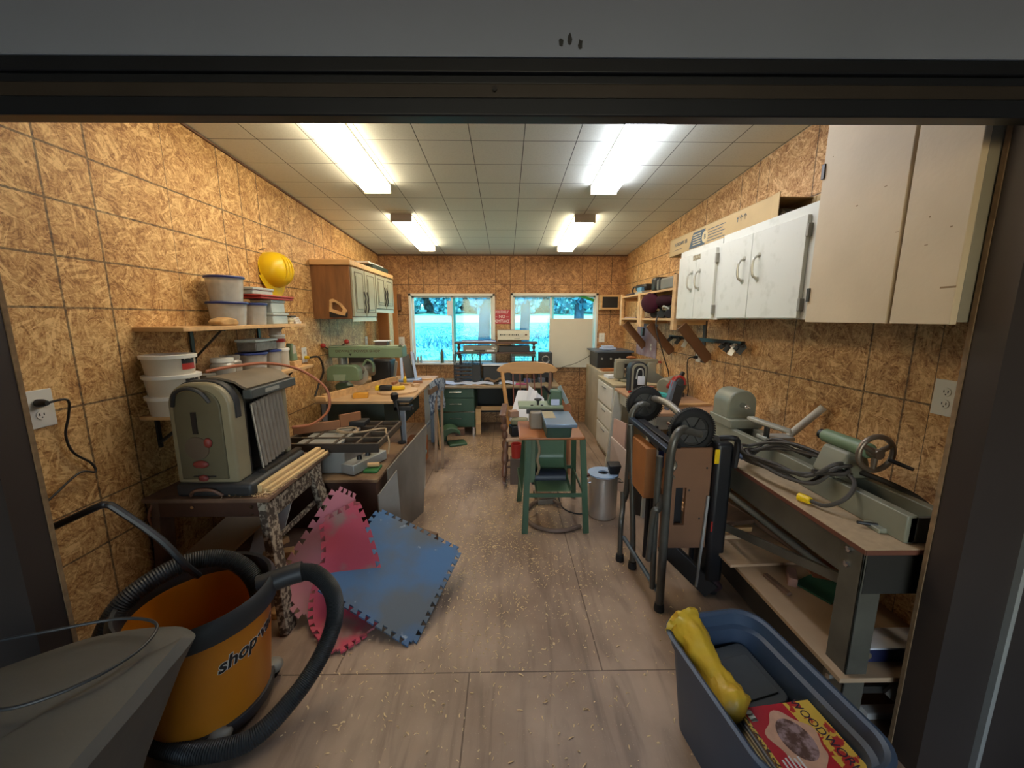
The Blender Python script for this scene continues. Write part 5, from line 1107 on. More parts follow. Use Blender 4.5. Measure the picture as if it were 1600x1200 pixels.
# ---------------------------------------------------------------- right wall: upper cabinets
def pull(b, x, y, z, L=.13):
    b.tube([(x, y, z + L / 2), (x - .028, y, z + L / 2 - .02), (x - .035, y, z), (x - .028, y, z - L / 2 + .02), (x, y, z - L / 2)], .007, n=8, smooth=4)
    b.lathe([(.001, -.004), (.015, -.003), (.015, 0)], (x, y, z + L / 2), axis='x', n=12).lathe([(.001, -.004), (.015, -.003), (.015, 0)], (x, y, z - L / 2), axis='x', n=12)
def wallcab(y0, y1, z0, z1, xf, ysplit, label, hy, m=SCUFF, dm=SCUFF):
    t = thing('wall_cabinet', label, 'cabinet', ((xf + XR) / 2, (y0 + y1) / 2, z0), 'white wall cabinets on the right')
    MB().box(xf, XR - .001, y0, y1, z0, z1).build('carcass', mat('cabinet_side_grey', '#857c68', .6), t, bevel=.002)
    MB().box(xf - .008, xf, y0, y1, z0, z1).build('face_frame', m, t, bevel=.001)
    ed = (y0 + .045, ysplit, y1 - .02)
    for k in (0, 1):
        a, c = ed[k] + (.002 if k else 0), ed[k + 1] - (.002 if not k else 0)
        d = MB().box(xf - .027, xf - .008, a, c, z0 + .006, z1 - .05).build('door', dm, t, bevel=.002)
        b = MB(); pull(b, xf - .027, hy[k], (z0 + z1) / 2 + .02); b.build('handle', mat('cream_handle', '#b9b6a8', .35, .4), d)
    for z in (z0 + .07, z1 - .12): MB().box(xf - .03, xf - .008, y0 + .03, y0 + .047, z - .03, z + .03).build('hinge', mat('painted_hinge', '#8f8b7d', .5), t, bevel=.002)
    return t
wallcab(2.665, 3.285, 1.585, 2.115, 1.44, 2.975, 'farther white two-door wall cabinet with small tag at its top', (3.035, 2.915))
wallcab(1.86, 2.655, 1.59, 2.125, 1.44, 2.315, 'nearer and wider white two-door wall cabinet beside the large cream cabinet', (2.38, 2.24))
t = bpy.data.objects['wall_cabinet.001']
MB().box(1.411, 1.413, 2.92, 3.03, 2.02, 2.055).build('paper_tag', mat('torn_tan_tag', '#8d7f62', .8, col2='#c2b796', vs=90), t)
t = thing('tall_wall_cabinet', 'large cream two-door wall cabinet nearest the door opening', 'cabinet', (1.58, 1.5, 1.58))
MB().box(1.40, XR - .001, 1.205, 1.80, 1.585, 2.62).build('carcass', mat('cabinet_side_grey', '#857c68', .6), t, bevel=.002)
for a, c in ((1.205, 1.398), (1.412, 1.80)):
    d = MB().box(1.378, 1.40, a, c, 1.578, 2.60).build('door', CREAM, t, bevel=.002)
for z in (1.70, 2.22): MB().box(1.372, 1.385, 1.788, 1.803, z - .03, z + .03).build('hinge', DSTEEL, t)
b = MB(); r2 = random.Random(12)
for k in range(9):
    y, z = r2.uniform(1.24, 1.76), r2.uniform(1.62, 2.3); b.box(1.3775, 1.3782, y, y + r2.uniform(.004, .014), z, z + r2.uniform(.002, .005))
b.box(1.3775, 1.3782, 1.205, 1.25, 1.69, 1.696).build('scuff_mark', mat('scuff_brown', '#8a7050', .8), t)
# cardboard box lying on the cabinets
t = thing('cardboard_box', 'long open cardboard box lying on top of the white wall cabinets', 'box', (1.58, 2.9, 2.126))
BX = Matrix.Translation((1.47, 3.62, 2.1275)) @ Matrix.Rotation(R(1.2), 4, 'Z')
L, Wd, Hh = 1.32, .25, .145; k = .005
b = MB(BX); b.box(0, Wd, -L, 0, 0, k).box(0, k, -L, 0, 0, Hh).box(Wd - k, Wd, -L, 0, 0, Hh).box(0, Wd, -k, 0, 0, Hh).box(0, Wd, -L + .02, 0, Hh - k, Hh); b.build('box', CARD, t)
MB(BX).bar((0.0, -L + .002, Hh / 2), (-.012, -L - .07, Hh / 2), .004, Hh).build('flap', CARD, t)
MB(BX).bar((Wd, -L, Hh / 2), (Wd + .0, -L - .11, Hh / 2), .004, Hh).build('flap', CARD, t)
b = MB(BX)
b.prism([(-.60, .01), (-.36, .01), (-.36 - .06, .125), (-.60, .125)], 'yz', -.0012, -.0002)
for i in range(5): b.box(-.0012, -.0002, -.86 + .03 * (i % 2), -.64, .022 + i * .02, .027 + i * .02)
b.box(-.0012, -.0002, -1.28, 0, .112, .1145) if False else None
b.build('printed_panel', NAVYINK, t)
b = MB(BX)
for i in range(5): b.box(-.0018, -.0012, -.54, -.42, .03 + i * .018, .036 + i * .018)
b.lathe([(.001, -.0018), (.042, -.0016), (.042, -.0012)], (0, -.60, .065), axis='x', n=24)
b.build('pale_print', mat('pale_print', '#cdb98a', .7), t)
TB = facing('-x', BX @ Vector((-.0012, -.18, .085)))
text('lettering', 'STYROFOAM  SB', .042, TB, NAVYINK, t, depth=.0005, sx=.95)
text('lettering', '-----------------', .03, facing('-x', BX @ Vector((-.0012, -.16, .045))), NAVYINK, t, depth=.0005)
text('lettering', 'B', .05, facing('-x', BX @ Vector((-.0022, -.60, .065))), NAVYINK, t, depth=.0005)
text('lettering', 'Y↑↑', .05, facing('-x', BX @ Vector((-.0012, -1.04, .09))), NAVYINK, t, depth=.0005)
STUFFM = mat('metal_offcuts', '#5c574f', .4, .5, col2='#2e2924', vs=30)
t = thing('metal_parts_bundle', 'bundle of grey metal parts inside the open end of cardboard box', 'parts', tuple(BX @ Vector((.12, -1.2, .01))))
for i in range(7):
    MB(BX).tube([(.03 + .03 * i, -1.28, .02 + .012 * (i % 3)), (.03 + .03 * i, -.9, .02 + .012 * (i % 3))], .012, n=8).build('rod', STUFFM, t)
MB(BX).tube([(.10, -1.27, .06), (.14, -1.2, .095), (.19, -1.26, .07), (.21, -1.2, .06)], .014, smooth=5).build('curved_part', LGREY, t)

# ---------------------------------------------------------------- right wall: pine shelf unit
t = thing('shelf_unit', 'open pine shelf unit with slanting brown brackets on the right wall', 'shelf', (1.6, 4.25, 1.5))
for y, z0, z1 in ((5.03, 1.50, 1.885), (4.36, 1.50, 1.86), (4.28, 1.50, 1.79), (3.46, 1.49, 1.97)):
    MB().box(1.465, 1.495, y - .035, y + .035, z0, z1).build('post', PINE, t, bevel=.002)
for y, z1 in ((5.03, 1.86), (4.32, 1.84), (3.46, 1.85)): MB().box(1.495, XR - .001, y - .015, y + .015, z1 - .06, z1 - .022).box(1.495, XR - .001, y - .015, y + .015, 1.535, 1.572).build('cross_rail', PINE, t)
MB().box(1.47, XR - .001, 3.43, 5.06, 1.838, 1.858).build('top_shelf', PINEX, t, bevel=.002)
MB().box(1.47, XR - .001, 3.43, 5.06, 1.572, 1.592).build('bottom_shelf', PINEX, t, bevel=.002)
BRK = mat('red_brown_bracket', '#6f4a2c', .55, var=.12)
for y in (4.93, 4.10, 3.34): MB().bar((1.50, y, 1.53), (1.755, y, 1.235), .03, .085).build('bracket', BRK, t, bevel=.002)
MB().bar((1.765, 3.46, 1.20), (1.765, 3.46, 1.95), .012, .05).build('wall_batten', mat('dark_batten', '#3f2d20', .6), t)
def blob(c, r, m, name, label, cat, grp=None, amp=.25, fr=9, n=22):
    b = MB(); b.ell(c, r, n, 14); c = Vector(c)
    for i, v in enumerate(b.v):
        d = v - c; q = 1 + amp * noise.noise(v * fr); b.v[i] = c + Vector((d.x * q, d.y * q, d.z * q if d.z > 0 else d.z * min(q, 1)))
    return tag(b.build(name, m), label, cat, grp)
t = thing('grey_tool_case', 'grey tool case with black strap on top of the pine shelf unit', 'case', (1.6, 3.72, 1.858))
MB().box(1.49, 1.70, 3.50, 3.95, 1.8585, 1.97).build('case_body', GREY, t, bevel=.02, seg=3); MB().box(1.484, 1.706, 3.84, 3.88, 1.8585, 1.976).build('strap', BLACK, t, bevel=.004)
tag(MB().box(1.49, 1.66, 3.97, 4.10, 1.8585, 2.0).build('black_bag', BLACK, bevel=.03, seg=3), 'black bag on top of the pine shelf unit behind the grey case', 'bag')
for k, y in enumerate((3.56, 3.70)): tag(MB().tube([(1.55, y - .04, 1.978), (1.57, y, 1.995), (1.6, y + .05, 1.978)], .012, smooth=4).build('black_handle_tool', BLACK), ('nearer', 'farther')[k] + ' small black tool lying on the grey tool case', 'tool')
t = thing('power_tool', 'dark power tool with blue label on far end of the pine shelf top', 'tool', (1.58, 4.5, 1.858))
MB().box(1.50, 1.66, 4.38, 4.62, 1.8585, 1.885).build('base_plate', LGREY, t); MB().bar((1.57, 4.36, 1.93), (1.57, 4.70, 1.94), .09, .07).build('motor', BLACK, t, bevel=.02)
MB().box(1.50, 1.53, 4.40, 4.55, 1.885, 1.93).build('blue_label', mat('sky_blue_label', '#5d8fb5', .5), t); MB().tube([(1.56, 4.70, 1.92), (1.55, 4.80, 1.96), (1.55, 4.86, 1.91), (1.56, 4.78, 1.87)], .009, smooth=5).build('grip', BLACK, t)
tag(MB().box(1.50, 1.6, 4.72, 4.98, 1.8585, 1.885).build('dark_pad', mat('dark_violet_pad', '#3b3440', .7), bevel=.01), 'dark flat pad at the far end of the pine shelf top', 'pad')
blob((1.49, 4.06, 1.745), (.05, .22, .105), mat('maroon_bag', '#3a0f22', .9, var=.15, spec=.15), 'maroon_bag', 'maroon cloth bag bulging out between the pine shelves', 'bag', amp=.3, fr=6)
blob((1.52, 3.78, 1.755), (.05, .24, .06), mat('dark_maroon_cloth', '#2c0c1a', .9, spec=.15), 'maroon_cloth', 'dark maroon cloth hanging below the pine top shelf', 'cloth', amp=.25, fr=7)
DRK = mat('dark_teal_tool', '#27302f', .4); 
for k, (y, z, m, lb) in enumerate(((3.56, 1.593, DRK, 'nearest'), (3.74, 1.593, BLACK, 'second nearest'), (3.92, 1.593, DRK, 'third'), (4.10, 1.593, BLACK, 'farthest'))):
    t = thing('corded_power_tool', lb + ' of the dark power tools on the pine bottom shelf', 'power tool', (1.56, y, z), 'power tools on the pine shelf')
    MB().cyl((1.52, y - .06, z + .04), (1.60, y + .06, z + .04), .039, n=14).build('body', m, t, bevel=.004)
    MB().tube([(1.53, y - .05, z + .085), (1.50, y, z + .11), (1.51, y + .05, z + .09)], .012, smooth=4).build('grip', LGREY if k % 2 else m, t)
tag(MB().tube([(1.475, 3.82, 1.62), (1.455, 3.80, 1.55), (1.462, 3.78, 1.45), (1.50, 3.78, 1.35), (1.56, 3.80, 1.2), (1.62, 3.82, 1.05), (1.64, 3.86, .93)], .006, smooth=7).build('dangling_cord', CORDB), 'dark cord dangling from the pine bottom shelf past the brackets', 'cord')
bottle(1.52, 4.45, 1.5925, .03, .14, mat('pale_grey_bottle', '#b3bab4', .4), 'pale bottle on the pine bottom shelf beside the middle post')
tag(MB().box(1.50, 1.66, 4.55, 4.98, 1.5925, 1.605).build('pink_grey_sheet', mat('pink_grey', '#9a8080', .6)), 'flat pink-grey sheet on the far end of the pine bottom shelf', 'sheet')
tag(MB().box(1.474, 1.50, 4.22, 4.27, 1.40, 1.49).build('black_charger', BLACK, bevel=.006), 'small black charger hanging under the pine shelf posts', 'charger')
tag(MB().box(XR - .008, XR - .001, 4.55, 5.25, 1.12, 1.52).build('pink_poster', mat('faded_violet_poster', '#8c7680', .8, col2='#a09098', vs=6)), 'faded violet paper pinned on right wall under the pine shelf', 'poster')
# row of dark tools hanging along the wall
t = thing('hanging_rail', 'dark rail of small clamps mounted low on the right wall behind brackets', 'rail', (XR - .02, 3.5, 1.39))
MB().bar((XR - .02, 4.15, 1.40), (XR - .02, 2.86, 1.41), .03, .03).build('rail', BLACK, t)
for k, y in enumerate((4.05, 3.86, 3.70, 3.05, 2.98, 2.91, 2.84, 2.80)):
    MB().bar((XR - .04, y, 1.40), (XR - .075, y + .02, 1.36 - .02 * (k % 3)), .02, .035).cyl((XR - .06, y - .03, 1.40), (XR - .06, y + .03, 1.385), .01, n=8).build('clamp', (BLACK, DGREY, STEEL)[k % 3], t)

# ---------------------------------------------------------------- far right corner
t = thing('black_stereo_case', 'black case with slate top standing on the tall cream cupboard in the far right corner', 'case', (1.45, 5.45, .921))
MB().box(1.24, 1.70, 5.24, 5.72, .921, 1.134).build('case_body', BLACK, t, bevel=.006)
MB().box(1.20, 1.72, 5.20, 5.75, 1.134, 1.155).build('case_top', mat('slate_top', '#4d5866', .4), t, bevel=.003)
for x in (1.30, 1.42, 1.54): MB().cyl((x, 5.24, 1.05), (x, 5.225, 1.05), .014, n=12).build('knob', LGREY, t)
tag(MB(at(1.42, 5.42, 1.156, 12)).box(-.10, .10, -.07, .07, 0, .035).box(-.08, .07, -.05, .06, .0352, .06).build('folded_blue_cloth', mat('pale_blue_cloth', '#a3b1cf', .8), bevel=.015, seg=3), 'pale blue folded cloth on the black case in the far right corner', 'cloth')
tag(MB().box(1.20, 1.72, 4.86, 5.75, .0, .92).build('tall_cupboard', mat('cream_cupboard', '#b3a68c', .55), bevel=.004), 'tall cream cupboard behind the white base cabinet on the right', 'cupboard')
tag(MB(at(1.32, 4.97, .921, 5)).box(-.09, .1, -.05, .05, 0, .03).build('orange_board', mat('orange_wood', '#a8693a', .5), bevel=.003), 'orange wood block lying on the tall cream cupboard', 'block')
t = thing('base_cabinet', 'white scuffed base cabinet with open drawers on the right', 'cabinet', (1.38, 4.45, 0))
WC = mat('off_white_metal', '#a9a592', .5, var=.05, vs=5)
MB().box(1.17, 1.70, 4.12, 4.80, .0, .865).build('carcass', WC, t, bevel=.004)
MB().box(1.15, 1.72, 4.10, 4.82, .865, .885).build('cabinet_top', mat('grimy_cream_top', '#ad9f80', .6), t, bevel=.003)
for k, (z0, z1) in enumerate(((.60, .84), (.36, .57), (.06, .33))):
    d = MB().box(1.148, 1.17, 4.14, 4.78, z0, z1).build('drawer', WHITE, t, bevel=.005)
    MB().box(1.139, 1.148, 4.38, 4.54, z1 - .05, z1 - .035).build('handle', LGREY, d)
tag(MB(at(1.30, 4.62, .886, 8)).box(-.1, .1, -.07, .07, 0, .035).build('white_book', PAPER, bevel=.003), 'white book lying on the far part of white base cabinet', 'book')
t = thing('scroll_saw', 'beige scroll saw with long arm standing on the white base cabinet', 'saw', (1.42, 4.5, .885))
MB().box(1.30, 1.60, 4.28, 4.52, .8855, .915).build('base', BEIGE, t, bevel=.01)
MB().prism(arch(1.24, 1.34, .915, 1.12, .03), 'xz', 4.34, 4.44).box(1.24, 1.72, 4.35, 4.43, 1.08, 1.135).box(1.60, 1.70, 4.34, 4.44, .8855, 1.10).build('arm_body', BEIGE, t, bevel=.012)
MB().box(1.34, 1.52, 4.24, 4.54, .98, .995).build('saw_table', DSTEEL, t, bevel=.004); MB().box(1.35, 1.42, 4.30, 4.339, .92, 1.05).build('dark_housing', DGREY, t, bevel=.006)
MB().ell((1.42, 4.38, 1.155), (.06, .03, .016)).build('orange_grip', mat('orange_wood', '#a8693a'), t); MB().box(1.70, 1.76, 4.37, 4.41, 1.09, 1.11).build('red_lever', RED, t)
# workbench with plywood top and machines
t = thing('workbench', 'white legged workbench with plywood top along the right wall', 'bench', (1.45, 3.4, 0))
MB().box(1.16, XR - .001, 2.95, 4.08, .835, .86).build('bench_top', mat('stained_plywood_top', '#a98363', .6, var=.18, vs=6), t, bevel=.003)
MB().box(1.19, 1.75, 2.98, 4.05, .72, .835).build('apron', mat('off_white_bench', '#bdbcae', .5), t)
for x, y, dx in ((1.19, 4.0, -.10), (1.19, 3.02, -.05), (1.72, 4.0, 0), (1.72, 3.02, 0)): MB().bar((x, y, .835), (x + dx, y - (.1 if dx else 0), 0), .10, .03).build('leg', mat('off_white_bench', '#bdbcae'), t, bevel=.003)
MB().box(1.30, 1.72, 3.2, 4.0, .28, .30).build('lower_shelf', PLY, t)
t = thing('brush_tub', 'navy tub with upright bristles on the lower shelf of workbench', 'tub', (1.36, 3.35, .30))
MB().box(1.29, 1.46, 3.22, 3.42, .301, .48).build('tub', BLUE, t, bevel=.01)
b = MB()
for i in range(5): b.cyl((1.31 + .03 * i, 3.25, .44), (1.305 + .032 * i, 3.24, .60 + .02 * (i % 2)), .009, n=8)
b.build('handles', BLUE, t)
MBZ = .861
t = thing('belt_grinder', 'black and beige oval belt grinder on the workbench', 'grinder', (1.30, 3.85, MBZ))
ov = arch(1.235, 1.41, MBZ, 1.165, .07)
MB().prism(ov, 'xz', 3.82, 3.94).build('housing', DGREY, t, bevel=.01, seg=3)
MB().prism(arch(1.25, 1.395, MBZ + .01, 1.15, .06), 'xz', 3.805, 3.82).build('rim', BEIGE, t, bevel=.004)
MB().prism(arch(1.268, 1.375, MBZ + .03, 1.13, .05), 'xz', 3.80, 3.806).build('inner_face', BLACK, t)
MB().tube([(1.29, 3.79, 1.0), (1.30, 3.79, 1.08), (1.325, 3.79, 1.10), (1.35, 3.79, 1.08), (1.355, 3.79, 1.0)], .008, smooth=4).build('belt', LGREY, t); MB().box(1.30, 1.37, 3.775, 3.79, .94, 1.03).build('white_cap', PAPER, t, bevel=.006)
MB().prism([(1.41, .95), (1.41, 1.13), (1.75, .90)], 'xz', 3.93, 3.94).build('triangular_guard', BEIGE, t)
t = thing('drum_motor', 'beige drum shaped motor on the workbench by the wall', 'motor', (1.6, 3.6, MBZ))
MB().cyl((1.49, 3.60, .95), (1.70, 3.74, .97), .085, n=28).build('drum', BEIGE, t, bevel=.012); MB().box(1.50, 1.68, 3.58, 3.72, MBZ, .90).build('foot', DSTEEL, t); MB().cyl((1.66, 3.66, 1.03), (1.70, 3.68, 1.08), .02).build('black_knob', BLACK, t)
t = thing('belt_sander', 'black and grey upright belt sander with red rim on workbench', 'sander', (1.36, 3.02, MBZ))
MB().bar((1.305, 3.08, MBZ), (1.345, 3.06, 1.10), .05, .03, up=(1, 0, 0)).build('grey_platen', mat('blue_grey_platen', '#6d7684', .4, .3), t, bevel=.004)
MB().bar((1.37, 3.14, MBZ + .02), (1.41, 3.12, 1.08), .07, .10, up=(1, 0, 0)).build('sander_body', DGREY, t, bevel=.012)
MB().tube([(1.33, 3.05, 1.03), (1.34, 3.05, 1.10), (1.375, 3.05, 1.135), (1.415, 3.05, 1.12), (1.43, 3.05, 1.07)], .011, smooth=5).build('red_rim', RED, t)
MB().cyl((1.385, 3.08, 1.09), (1.385, 3.03, 1.09), .03, n=20).build('drive_wheel', DGREY, t, bevel=.004)
t = thing('turquoise_case', 'turquoise plastic case lying on the workbench', 'case', (1.42, 3.55, MBZ))
MB(at(1.40, 3.52, MBZ + .03, 24)).box(-.03, .03, -.16, .16, 0, .022).box(-.026, .026, -.15, .15, .0225, .034).build('case', mat('turquoise', '#2aa3a0', .4), t, bevel=.006)
tag(MB(at(1.40, 3.52, MBZ, 24)).box(-.035, .035, -.13, .13, 0, .029).build('wood_block', OLDWOOD, bevel=.003), 'brown wood block under the turquoise case', 'block')
tag(MB().bar((1.46, 3.45, .98), (1.60, 3.62, 1.04), .025, .03).build('red_level', RED, bevel=.006), 'red bar leaning on the drum motor on workbench', 'tool')
tag(MB().tube([(1.20, 3.62, MBZ + .01), (1.27, 3.70, MBZ + .05), (1.33, 3.62, MBZ + .09), (1.38, 3.56, MBZ + .10)], .006, smooth=5).build('red_wire', RED), 'red wire lying across the workbench front', 'wire')
tag(MB().ell((1.30, 3.52, MBZ + .045), (.06, .09, .045)).build('dusty_motor_can', mat('dusty_motor', '#6f695c')), 'dusty round motor on the front of the workbench', 'motor')
tag(MB(at(1.25, 3.85, MBZ - .0, 30)).box(-.06, .05, -.045, -.03, 0, .02).build('small_red_box', RED, bevel=.002), 'small red box at the foot of the belt grinder', 'box')
WHB = mat('white_carton', '#c3c0b4', .6)
for k, (x, y, a, L_, w, h, m, lb) in enumerate(((1.25, 3.10, 20, .14, .05, .03, PINE, 'pine offcut at the near front corner of workbench'), (1.38, 3.26, -20, .2, .04, .025, PLY, 'pale offcut behind the near front corner of workbench'), (1.56, 3.2, 5, .35, .05, .02, PINE, 'long pine strip by the wall on workbench'))):
    tag(MB(at(x, y, MBZ, a)).box(-L_ / 2, L_ / 2, -w / 2, w / 2, 0, h).build('wood_offcut', m, bevel=.002), lb, 'offcut', 'offcuts on the workbench')
leaning('plywood_sheet', [(1.02, 3.60, 0), (1.12, 3.18, 0), (1.155, 3.20, .36), (1.02, 3.60, .47)], .012, mat('pink_white_board', '#b8a79d', .7, var=.06), 'low pinkish white board leaning below the workbench end', 'board')
leaning('plywood_sheet', [(1.06, 3.72, .30), (1.12, 3.50, .20), (1.135, 3.52, .62), (1.075, 3.72, .62)], .012, mat('pink_board', '#c2a294', .7, var=.06), 'narrow pinkish board propped higher behind the white one', 'board')
tag(MB().lathe([(.05, 0), (.055, .30), (.03, .33), (.001, .335)], (1.10, 3.0, 0)).build('dark_can', mat('dark_can', '#3d342c', .6)), 'dark can on the floor in front of the leaning boards', 'can')
tag(MB().ell((1.10, 3.0, .385), (.035, .035, .048)).build('yellow_ball', mat('mustard', '#ad8a3a', .6)), 'mustard coloured ball on the dark can', 'ball')

# ---------------------------------------------------------------- folded wheeled saw stand on end
t = thing('folding_saw_stand', 'folded tubular rolling saw stand with two black wheels, stood on end', 'stand', (.95, 2.2, 0))
TB_ = mat('grey_stand_tube', '#57554f', .4, .5, var=.12, vs=20)
def tb(pts, r=.017, nm='tube_leg', m=TB_, s=5): return MB().tube(pts, r, n=12, smooth=s).build(nm, m, t)
tb([(.95, 1.98, 1.02), (.90, 1.95, 1.01), (.865, 1.93, .95), (.855, 1.93, .80), (.850, 1.92, .40), (.845, 1.91, .03)], .022)
tb([(.90, 2.50, 1.04), (.86, 2.48, 1.03), (.825, 2.47, .98), (.82, 2.47, .88), (.82, 2.48, .48), (.81, 2.50, .36)], .020)
tb([(.80, 2.50, .42), (.785, 2.44, .33), (.76, 2.38, .28), (.757, 2.37, .18), (.757, 2.36, .03)], .017)
tb([(.775, 2.36, .0 + .17), (.84, 1.93, .10)], .013, 'bottom_rail', m=mat('blue_grey_rail', '#5f6c78', .4, .5))
tb([(.79, 2.38, .93), (.80, 2.36, .7), (.81, 2.3, .3), (.815, 2.28, .05)], .018)
tb([(.81, 1.95, .88), (.812, 1.96, .5), (.82, 1.96, .1)], .016)
tb([(.86, 2.02, .62), (.80, 1.90, .605), (.775, 1.90, .58), (.772, 1.92, .3)], .016, 'hand_grip')
MB().bar((.82, 2.46, .945), (.86, 1.96, .905), .035, .03).build('top_rail', mat('blue_black_rail', '#3a4452', .35, .6), t, bevel=.004)
MB().bar((.87, 2.44, .945), (.93, 2.02, .905), .05, .02).build('side_rail', BLACK, t, bevel=.003)
def wheel(x, y, z, r, nm_lab=None):
    tire = []
    R_ = r
    for k in range(13): a = math.pi * k / 12; tire.append((R_ - .028 + .028 * math.sin(a), -.026 * math.cos(a)))
    w = MB().lathe([(R_ - .04, -.026)] + tire + [(R_ - .04, .026), (R_ - .04, -.026)], (x, y, z), axis='y', n=48, cap=False).build('wheel', RUBBER, t)
    tr = MB()
    for k in range(56):
        a = 2 * math.pi * k / 56; c = Vector((x + (R_ - .002) * math.cos(a), y, z + (R_ - .001) * math.sin(a)))
        tr.bar(c + Vector((0, -.02, 0)), c + Vector((0, .02, 0)), .007, .006, up=(math.cos(a), 0, math.sin(a)))
    tr.build('tread', RUBBER, w)
    MB().lathe([(.001, -.018), (.02, -.018), (.022, -.008), (R_ - .05, -.004), (R_ - .04, -.014), (R_ - .038, .01), (.001, .012)], (x, y, z), axis='y', n=40).build('rim', mat('dark_grey_rim', '#3b3a38', .5), w)
    sp = MB()
    for k in range(6):
        a = 2 * math.pi * k / 6; sp.bar((x + .02 * math.cos(a), y - .012, z + .02 * math.sin(a)), (x + (R_ - .045) * math.cos(a), y - .010, z + (R_ - .045) * math.sin(a)), .012, .01)
    sp.build('spoke', mat('dark_grey_rim', '#3b3a38'), w)
    return w
wheel(1.03, 2.075, .985, .124); wheel(.935, 2.56, 1.025, .120)
MB().cyl((1.03, 1.97, .985), (1.03, 2.10, .985), .010, n=10).build('axle', CHROME, t); MB().cyl((.935, 2.46, 1.025), (.935, 2.58, 1.025), .010, n=10).build('axle', CHROME, t)
tb([(.90, 1.955, 1.012), (.96, 1.97, 1.01), (1.03, 1.975, .99)], .019, 'wheel_arm'); tb([(.87, 2.475, 1.03), (.90, 2.48, 1.045), (.935, 2.485, 1.03)], .017, 'wheel_arm')
tb([(1.04, 2.10, 1.0), (1.01, 2.35, 1.07), (.985, 2.60, 1.06)], .022, 'cross_tube', m=mat('pale_cross_tube', '#8e8a80', .4, .5))
# plywood panel with a slot
b = MB(); x0, x1, y0, y1, z0, z1 = .875, 1.135, 2.03, 2.05, .30, .895
def pn(x0, x1, z0, z1): b.box(x0, x1, y0, y1, z0, z1)
pn(x0, .945, z0, z1); pn(1.005, x1, z0, z1); pn(.945, 1.005, z0, .44); pn(.945, 1.005, .665, z1)
b.build('panel', mat('brown_ply_panel', '#7c563c', .55, var=.12, vs=3), t)
MB().box(.945, 1.005, 2.07, 2.08, .42, .68).build('slot_backing', BLACK, t)
b = MB()
for x, z in ((1.02, .65), (1.09, .48), (1.11, .78), (.90, .52)): b.cyl((x, 2.029, z), (x, 2.031, z), .006, n=8)
b.build('drilled_hole', BLACK, t)
MB().tube([(.905, 2.015, .84), (.925, 2.012, .80), (.90, 2.012, .76), (.92, 2.01, .73)], .011, smooth=4).build('latch_spring', mat('pewter', '#8d8577', .4, .7), t)
for p, q in (((.86, 2.06, .885), (.86, 2.44, .93)), ((1.13, 2.08, .88), (1.12, 2.5, .90))): MB().bar(p, q, .03, .03).build('frame_rail', BLACK, t)
MB().box(.80, .86, 2.12, 2.40, .56, .86).build('orange_panel', mat('orange_ply', '#a0683a', .5), t)
for x, y in ((1.12, 2.14), (.98, 2.45), (.88, 2.25)): MB().cyl((x, y, .10), (x, y, .90), .015, n=10).build('frame_tube', BLACK, t)
MB().bar((1.10, 2.02, .06), (1.125, 2.02, .62), .012, .012).build('silver_rod', LGREY, t)
MB().box(1.14, 1.235, 1.995, 2.17, .10, .93).build('folded_side_arm', BLACK, t, bevel=.02, seg=3)
MB().tube([(1.15, 2.0, .96), (1.20, 1.97, .97), (1.235, 1.98, .94), (1.235, 1.99, .80)], .016, smooth=4).build('black_handle', BLACK, t)
MB().box(1.125, 1.15, 1.985, 1.995, .82, .90).build('yellow_tab', YEL, t, bevel=.003)
MB().bar((.93, 2.10, .28), (1.19, 2.02, .035), .05, .10).build('lower_plate', mat('black_lower_plate', '#2a2826', .5), t, bevel=.006)
MB().bar((1.19, 2.05, .10), (1.235, 2.05, .04), .10, .06).build('end_foot', mat('dark_maroon_foot', '#3a2226', .6), t, bevel=.015)
for x, y in ((.845, 1.91), (.757, 2.36), (.815, 2.28), (1.215, 2.05)): MB().lathe([(.026, 0), (.028, .01), (.024, .045)], (x, y, 0), n=16).build('rubber_foot', RUBBER, t)
MB().box(1.14, 1.148, 1.99, 1.996, .42, .48).build('red_label', RED, t)

# ---------------------------------------------------------------- steel lathe bench
LB = .80
t = thing('lathe_bench', 'grey steel framed bench with particle board top along the right wall', 'bench', (1.52, 2.1, 0))
MB().box(1.255, XR - .001, 1.225, 2.93, LB - .022, LB).build('bench_top', DUSTY, t, bevel=.002)
MB().box(1.253, 1.256, 1.225, 2.93, LB - .02, LB - .002).box(1.256, XR - .002, 1.223, 1.2255, LB - .02, LB - .002).build('edge_band', mat('brown_edge_band', '#6a4030', .5), t)
MB().box(1.28, 1.286, 1.25, 2.9, LB - .16, LB - .023).build('front_apron', BENCHG, t, bevel=.001)
MB().box(1.29, XR - .01, 1.248, 1.256, LB - .19, LB - .023).build('end_apron', mat('dark_bench_end', '#37342f', .5, .3), t)
for y, s in ((1.25, 1), (2.86, -1)):
    MB().box(1.278, 1.284, y, y + s * .09, 0, LB - .022).box(1.278, 1.36, y, y + s * .006, 0, LB - .022).build('leg', BENCHG, t, bevel=.001)
    MB().box(1.72, 1.726, y, y + s * .07, 0, LB - .022).box(1.66, 1.726, y, y + s * .006, 0, LB - .022).build('leg', BENCHG, t, bevel=.001)
bt = MB()
for z in (.75, .69, .20, .15): bt.lathe([(.001, -.01), (.012, -.008), (.012, 0)], (1.278, 1.31, z), axis='x', n=6)
bt.build('bolt', CHROME, t)
MB().bar((1.30, 1.28, LB - .18), (1.32, 2.2, .34), .02, .04).build('brace', BENCHG, t)
SH = .27
MB().box(1.245, XR - .002, 1.232, 2.93, SH - .02, SH).build('lower_shelf', mat('lower_shelf_board', '#a78b6c', .7, var=.1, vs=5), t, bevel=.002)
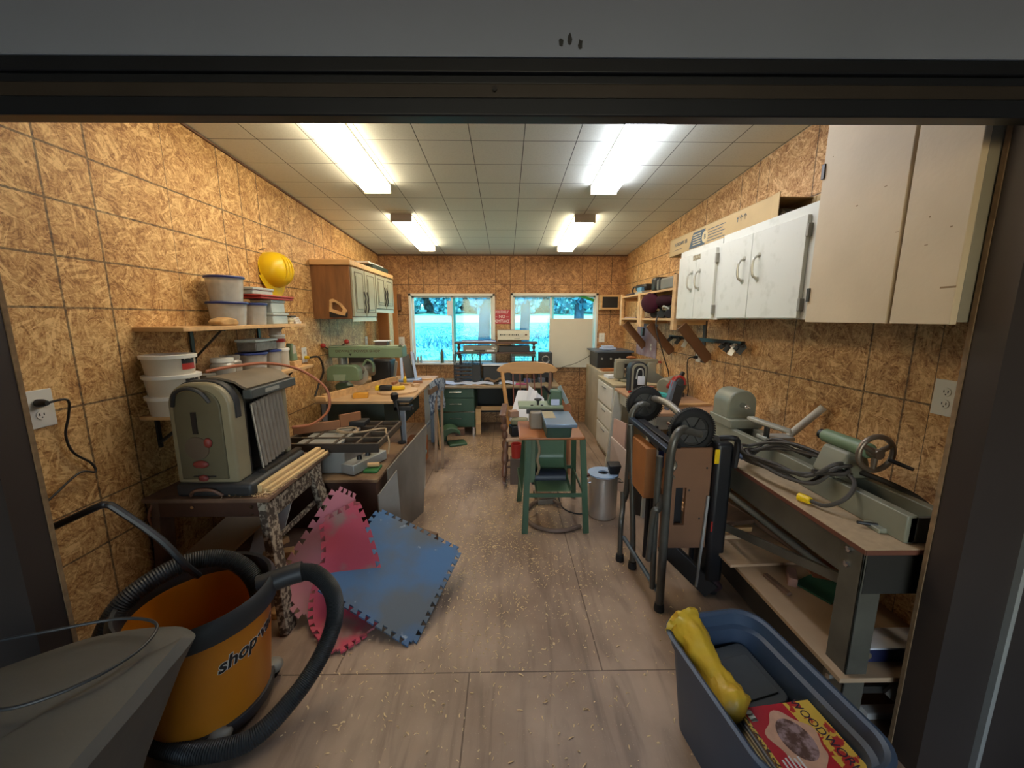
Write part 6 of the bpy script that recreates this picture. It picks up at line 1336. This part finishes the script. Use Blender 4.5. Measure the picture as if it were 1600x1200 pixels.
MB().box(1.30, XR - .01, 1.262, 1.27, .17, .20).box(1.28, 1.29, 1.3, 2.85, .10, SH - .021).build('lower_rail', mat('dark_bench_end', '#37342f'), t)
# on the lower shelf
tag(MB(at(1.42, 2.05, SH, 3)).box(-.22, .22, -.15, .36, 0.0005, .016).build('plywood_offcut', PLY, bevel=.001), 'large plywood offcut on the lower shelf, far part', 'offcut')
tag(MB(at(1.36, 1.745, SH, 8)).box(-.012, .012, -.075, .075, 0.0005, .016).build('small_stick', OLDWOOD, bevel=.002), 'short thin stick near the front of the lower shelf', 'stick')
tag(MB(at(1.46, 1.78, SH, -32)).box(-.02, .02, -.055, .055, 0.0005, .045).build('pinkish_block', mat('pinkish_block', '#a97f6c', .6), bevel=.003), 'pinkish wood block beside the green board on lower shelf', 'block')
tag(MB(at(1.58, 1.72, SH, 24)).box(-.10, .10, -.08, .085, 0.0005, .010).build('green_board', mat('dull_green_board', '#2c5a41', .6), bevel=.001), 'flat dull green board lying on the lower bench shelf', 'board')
tag(MB(at(1.68, 1.86, SH, -20)).box(-.07, .07, -.1, .1, 0.0005, .012).build('rust_board', mat('rust_board', '#8c5236', .7), bevel=.001), 'rust coloured board behind the green one on lower shelf', 'board')
t = thing('blue_carton', 'long navy and white carton at near end of lower bench shelf', 'carton', (1.55, 1.35, SH))
MB().box(1.385, 1.75, 1.30, 1.40, SH + .0005, SH + .055).build('carton', mat('navy_carton', '#1f2548', .5), t, bevel=.002); MB().box(1.384, 1.751, 1.30, 1.401, SH + .055, SH + .062).box(1.383, 1.386, 1.302, 1.398, SH + .002, SH + .055).build('white_side', PAPER, t)
MB().lathe([(.001, -.002), (.014, -.001), (.014, 0)], (1.41, 1.30, SH + .028), axis='y', n=16).build('logo_spot', mat('dark_gold', '#6e6048', .5), t)
tag(MB().box(1.45, 1.70, 1.30, 1.34, 0, .03).build('white_slotted_bar', PLASW, bevel=.003), 'white slotted bar on the floor below the bench', 'bar')
for k, (p, q, m, lb) in enumerate((((1.40, 2.75, .50), (1.60, 1.60, .36), GREY, 'upper grey pipe slanting over the lower bench shelf'), ((1.36, 2.80, .42), (1.66, 1.9, .30), OLDWOOD, 'brown pole slanting over the lower bench shelf'))):
    tag(MB().cyl(p, q, .018, n=12).build('long_pole', m), lb, 'pole', 'poles under the lathe bench')
for k in range(3):
    tag(MB(at(1.30 + .015 * k, 2.35 + .02 * k, SH + .017 + .03 * k, 5 * k)).box(-.09, .16, -.22, .3, 0, .028).build('stacked_board', (PLY, PINE, OLDWOOD)[k], bevel=.002), ('lowest', 'middle', 'top')[k] + ' of the boards stacked at the far end of the lower bench shelf', 'board', 'boards stacked on the lower bench shelf')
# lathe
t = thing('wood_lathe', 'grey-green wood lathe bolted along the steel bench', 'lathe', (1.53, 2.0, LB))
for x0, x1 in ((1.425, 1.465), (1.565, 1.605)):
    MB().box(x0, x1, 1.262, 2.62, LB + .0005, LB + .105).build('bed_rail', LATHE, t, bevel=.004)
MB().box(1.44, 1.59, 1.262, 1.275, LB + .001, LB + .098).box(1.465, 1.565, 1.28, 2.6, LB + .001, LB + .02).build('bed_web', mat('dark_bed_web', '#4a4a42', .6), t)
for y in (1.36, 2.5): MB().box(1.395, 1.64, y - .035, y + .035, LB + .0005, LB + .018).build('bed_foot', LATHE, t, bevel=.004)
MB().box(1.415, 1.62, 2.36, 2.62, LB + .105, LB + .16).build('head_base', LATHE, t, bevel=.006)
MB().prism(arch(1.425, 1.61, LB + .155, LB + .34, .088), 'xz', 2.42, 2.60).build('headstock', LATHE, t, bevel=.01, seg=3)
MB().cyl((1.515, 2.42, LB + .245), (1.515, 2.37, LB + .245), .018, .014, n=16).cyl((1.515, 2.37, LB + .245), (1.515, 2.34, LB + .245), .008, .003, n=12).build('spindle', CHROME, t)
# tool rest
MB().box(1.47, 1.64, 2.10, 2.19, LB + .106, LB + .13).build('rest_banjo', LGREY, t, bevel=.006)
MB().cyl((1.49, 2.13, LB + .13), (1.49, 2.13, LB + .185), .015, n=14).build('rest_post', DSTEEL, t)
MB().cyl((1.50, 2.13, LB + .12), (1.47, 2.06, LB + .125), .012, n=10).build('rest_clamp', CHROME, t)
MB().add([(1.42, 2.22, LB + .225), (1.45, 2.20, LB + .232), (1.56, 2.04, LB + .20), (1.54, 2.02, LB + .19), (1.42, 2.21, LB + .205), (1.45, 2.18, LB + .185), (1.56, 2.02, LB + .18), (1.54, 2.01, LB + .176)], [(0, 1, 2, 3), (7, 6, 5, 4), (0, 4, 5, 1), (1, 5, 6, 2), (2, 6, 7, 3), (3, 7, 4, 0)]).build('tool_rest', mat('pale_tool_rest', '#9a9686', .45, .3), t, bevel=.004)
# tailstock
MB().prism([(1.43, LB + .106), (1.60, LB + .106), (1.555, LB + .225), (1.475, LB + .225)], 'xz', 1.58, 1.72).build('tailstock', LATHE, t, bevel=.012, seg=3)
MB().cyl((1.515, 1.53, LB + .25), (1.515, 1.76, LB + .25), .032, n=24).build('tail_barrel', SAGE, t, bevel=.004)
MB().cyl((1.515, 1.76, LB + .25), (1.515, 1.785, LB + .25), .024, n=16).build('black_tip', BLACK, t)
w = MB().tube([(1.515 + .072 * math.cos(a), 1.505, LB + .25 + .072 * math.sin(a)) for a in [k * math.pi / 14 for k in range(28)]], .011, n=10, closed=True).build('hand_wheel', mat('tarnished_wheel', '#86796a', .4, .7, var=.15), t)
h = MB()
for k in range(3):
    a = 2 * math.pi * k / 3 + .5; h.cyl((1.515, 1.505, LB + .25), (1.515 + .07 * math.cos(a), 1.505, LB + .25 + .07 * math.sin(a)), .013, .009, n=10)
h.cyl((1.515, 1.53, LB + .25), (1.515, 1.485, LB + .25), .02, n=14).build('wheel_spokes', mat('tarnished_wheel', '#86796a'), w)
MB().cyl((1.575, 1.505, LB + .222), (1.60, 1.43, LB + .21), .009, .007, n=10).build('wheel_handle', DSTEEL, w)
MB().cyl((1.43, 1.60, LB + .12), (1.36, 1.62, LB + .125), .010, .014, n=10).build('lock_lever', DSTEEL, t)
MB().cyl((1.42, 1.36, LB + .015), (1.36, 1.38, LB + .018), .009, .006, n=8).build('bed_bolt', BLACK, t)
tag(MB().cyl((1.63, 2.14, LB + .13), (1.742, 2.06, LB + .315), .020, n=18).build('white_tube', mat('ivory_tube', '#b9b2a2', .4)), 'ivory tube leaning against the right wall behind the lathe', 'tube')
for k, (x0, y0, x1, y1, w, h, m, lb) in enumerate(((1.64, 1.75, 1.72, 2.2, .03, .015, PLY, 'flat pale strip lying behind the lathe'), (1.66, 2.25, 1.70, 2.75, .05, .03, PINE, 'pine strip lying by the wall behind the headstock'))):
    tag(MB().bar((x0, y0, LB + h / 2 + .001), (x1, y1, LB + h / 2 + .001), w, h).build('wood_strip', m), lb, 'strip', 'strips behind the lathe')
tag(MB(at(1.33, 2.22, LB, 20)).box(-.03, .03, -.12, .12, 0, .018).build('flat_case', mat('slate_blue', '#38455c', .5), bevel=.004), 'slate blue flat case on the bench in front of the tool rest', 'case')
for k, (y, h) in enumerate(((2.86, .03), (2.80, .03))): tag(MB().box(1.19, 1.33, y - .24, y - .20 + .03, LB + .001 - 0.0, LB + .02).build('dusty_scrap', PLY, bevel=.002), ('farther', 'nearer')[k] + ' dusty scrap at the front far corner of the lathe bench', 'scrap', 'scraps at the lathe bench corner')
# heavy cord coil with yellow plug
pts = []; rc = random.Random(4)
for k in range(64):
    a = k / 64 * 2 * math.pi * 5; rx, ry = .105 + .015 * math.sin(k * .7), .23 + .025 * math.sin(k * 1.3)
    x = 1.385 + rx * math.cos(a) + .06 * math.sin(a) * -1; y = 1.80 + ry * math.sin(a)
    pts.append((x, y, LB + .112 + .012 + .010 * (k / 13) + (.008 * math.sin(k * 2.1)) - (.065 if x < 1.405 else 0) * min(1, (1.41 - x) / .05 if x < 1.41 else 0)))
pts += [(1.46, 1.60, LB + .15), (1.44, 1.50, LB + .13), (1.38, 1.46, LB + .08), (1.335, 1.50, LB + .025), (1.31, 1.56, LB + .02)]
t = thing('extension_cord', 'thick black extension cord coiled over the lathe bed, yellow plug end', 'cord', (1.47, 1.85, LB))
MB().tube(pts, .0085, n=8, smooth=5).build('cord', mat('dusty_black_cord', '#3a352f', .6), t)
MB().tube([(1.52, 1.62, LB + .14), (1.58, 1.52, LB + .125), (1.62, 1.42, LB + .10), (1.64, 1.36, LB + .06)], .012, n=8, smooth=5).build('cord', mat('dusty_black_cord', '#3a352f'), t)
MB().cyl((1.312, 1.553, LB + .02), (1.295, 1.60, LB + .019), .016, .019, n=12).build('plug', YEL, t, bevel=.003)

# ---------------------------------------------------------------- blue plastic tote
t = thing('storage_tote', 'blue-grey plastic tote without lid full of magazines in the foreground', 'tote', (.87, 1.14, 0))
def rr_ring(cx, cy, hx, hy, r, z, n=7):
    p = []
    for qx, qy, a0 in ((1, 1, 0), (-1, 1, 90), (-1, -1, 180), (1, -1, 270)):
        for k in range(n): a = R(a0 + 90 * k / (n - 1)); p.append((cx + qx * (hx - r) + r * math.cos(a), cy + qy * (hy - r) + r * math.sin(a), z))
    return p
RT = Matrix.Translation((.86, 1.12, 0)) @ Matrix.Rotation(R(8), 4, 'Z')
def shell(rings, M_): 
    b = MB(M_); N = len(rings[0]); b.add([p for r_ in rings for p in r_], [(j * N + i, j * N + (i + 1) % N, (j + 1) * N + (i + 1) % N, (j + 1) * N + i) for j in range(len(rings) - 1) for i in range(N)] + [tuple((len(rings) - 1) * N + i for i in range(N))]); return b
TH = .40
TOT = mat('blue_grey_tote', '#39475a', .45, var=.06)
rg = [rr_ring(0, 0, .155, .235, .07, .0), rr_ring(0, 0, .185, .275, .085, TH - .06), rr_ring(0, 0, .195, .285, .09, TH - .05), rr_ring(0, 0, .20, .29, .09, TH - .008), rr_ring(0, 0, .212, .302, .10, TH - .006), rr_ring(0, 0, .214, .304, .10, TH), rr_ring(0, 0, .203, .293, .095, TH + .003), rr_ring(0, 0, .192, .282, .09, TH - .004), rr_ring(0, 0, .188, .278, .085, TH - .05), rr_ring(0, 0, .175, .265, .08, TH - .06), rr_ring(0, 0, .150, .23, .068, .008)]
b = shell(rg, RT); b.f.append(list(range(28))); b.mi.append(0); b.build('tote_body', TOT, t)
# contents
MZ = .23
tag(MB(RT).box(-.13, .13, -.20, .20, .010, MZ - .005).build('packing', mat('dark_packing', '#1f2326', .7), bevel=.004), 'dark packing filling the bottom of the tote', 'packing')
t = thing('plastic_tray_cover', 'dark grey plastic lid lying inside the far part of the tote', 'lid', tuple(RT @ Vector((.03, .13, MZ))))
ML = RT @ Matrix.Translation((.03, .125, MZ + .03)) @ Matrix.Rotation(R(6), 4, 'Z') @ Matrix.Rotation(R(8), 4, 'X')
b = MB(ML); b.prism([(p[0], p[1]) for p in rr_ring(0, 0, .12, .115, .03, 0)], 'xy', 0, .014); b.build('lid_plate', mat('charcoal_lid', '#3e4244', .5), t, bevel=.004)
MB(ML).prism([(p[0], p[1]) for p in rr_ring(.01, -.01, .085, .075, .01, 0)], 'xy', .014, .019).build('raised_panel', mat('charcoal_lid', '#3e4244'), t, bevel=.003)
MAGC = [('#b9a88a', 'cream_pages'), ('#8d9098', 'grey_pages'), ('#7e7a4c', 'olive_pages'), ('#c2b48e', 'buff_pages')]
MM = RT @ Matrix.Translation((.035, -.125, MZ)) @ Matrix.Rotation(R(-2), 4, 'Z')
for k in range(6):
    c, nm = MAGC[k % 4]
    tag(MB(MM @ Matrix.Translation((-.006 * (5 - k) * .6, .004 * (k % 2), 0))).box(-.135, .125, -.10, .10, .0115 * k, .0115 * k + .0108).build('magazine', mat(nm, c, .6), bevel=.0015), ('bottom', 'second', 'third', 'fourth', 'fifth', 'sixth')[k] + ' magazine from below in the pile inside the tote', 'magazine', 'magazines in the tote')
t = thing('magazine', 'topmost red and yellow woodworking magazine in the tote', 'magazine', tuple(MM @ Vector((0, 0, .069))), 'magazines in the tote')
zz = .0692
MB(MM).box(-.13, .13, -.105, .105, zz, zz + .008).build('pages', mat('cream_pages', '#b9a88a'), t)
MB(MM).box(-.131, .131, -.106, .106, zz + .008, zz + .0095).build('cover', mat('magazine_red', '#b01f30', .35, var=.05), t)
z0 = zz + .0096
MB(MM).prism([(.055, -.106), (.131, -.106), (.131, .106), (.035, .106)], 'xy', z0, z0 + .0003).build('yellow_band', mat('magazine_yellow', '#d8b64a', .35, col2='#b02a2a', vs=28, c2lo=.54, c2hi=.57), t)
MB(MM).box(-.131, -.119, -.106, .106, z0, z0 + .0003).build('spine_stripe', mat('spine_yellow', '#cbb24c', .4, col2='#3a2a24', vs=120, c2lo=.5, c2hi=.53), t)
pl = [(-.015 + (.078 + .010 * math.sin(5 * a)) * math.cos(a) * 1.0, -.005 + (.082 + .010 * math.cos(4 * a)) * math.sin(a)) for a in [k * math.pi / 18 for k in range(36)]]
MB(MM).prism(pl, 'xy', z0 + .0003, z0 + .0006).build('cover_art', mat('pale_tan_art', '#c9a28c', .4, var=.1, vs=40), t)
pl = [(-.012 + .05 * math.cos(a), -.004 + .062 * math.sin(a)) for a in [k * math.pi / 16 for k in range(32)]]
MB(MM).prism(pl, 'xy', z0 + .0006, z0 + .0009).build('oval_picture', mat('oval_picture', '#5a4038', .4, col2='#a08a90', vs=45, c2lo=.45, c2hi=.62), t)
MB(MM).box(-.112, -.09, .06, .098, z0 + .0006, z0 + .0009).build('barcode', mat('barcode', '#d8dccf', .4, col2='#4c5048', vs=150, c2lo=.52, c2hi=.55, stretch=(.1, 1, 1)), t)
text('lettering', 'WOODWORK', .040, MM @ Matrix.Translation((.085, 0, z0 + .0006)) @ Matrix.Rotation(R(-84), 4, 'Z'), mat('title_ink', '#2d2238', .4), t, depth=.0003, sx=.86)
b = MB(MM)
for i in range(5): b.box(-.106 + .013 * i, -.100 + .013 * i, -.098, -.052 + .004 * (i % 3), z0 + .0006, z0 + .0009)
b.build('white_lines', PAPER, t)
# yellow plastic bag
YB_ = mat('yellow_bag', '#c9a12c', .45, var=.12, vs=10, bump=.5, bs=18)
b = MB(RT); ax = spline([(-.135, .262, MZ + .19), (-.125, .20, MZ + .165), (-.112, .11, MZ + .125), (-.105, .02, MZ + .085), (-.10, -.045, MZ + .07)], 7)
b.tube(ax, lambda u: (.052 + .008 * math.sin(9 * u)) * (1 if u < .82 else max(.05, math.cos((u - .82) / .18 * 1.45))), n=40)
for i, v in enumerate(b.v):
    k = min(i // 40, len(ax) - 1); c = RT @ ax[k]; d = v - c; q = v * 1.0
    s_ = 1 + .22 * noise.noise(q * 22) + .26 * abs(noise.noise(q * 45)) - .06
    if k < 3: s_ *= 1.06 + .25 * noise.noise(q * 60)
    b.v[i] = c + Vector((d.x * s_, d.y * s_, d.z * s_ * 1.05)) + (Vector((0, .02 * noise.noise(q * 50), .015 * noise.noise(q * 40 + Vector((5, 0, 0))))) if k < 2 else Vector((0, 0, 0)))
tag(b.build('yellow_plastic_bag', YB_), 'crumpled yellow plastic bag stuffed along the left side of the tote', 'bag')
tag(MB().tube([(1.45, 1.24, .18), (1.55, 1.24, .30)], .02).build('pale_pipe_end', mat('dull_pale_pipe', '#6d665c', .5)), 'dull pale pipe end beside the bench leg by the door frame', 'pipe')

# ---------------------------------------------------------------- wood shavings on the floor
def shav(n, seed, dist, m, label, name):
    r_ = random.Random(seed); b = MB()
    for _ in range(n):
        x, y = dist(r_)
        if not (-1.0 < x < 1.15 and 1.02 < y < 5.8): continue
        a = r_.uniform(0, 6.28); L_ = r_.choice((.006, .009, .014, .02)) * r_.uniform(.7, 1.3); w = r_.uniform(.0012, .0028); cur = r_.uniform(-1.5, 1.5); h = r_.uniform(.001, .006)
        vs = []; px_, py_, aa = x, y, a
        for k in range(4):
            dx, dy = -math.sin(aa) * w, math.cos(aa) * w; z = .0008 + h * math.sin(math.pi * k / 3)
            vs += [(px_ + dx, py_ + dy, z), (px_ - dx, py_ - dy, z + .0012)]
            px_ += math.cos(aa) * L_ / 3; py_ += math.sin(aa) * L_ / 3; aa += cur / 3
        b.add(vs, [(0, 1, 3, 2), (2, 3, 5, 4), (4, 5, 7, 6)])
    tag(b.build(name, m, smooth=False), label, 'shavings', kind='stuff')
SHV = mat('wood_shaving', '#d9bc8e', .7, var=.15, vs=30)
def dist(r_):
    k = r_.random()
    if k < .50: return r_.gauss(-.05, .34), r_.gauss(3.1, .75)
    if k < .72: return r_.gauss(-.15, .45), r_.gauss(2.3, .5)
    if k < .86: return r_.gauss(-.4, .25), r_.gauss(4.6, .25)
    return r_.uniform(-.9, 1.1), r_.uniform(1.05, 2.6)
shav(5200, 11, dist, SHV, 'curled pale wood shavings scattered over the plywood floor', 'floor_shavings')
def dist2(r_): return r_.uniform(-1.0, .9), 1.05 + 1.6 * r_.random()
r3 = random.Random(8); b = MB()
def shav2():
    for _ in range(1500):
        x = r3.uniform(-1.44, -1.205); y = r3.uniform(1.87, 2.6)
        if y > 1.91 and x < -1.29 and r3.random() < .9: continue
        a = r3.uniform(0, 6.28); L_ = r3.uniform(.008, .022); w = .0015
        p = Vector((x, y, SZ + r3.uniform(.001, .014))); d = Vector((math.cos(a), math.sin(a), r3.uniform(-.2, .3))) * L_; s_ = Vector((-math.sin(a), math.cos(a), .3)) * w
        b.add([p + s_, p - s_, p + d - s_, p + d + s_], [(0, 1, 2, 3)])
shav2()
tag(b.build('bench_shavings', SHV, smooth=False), 'pale shavings heaped on the work stand in front of the planer', 'shavings', kind='stuff')
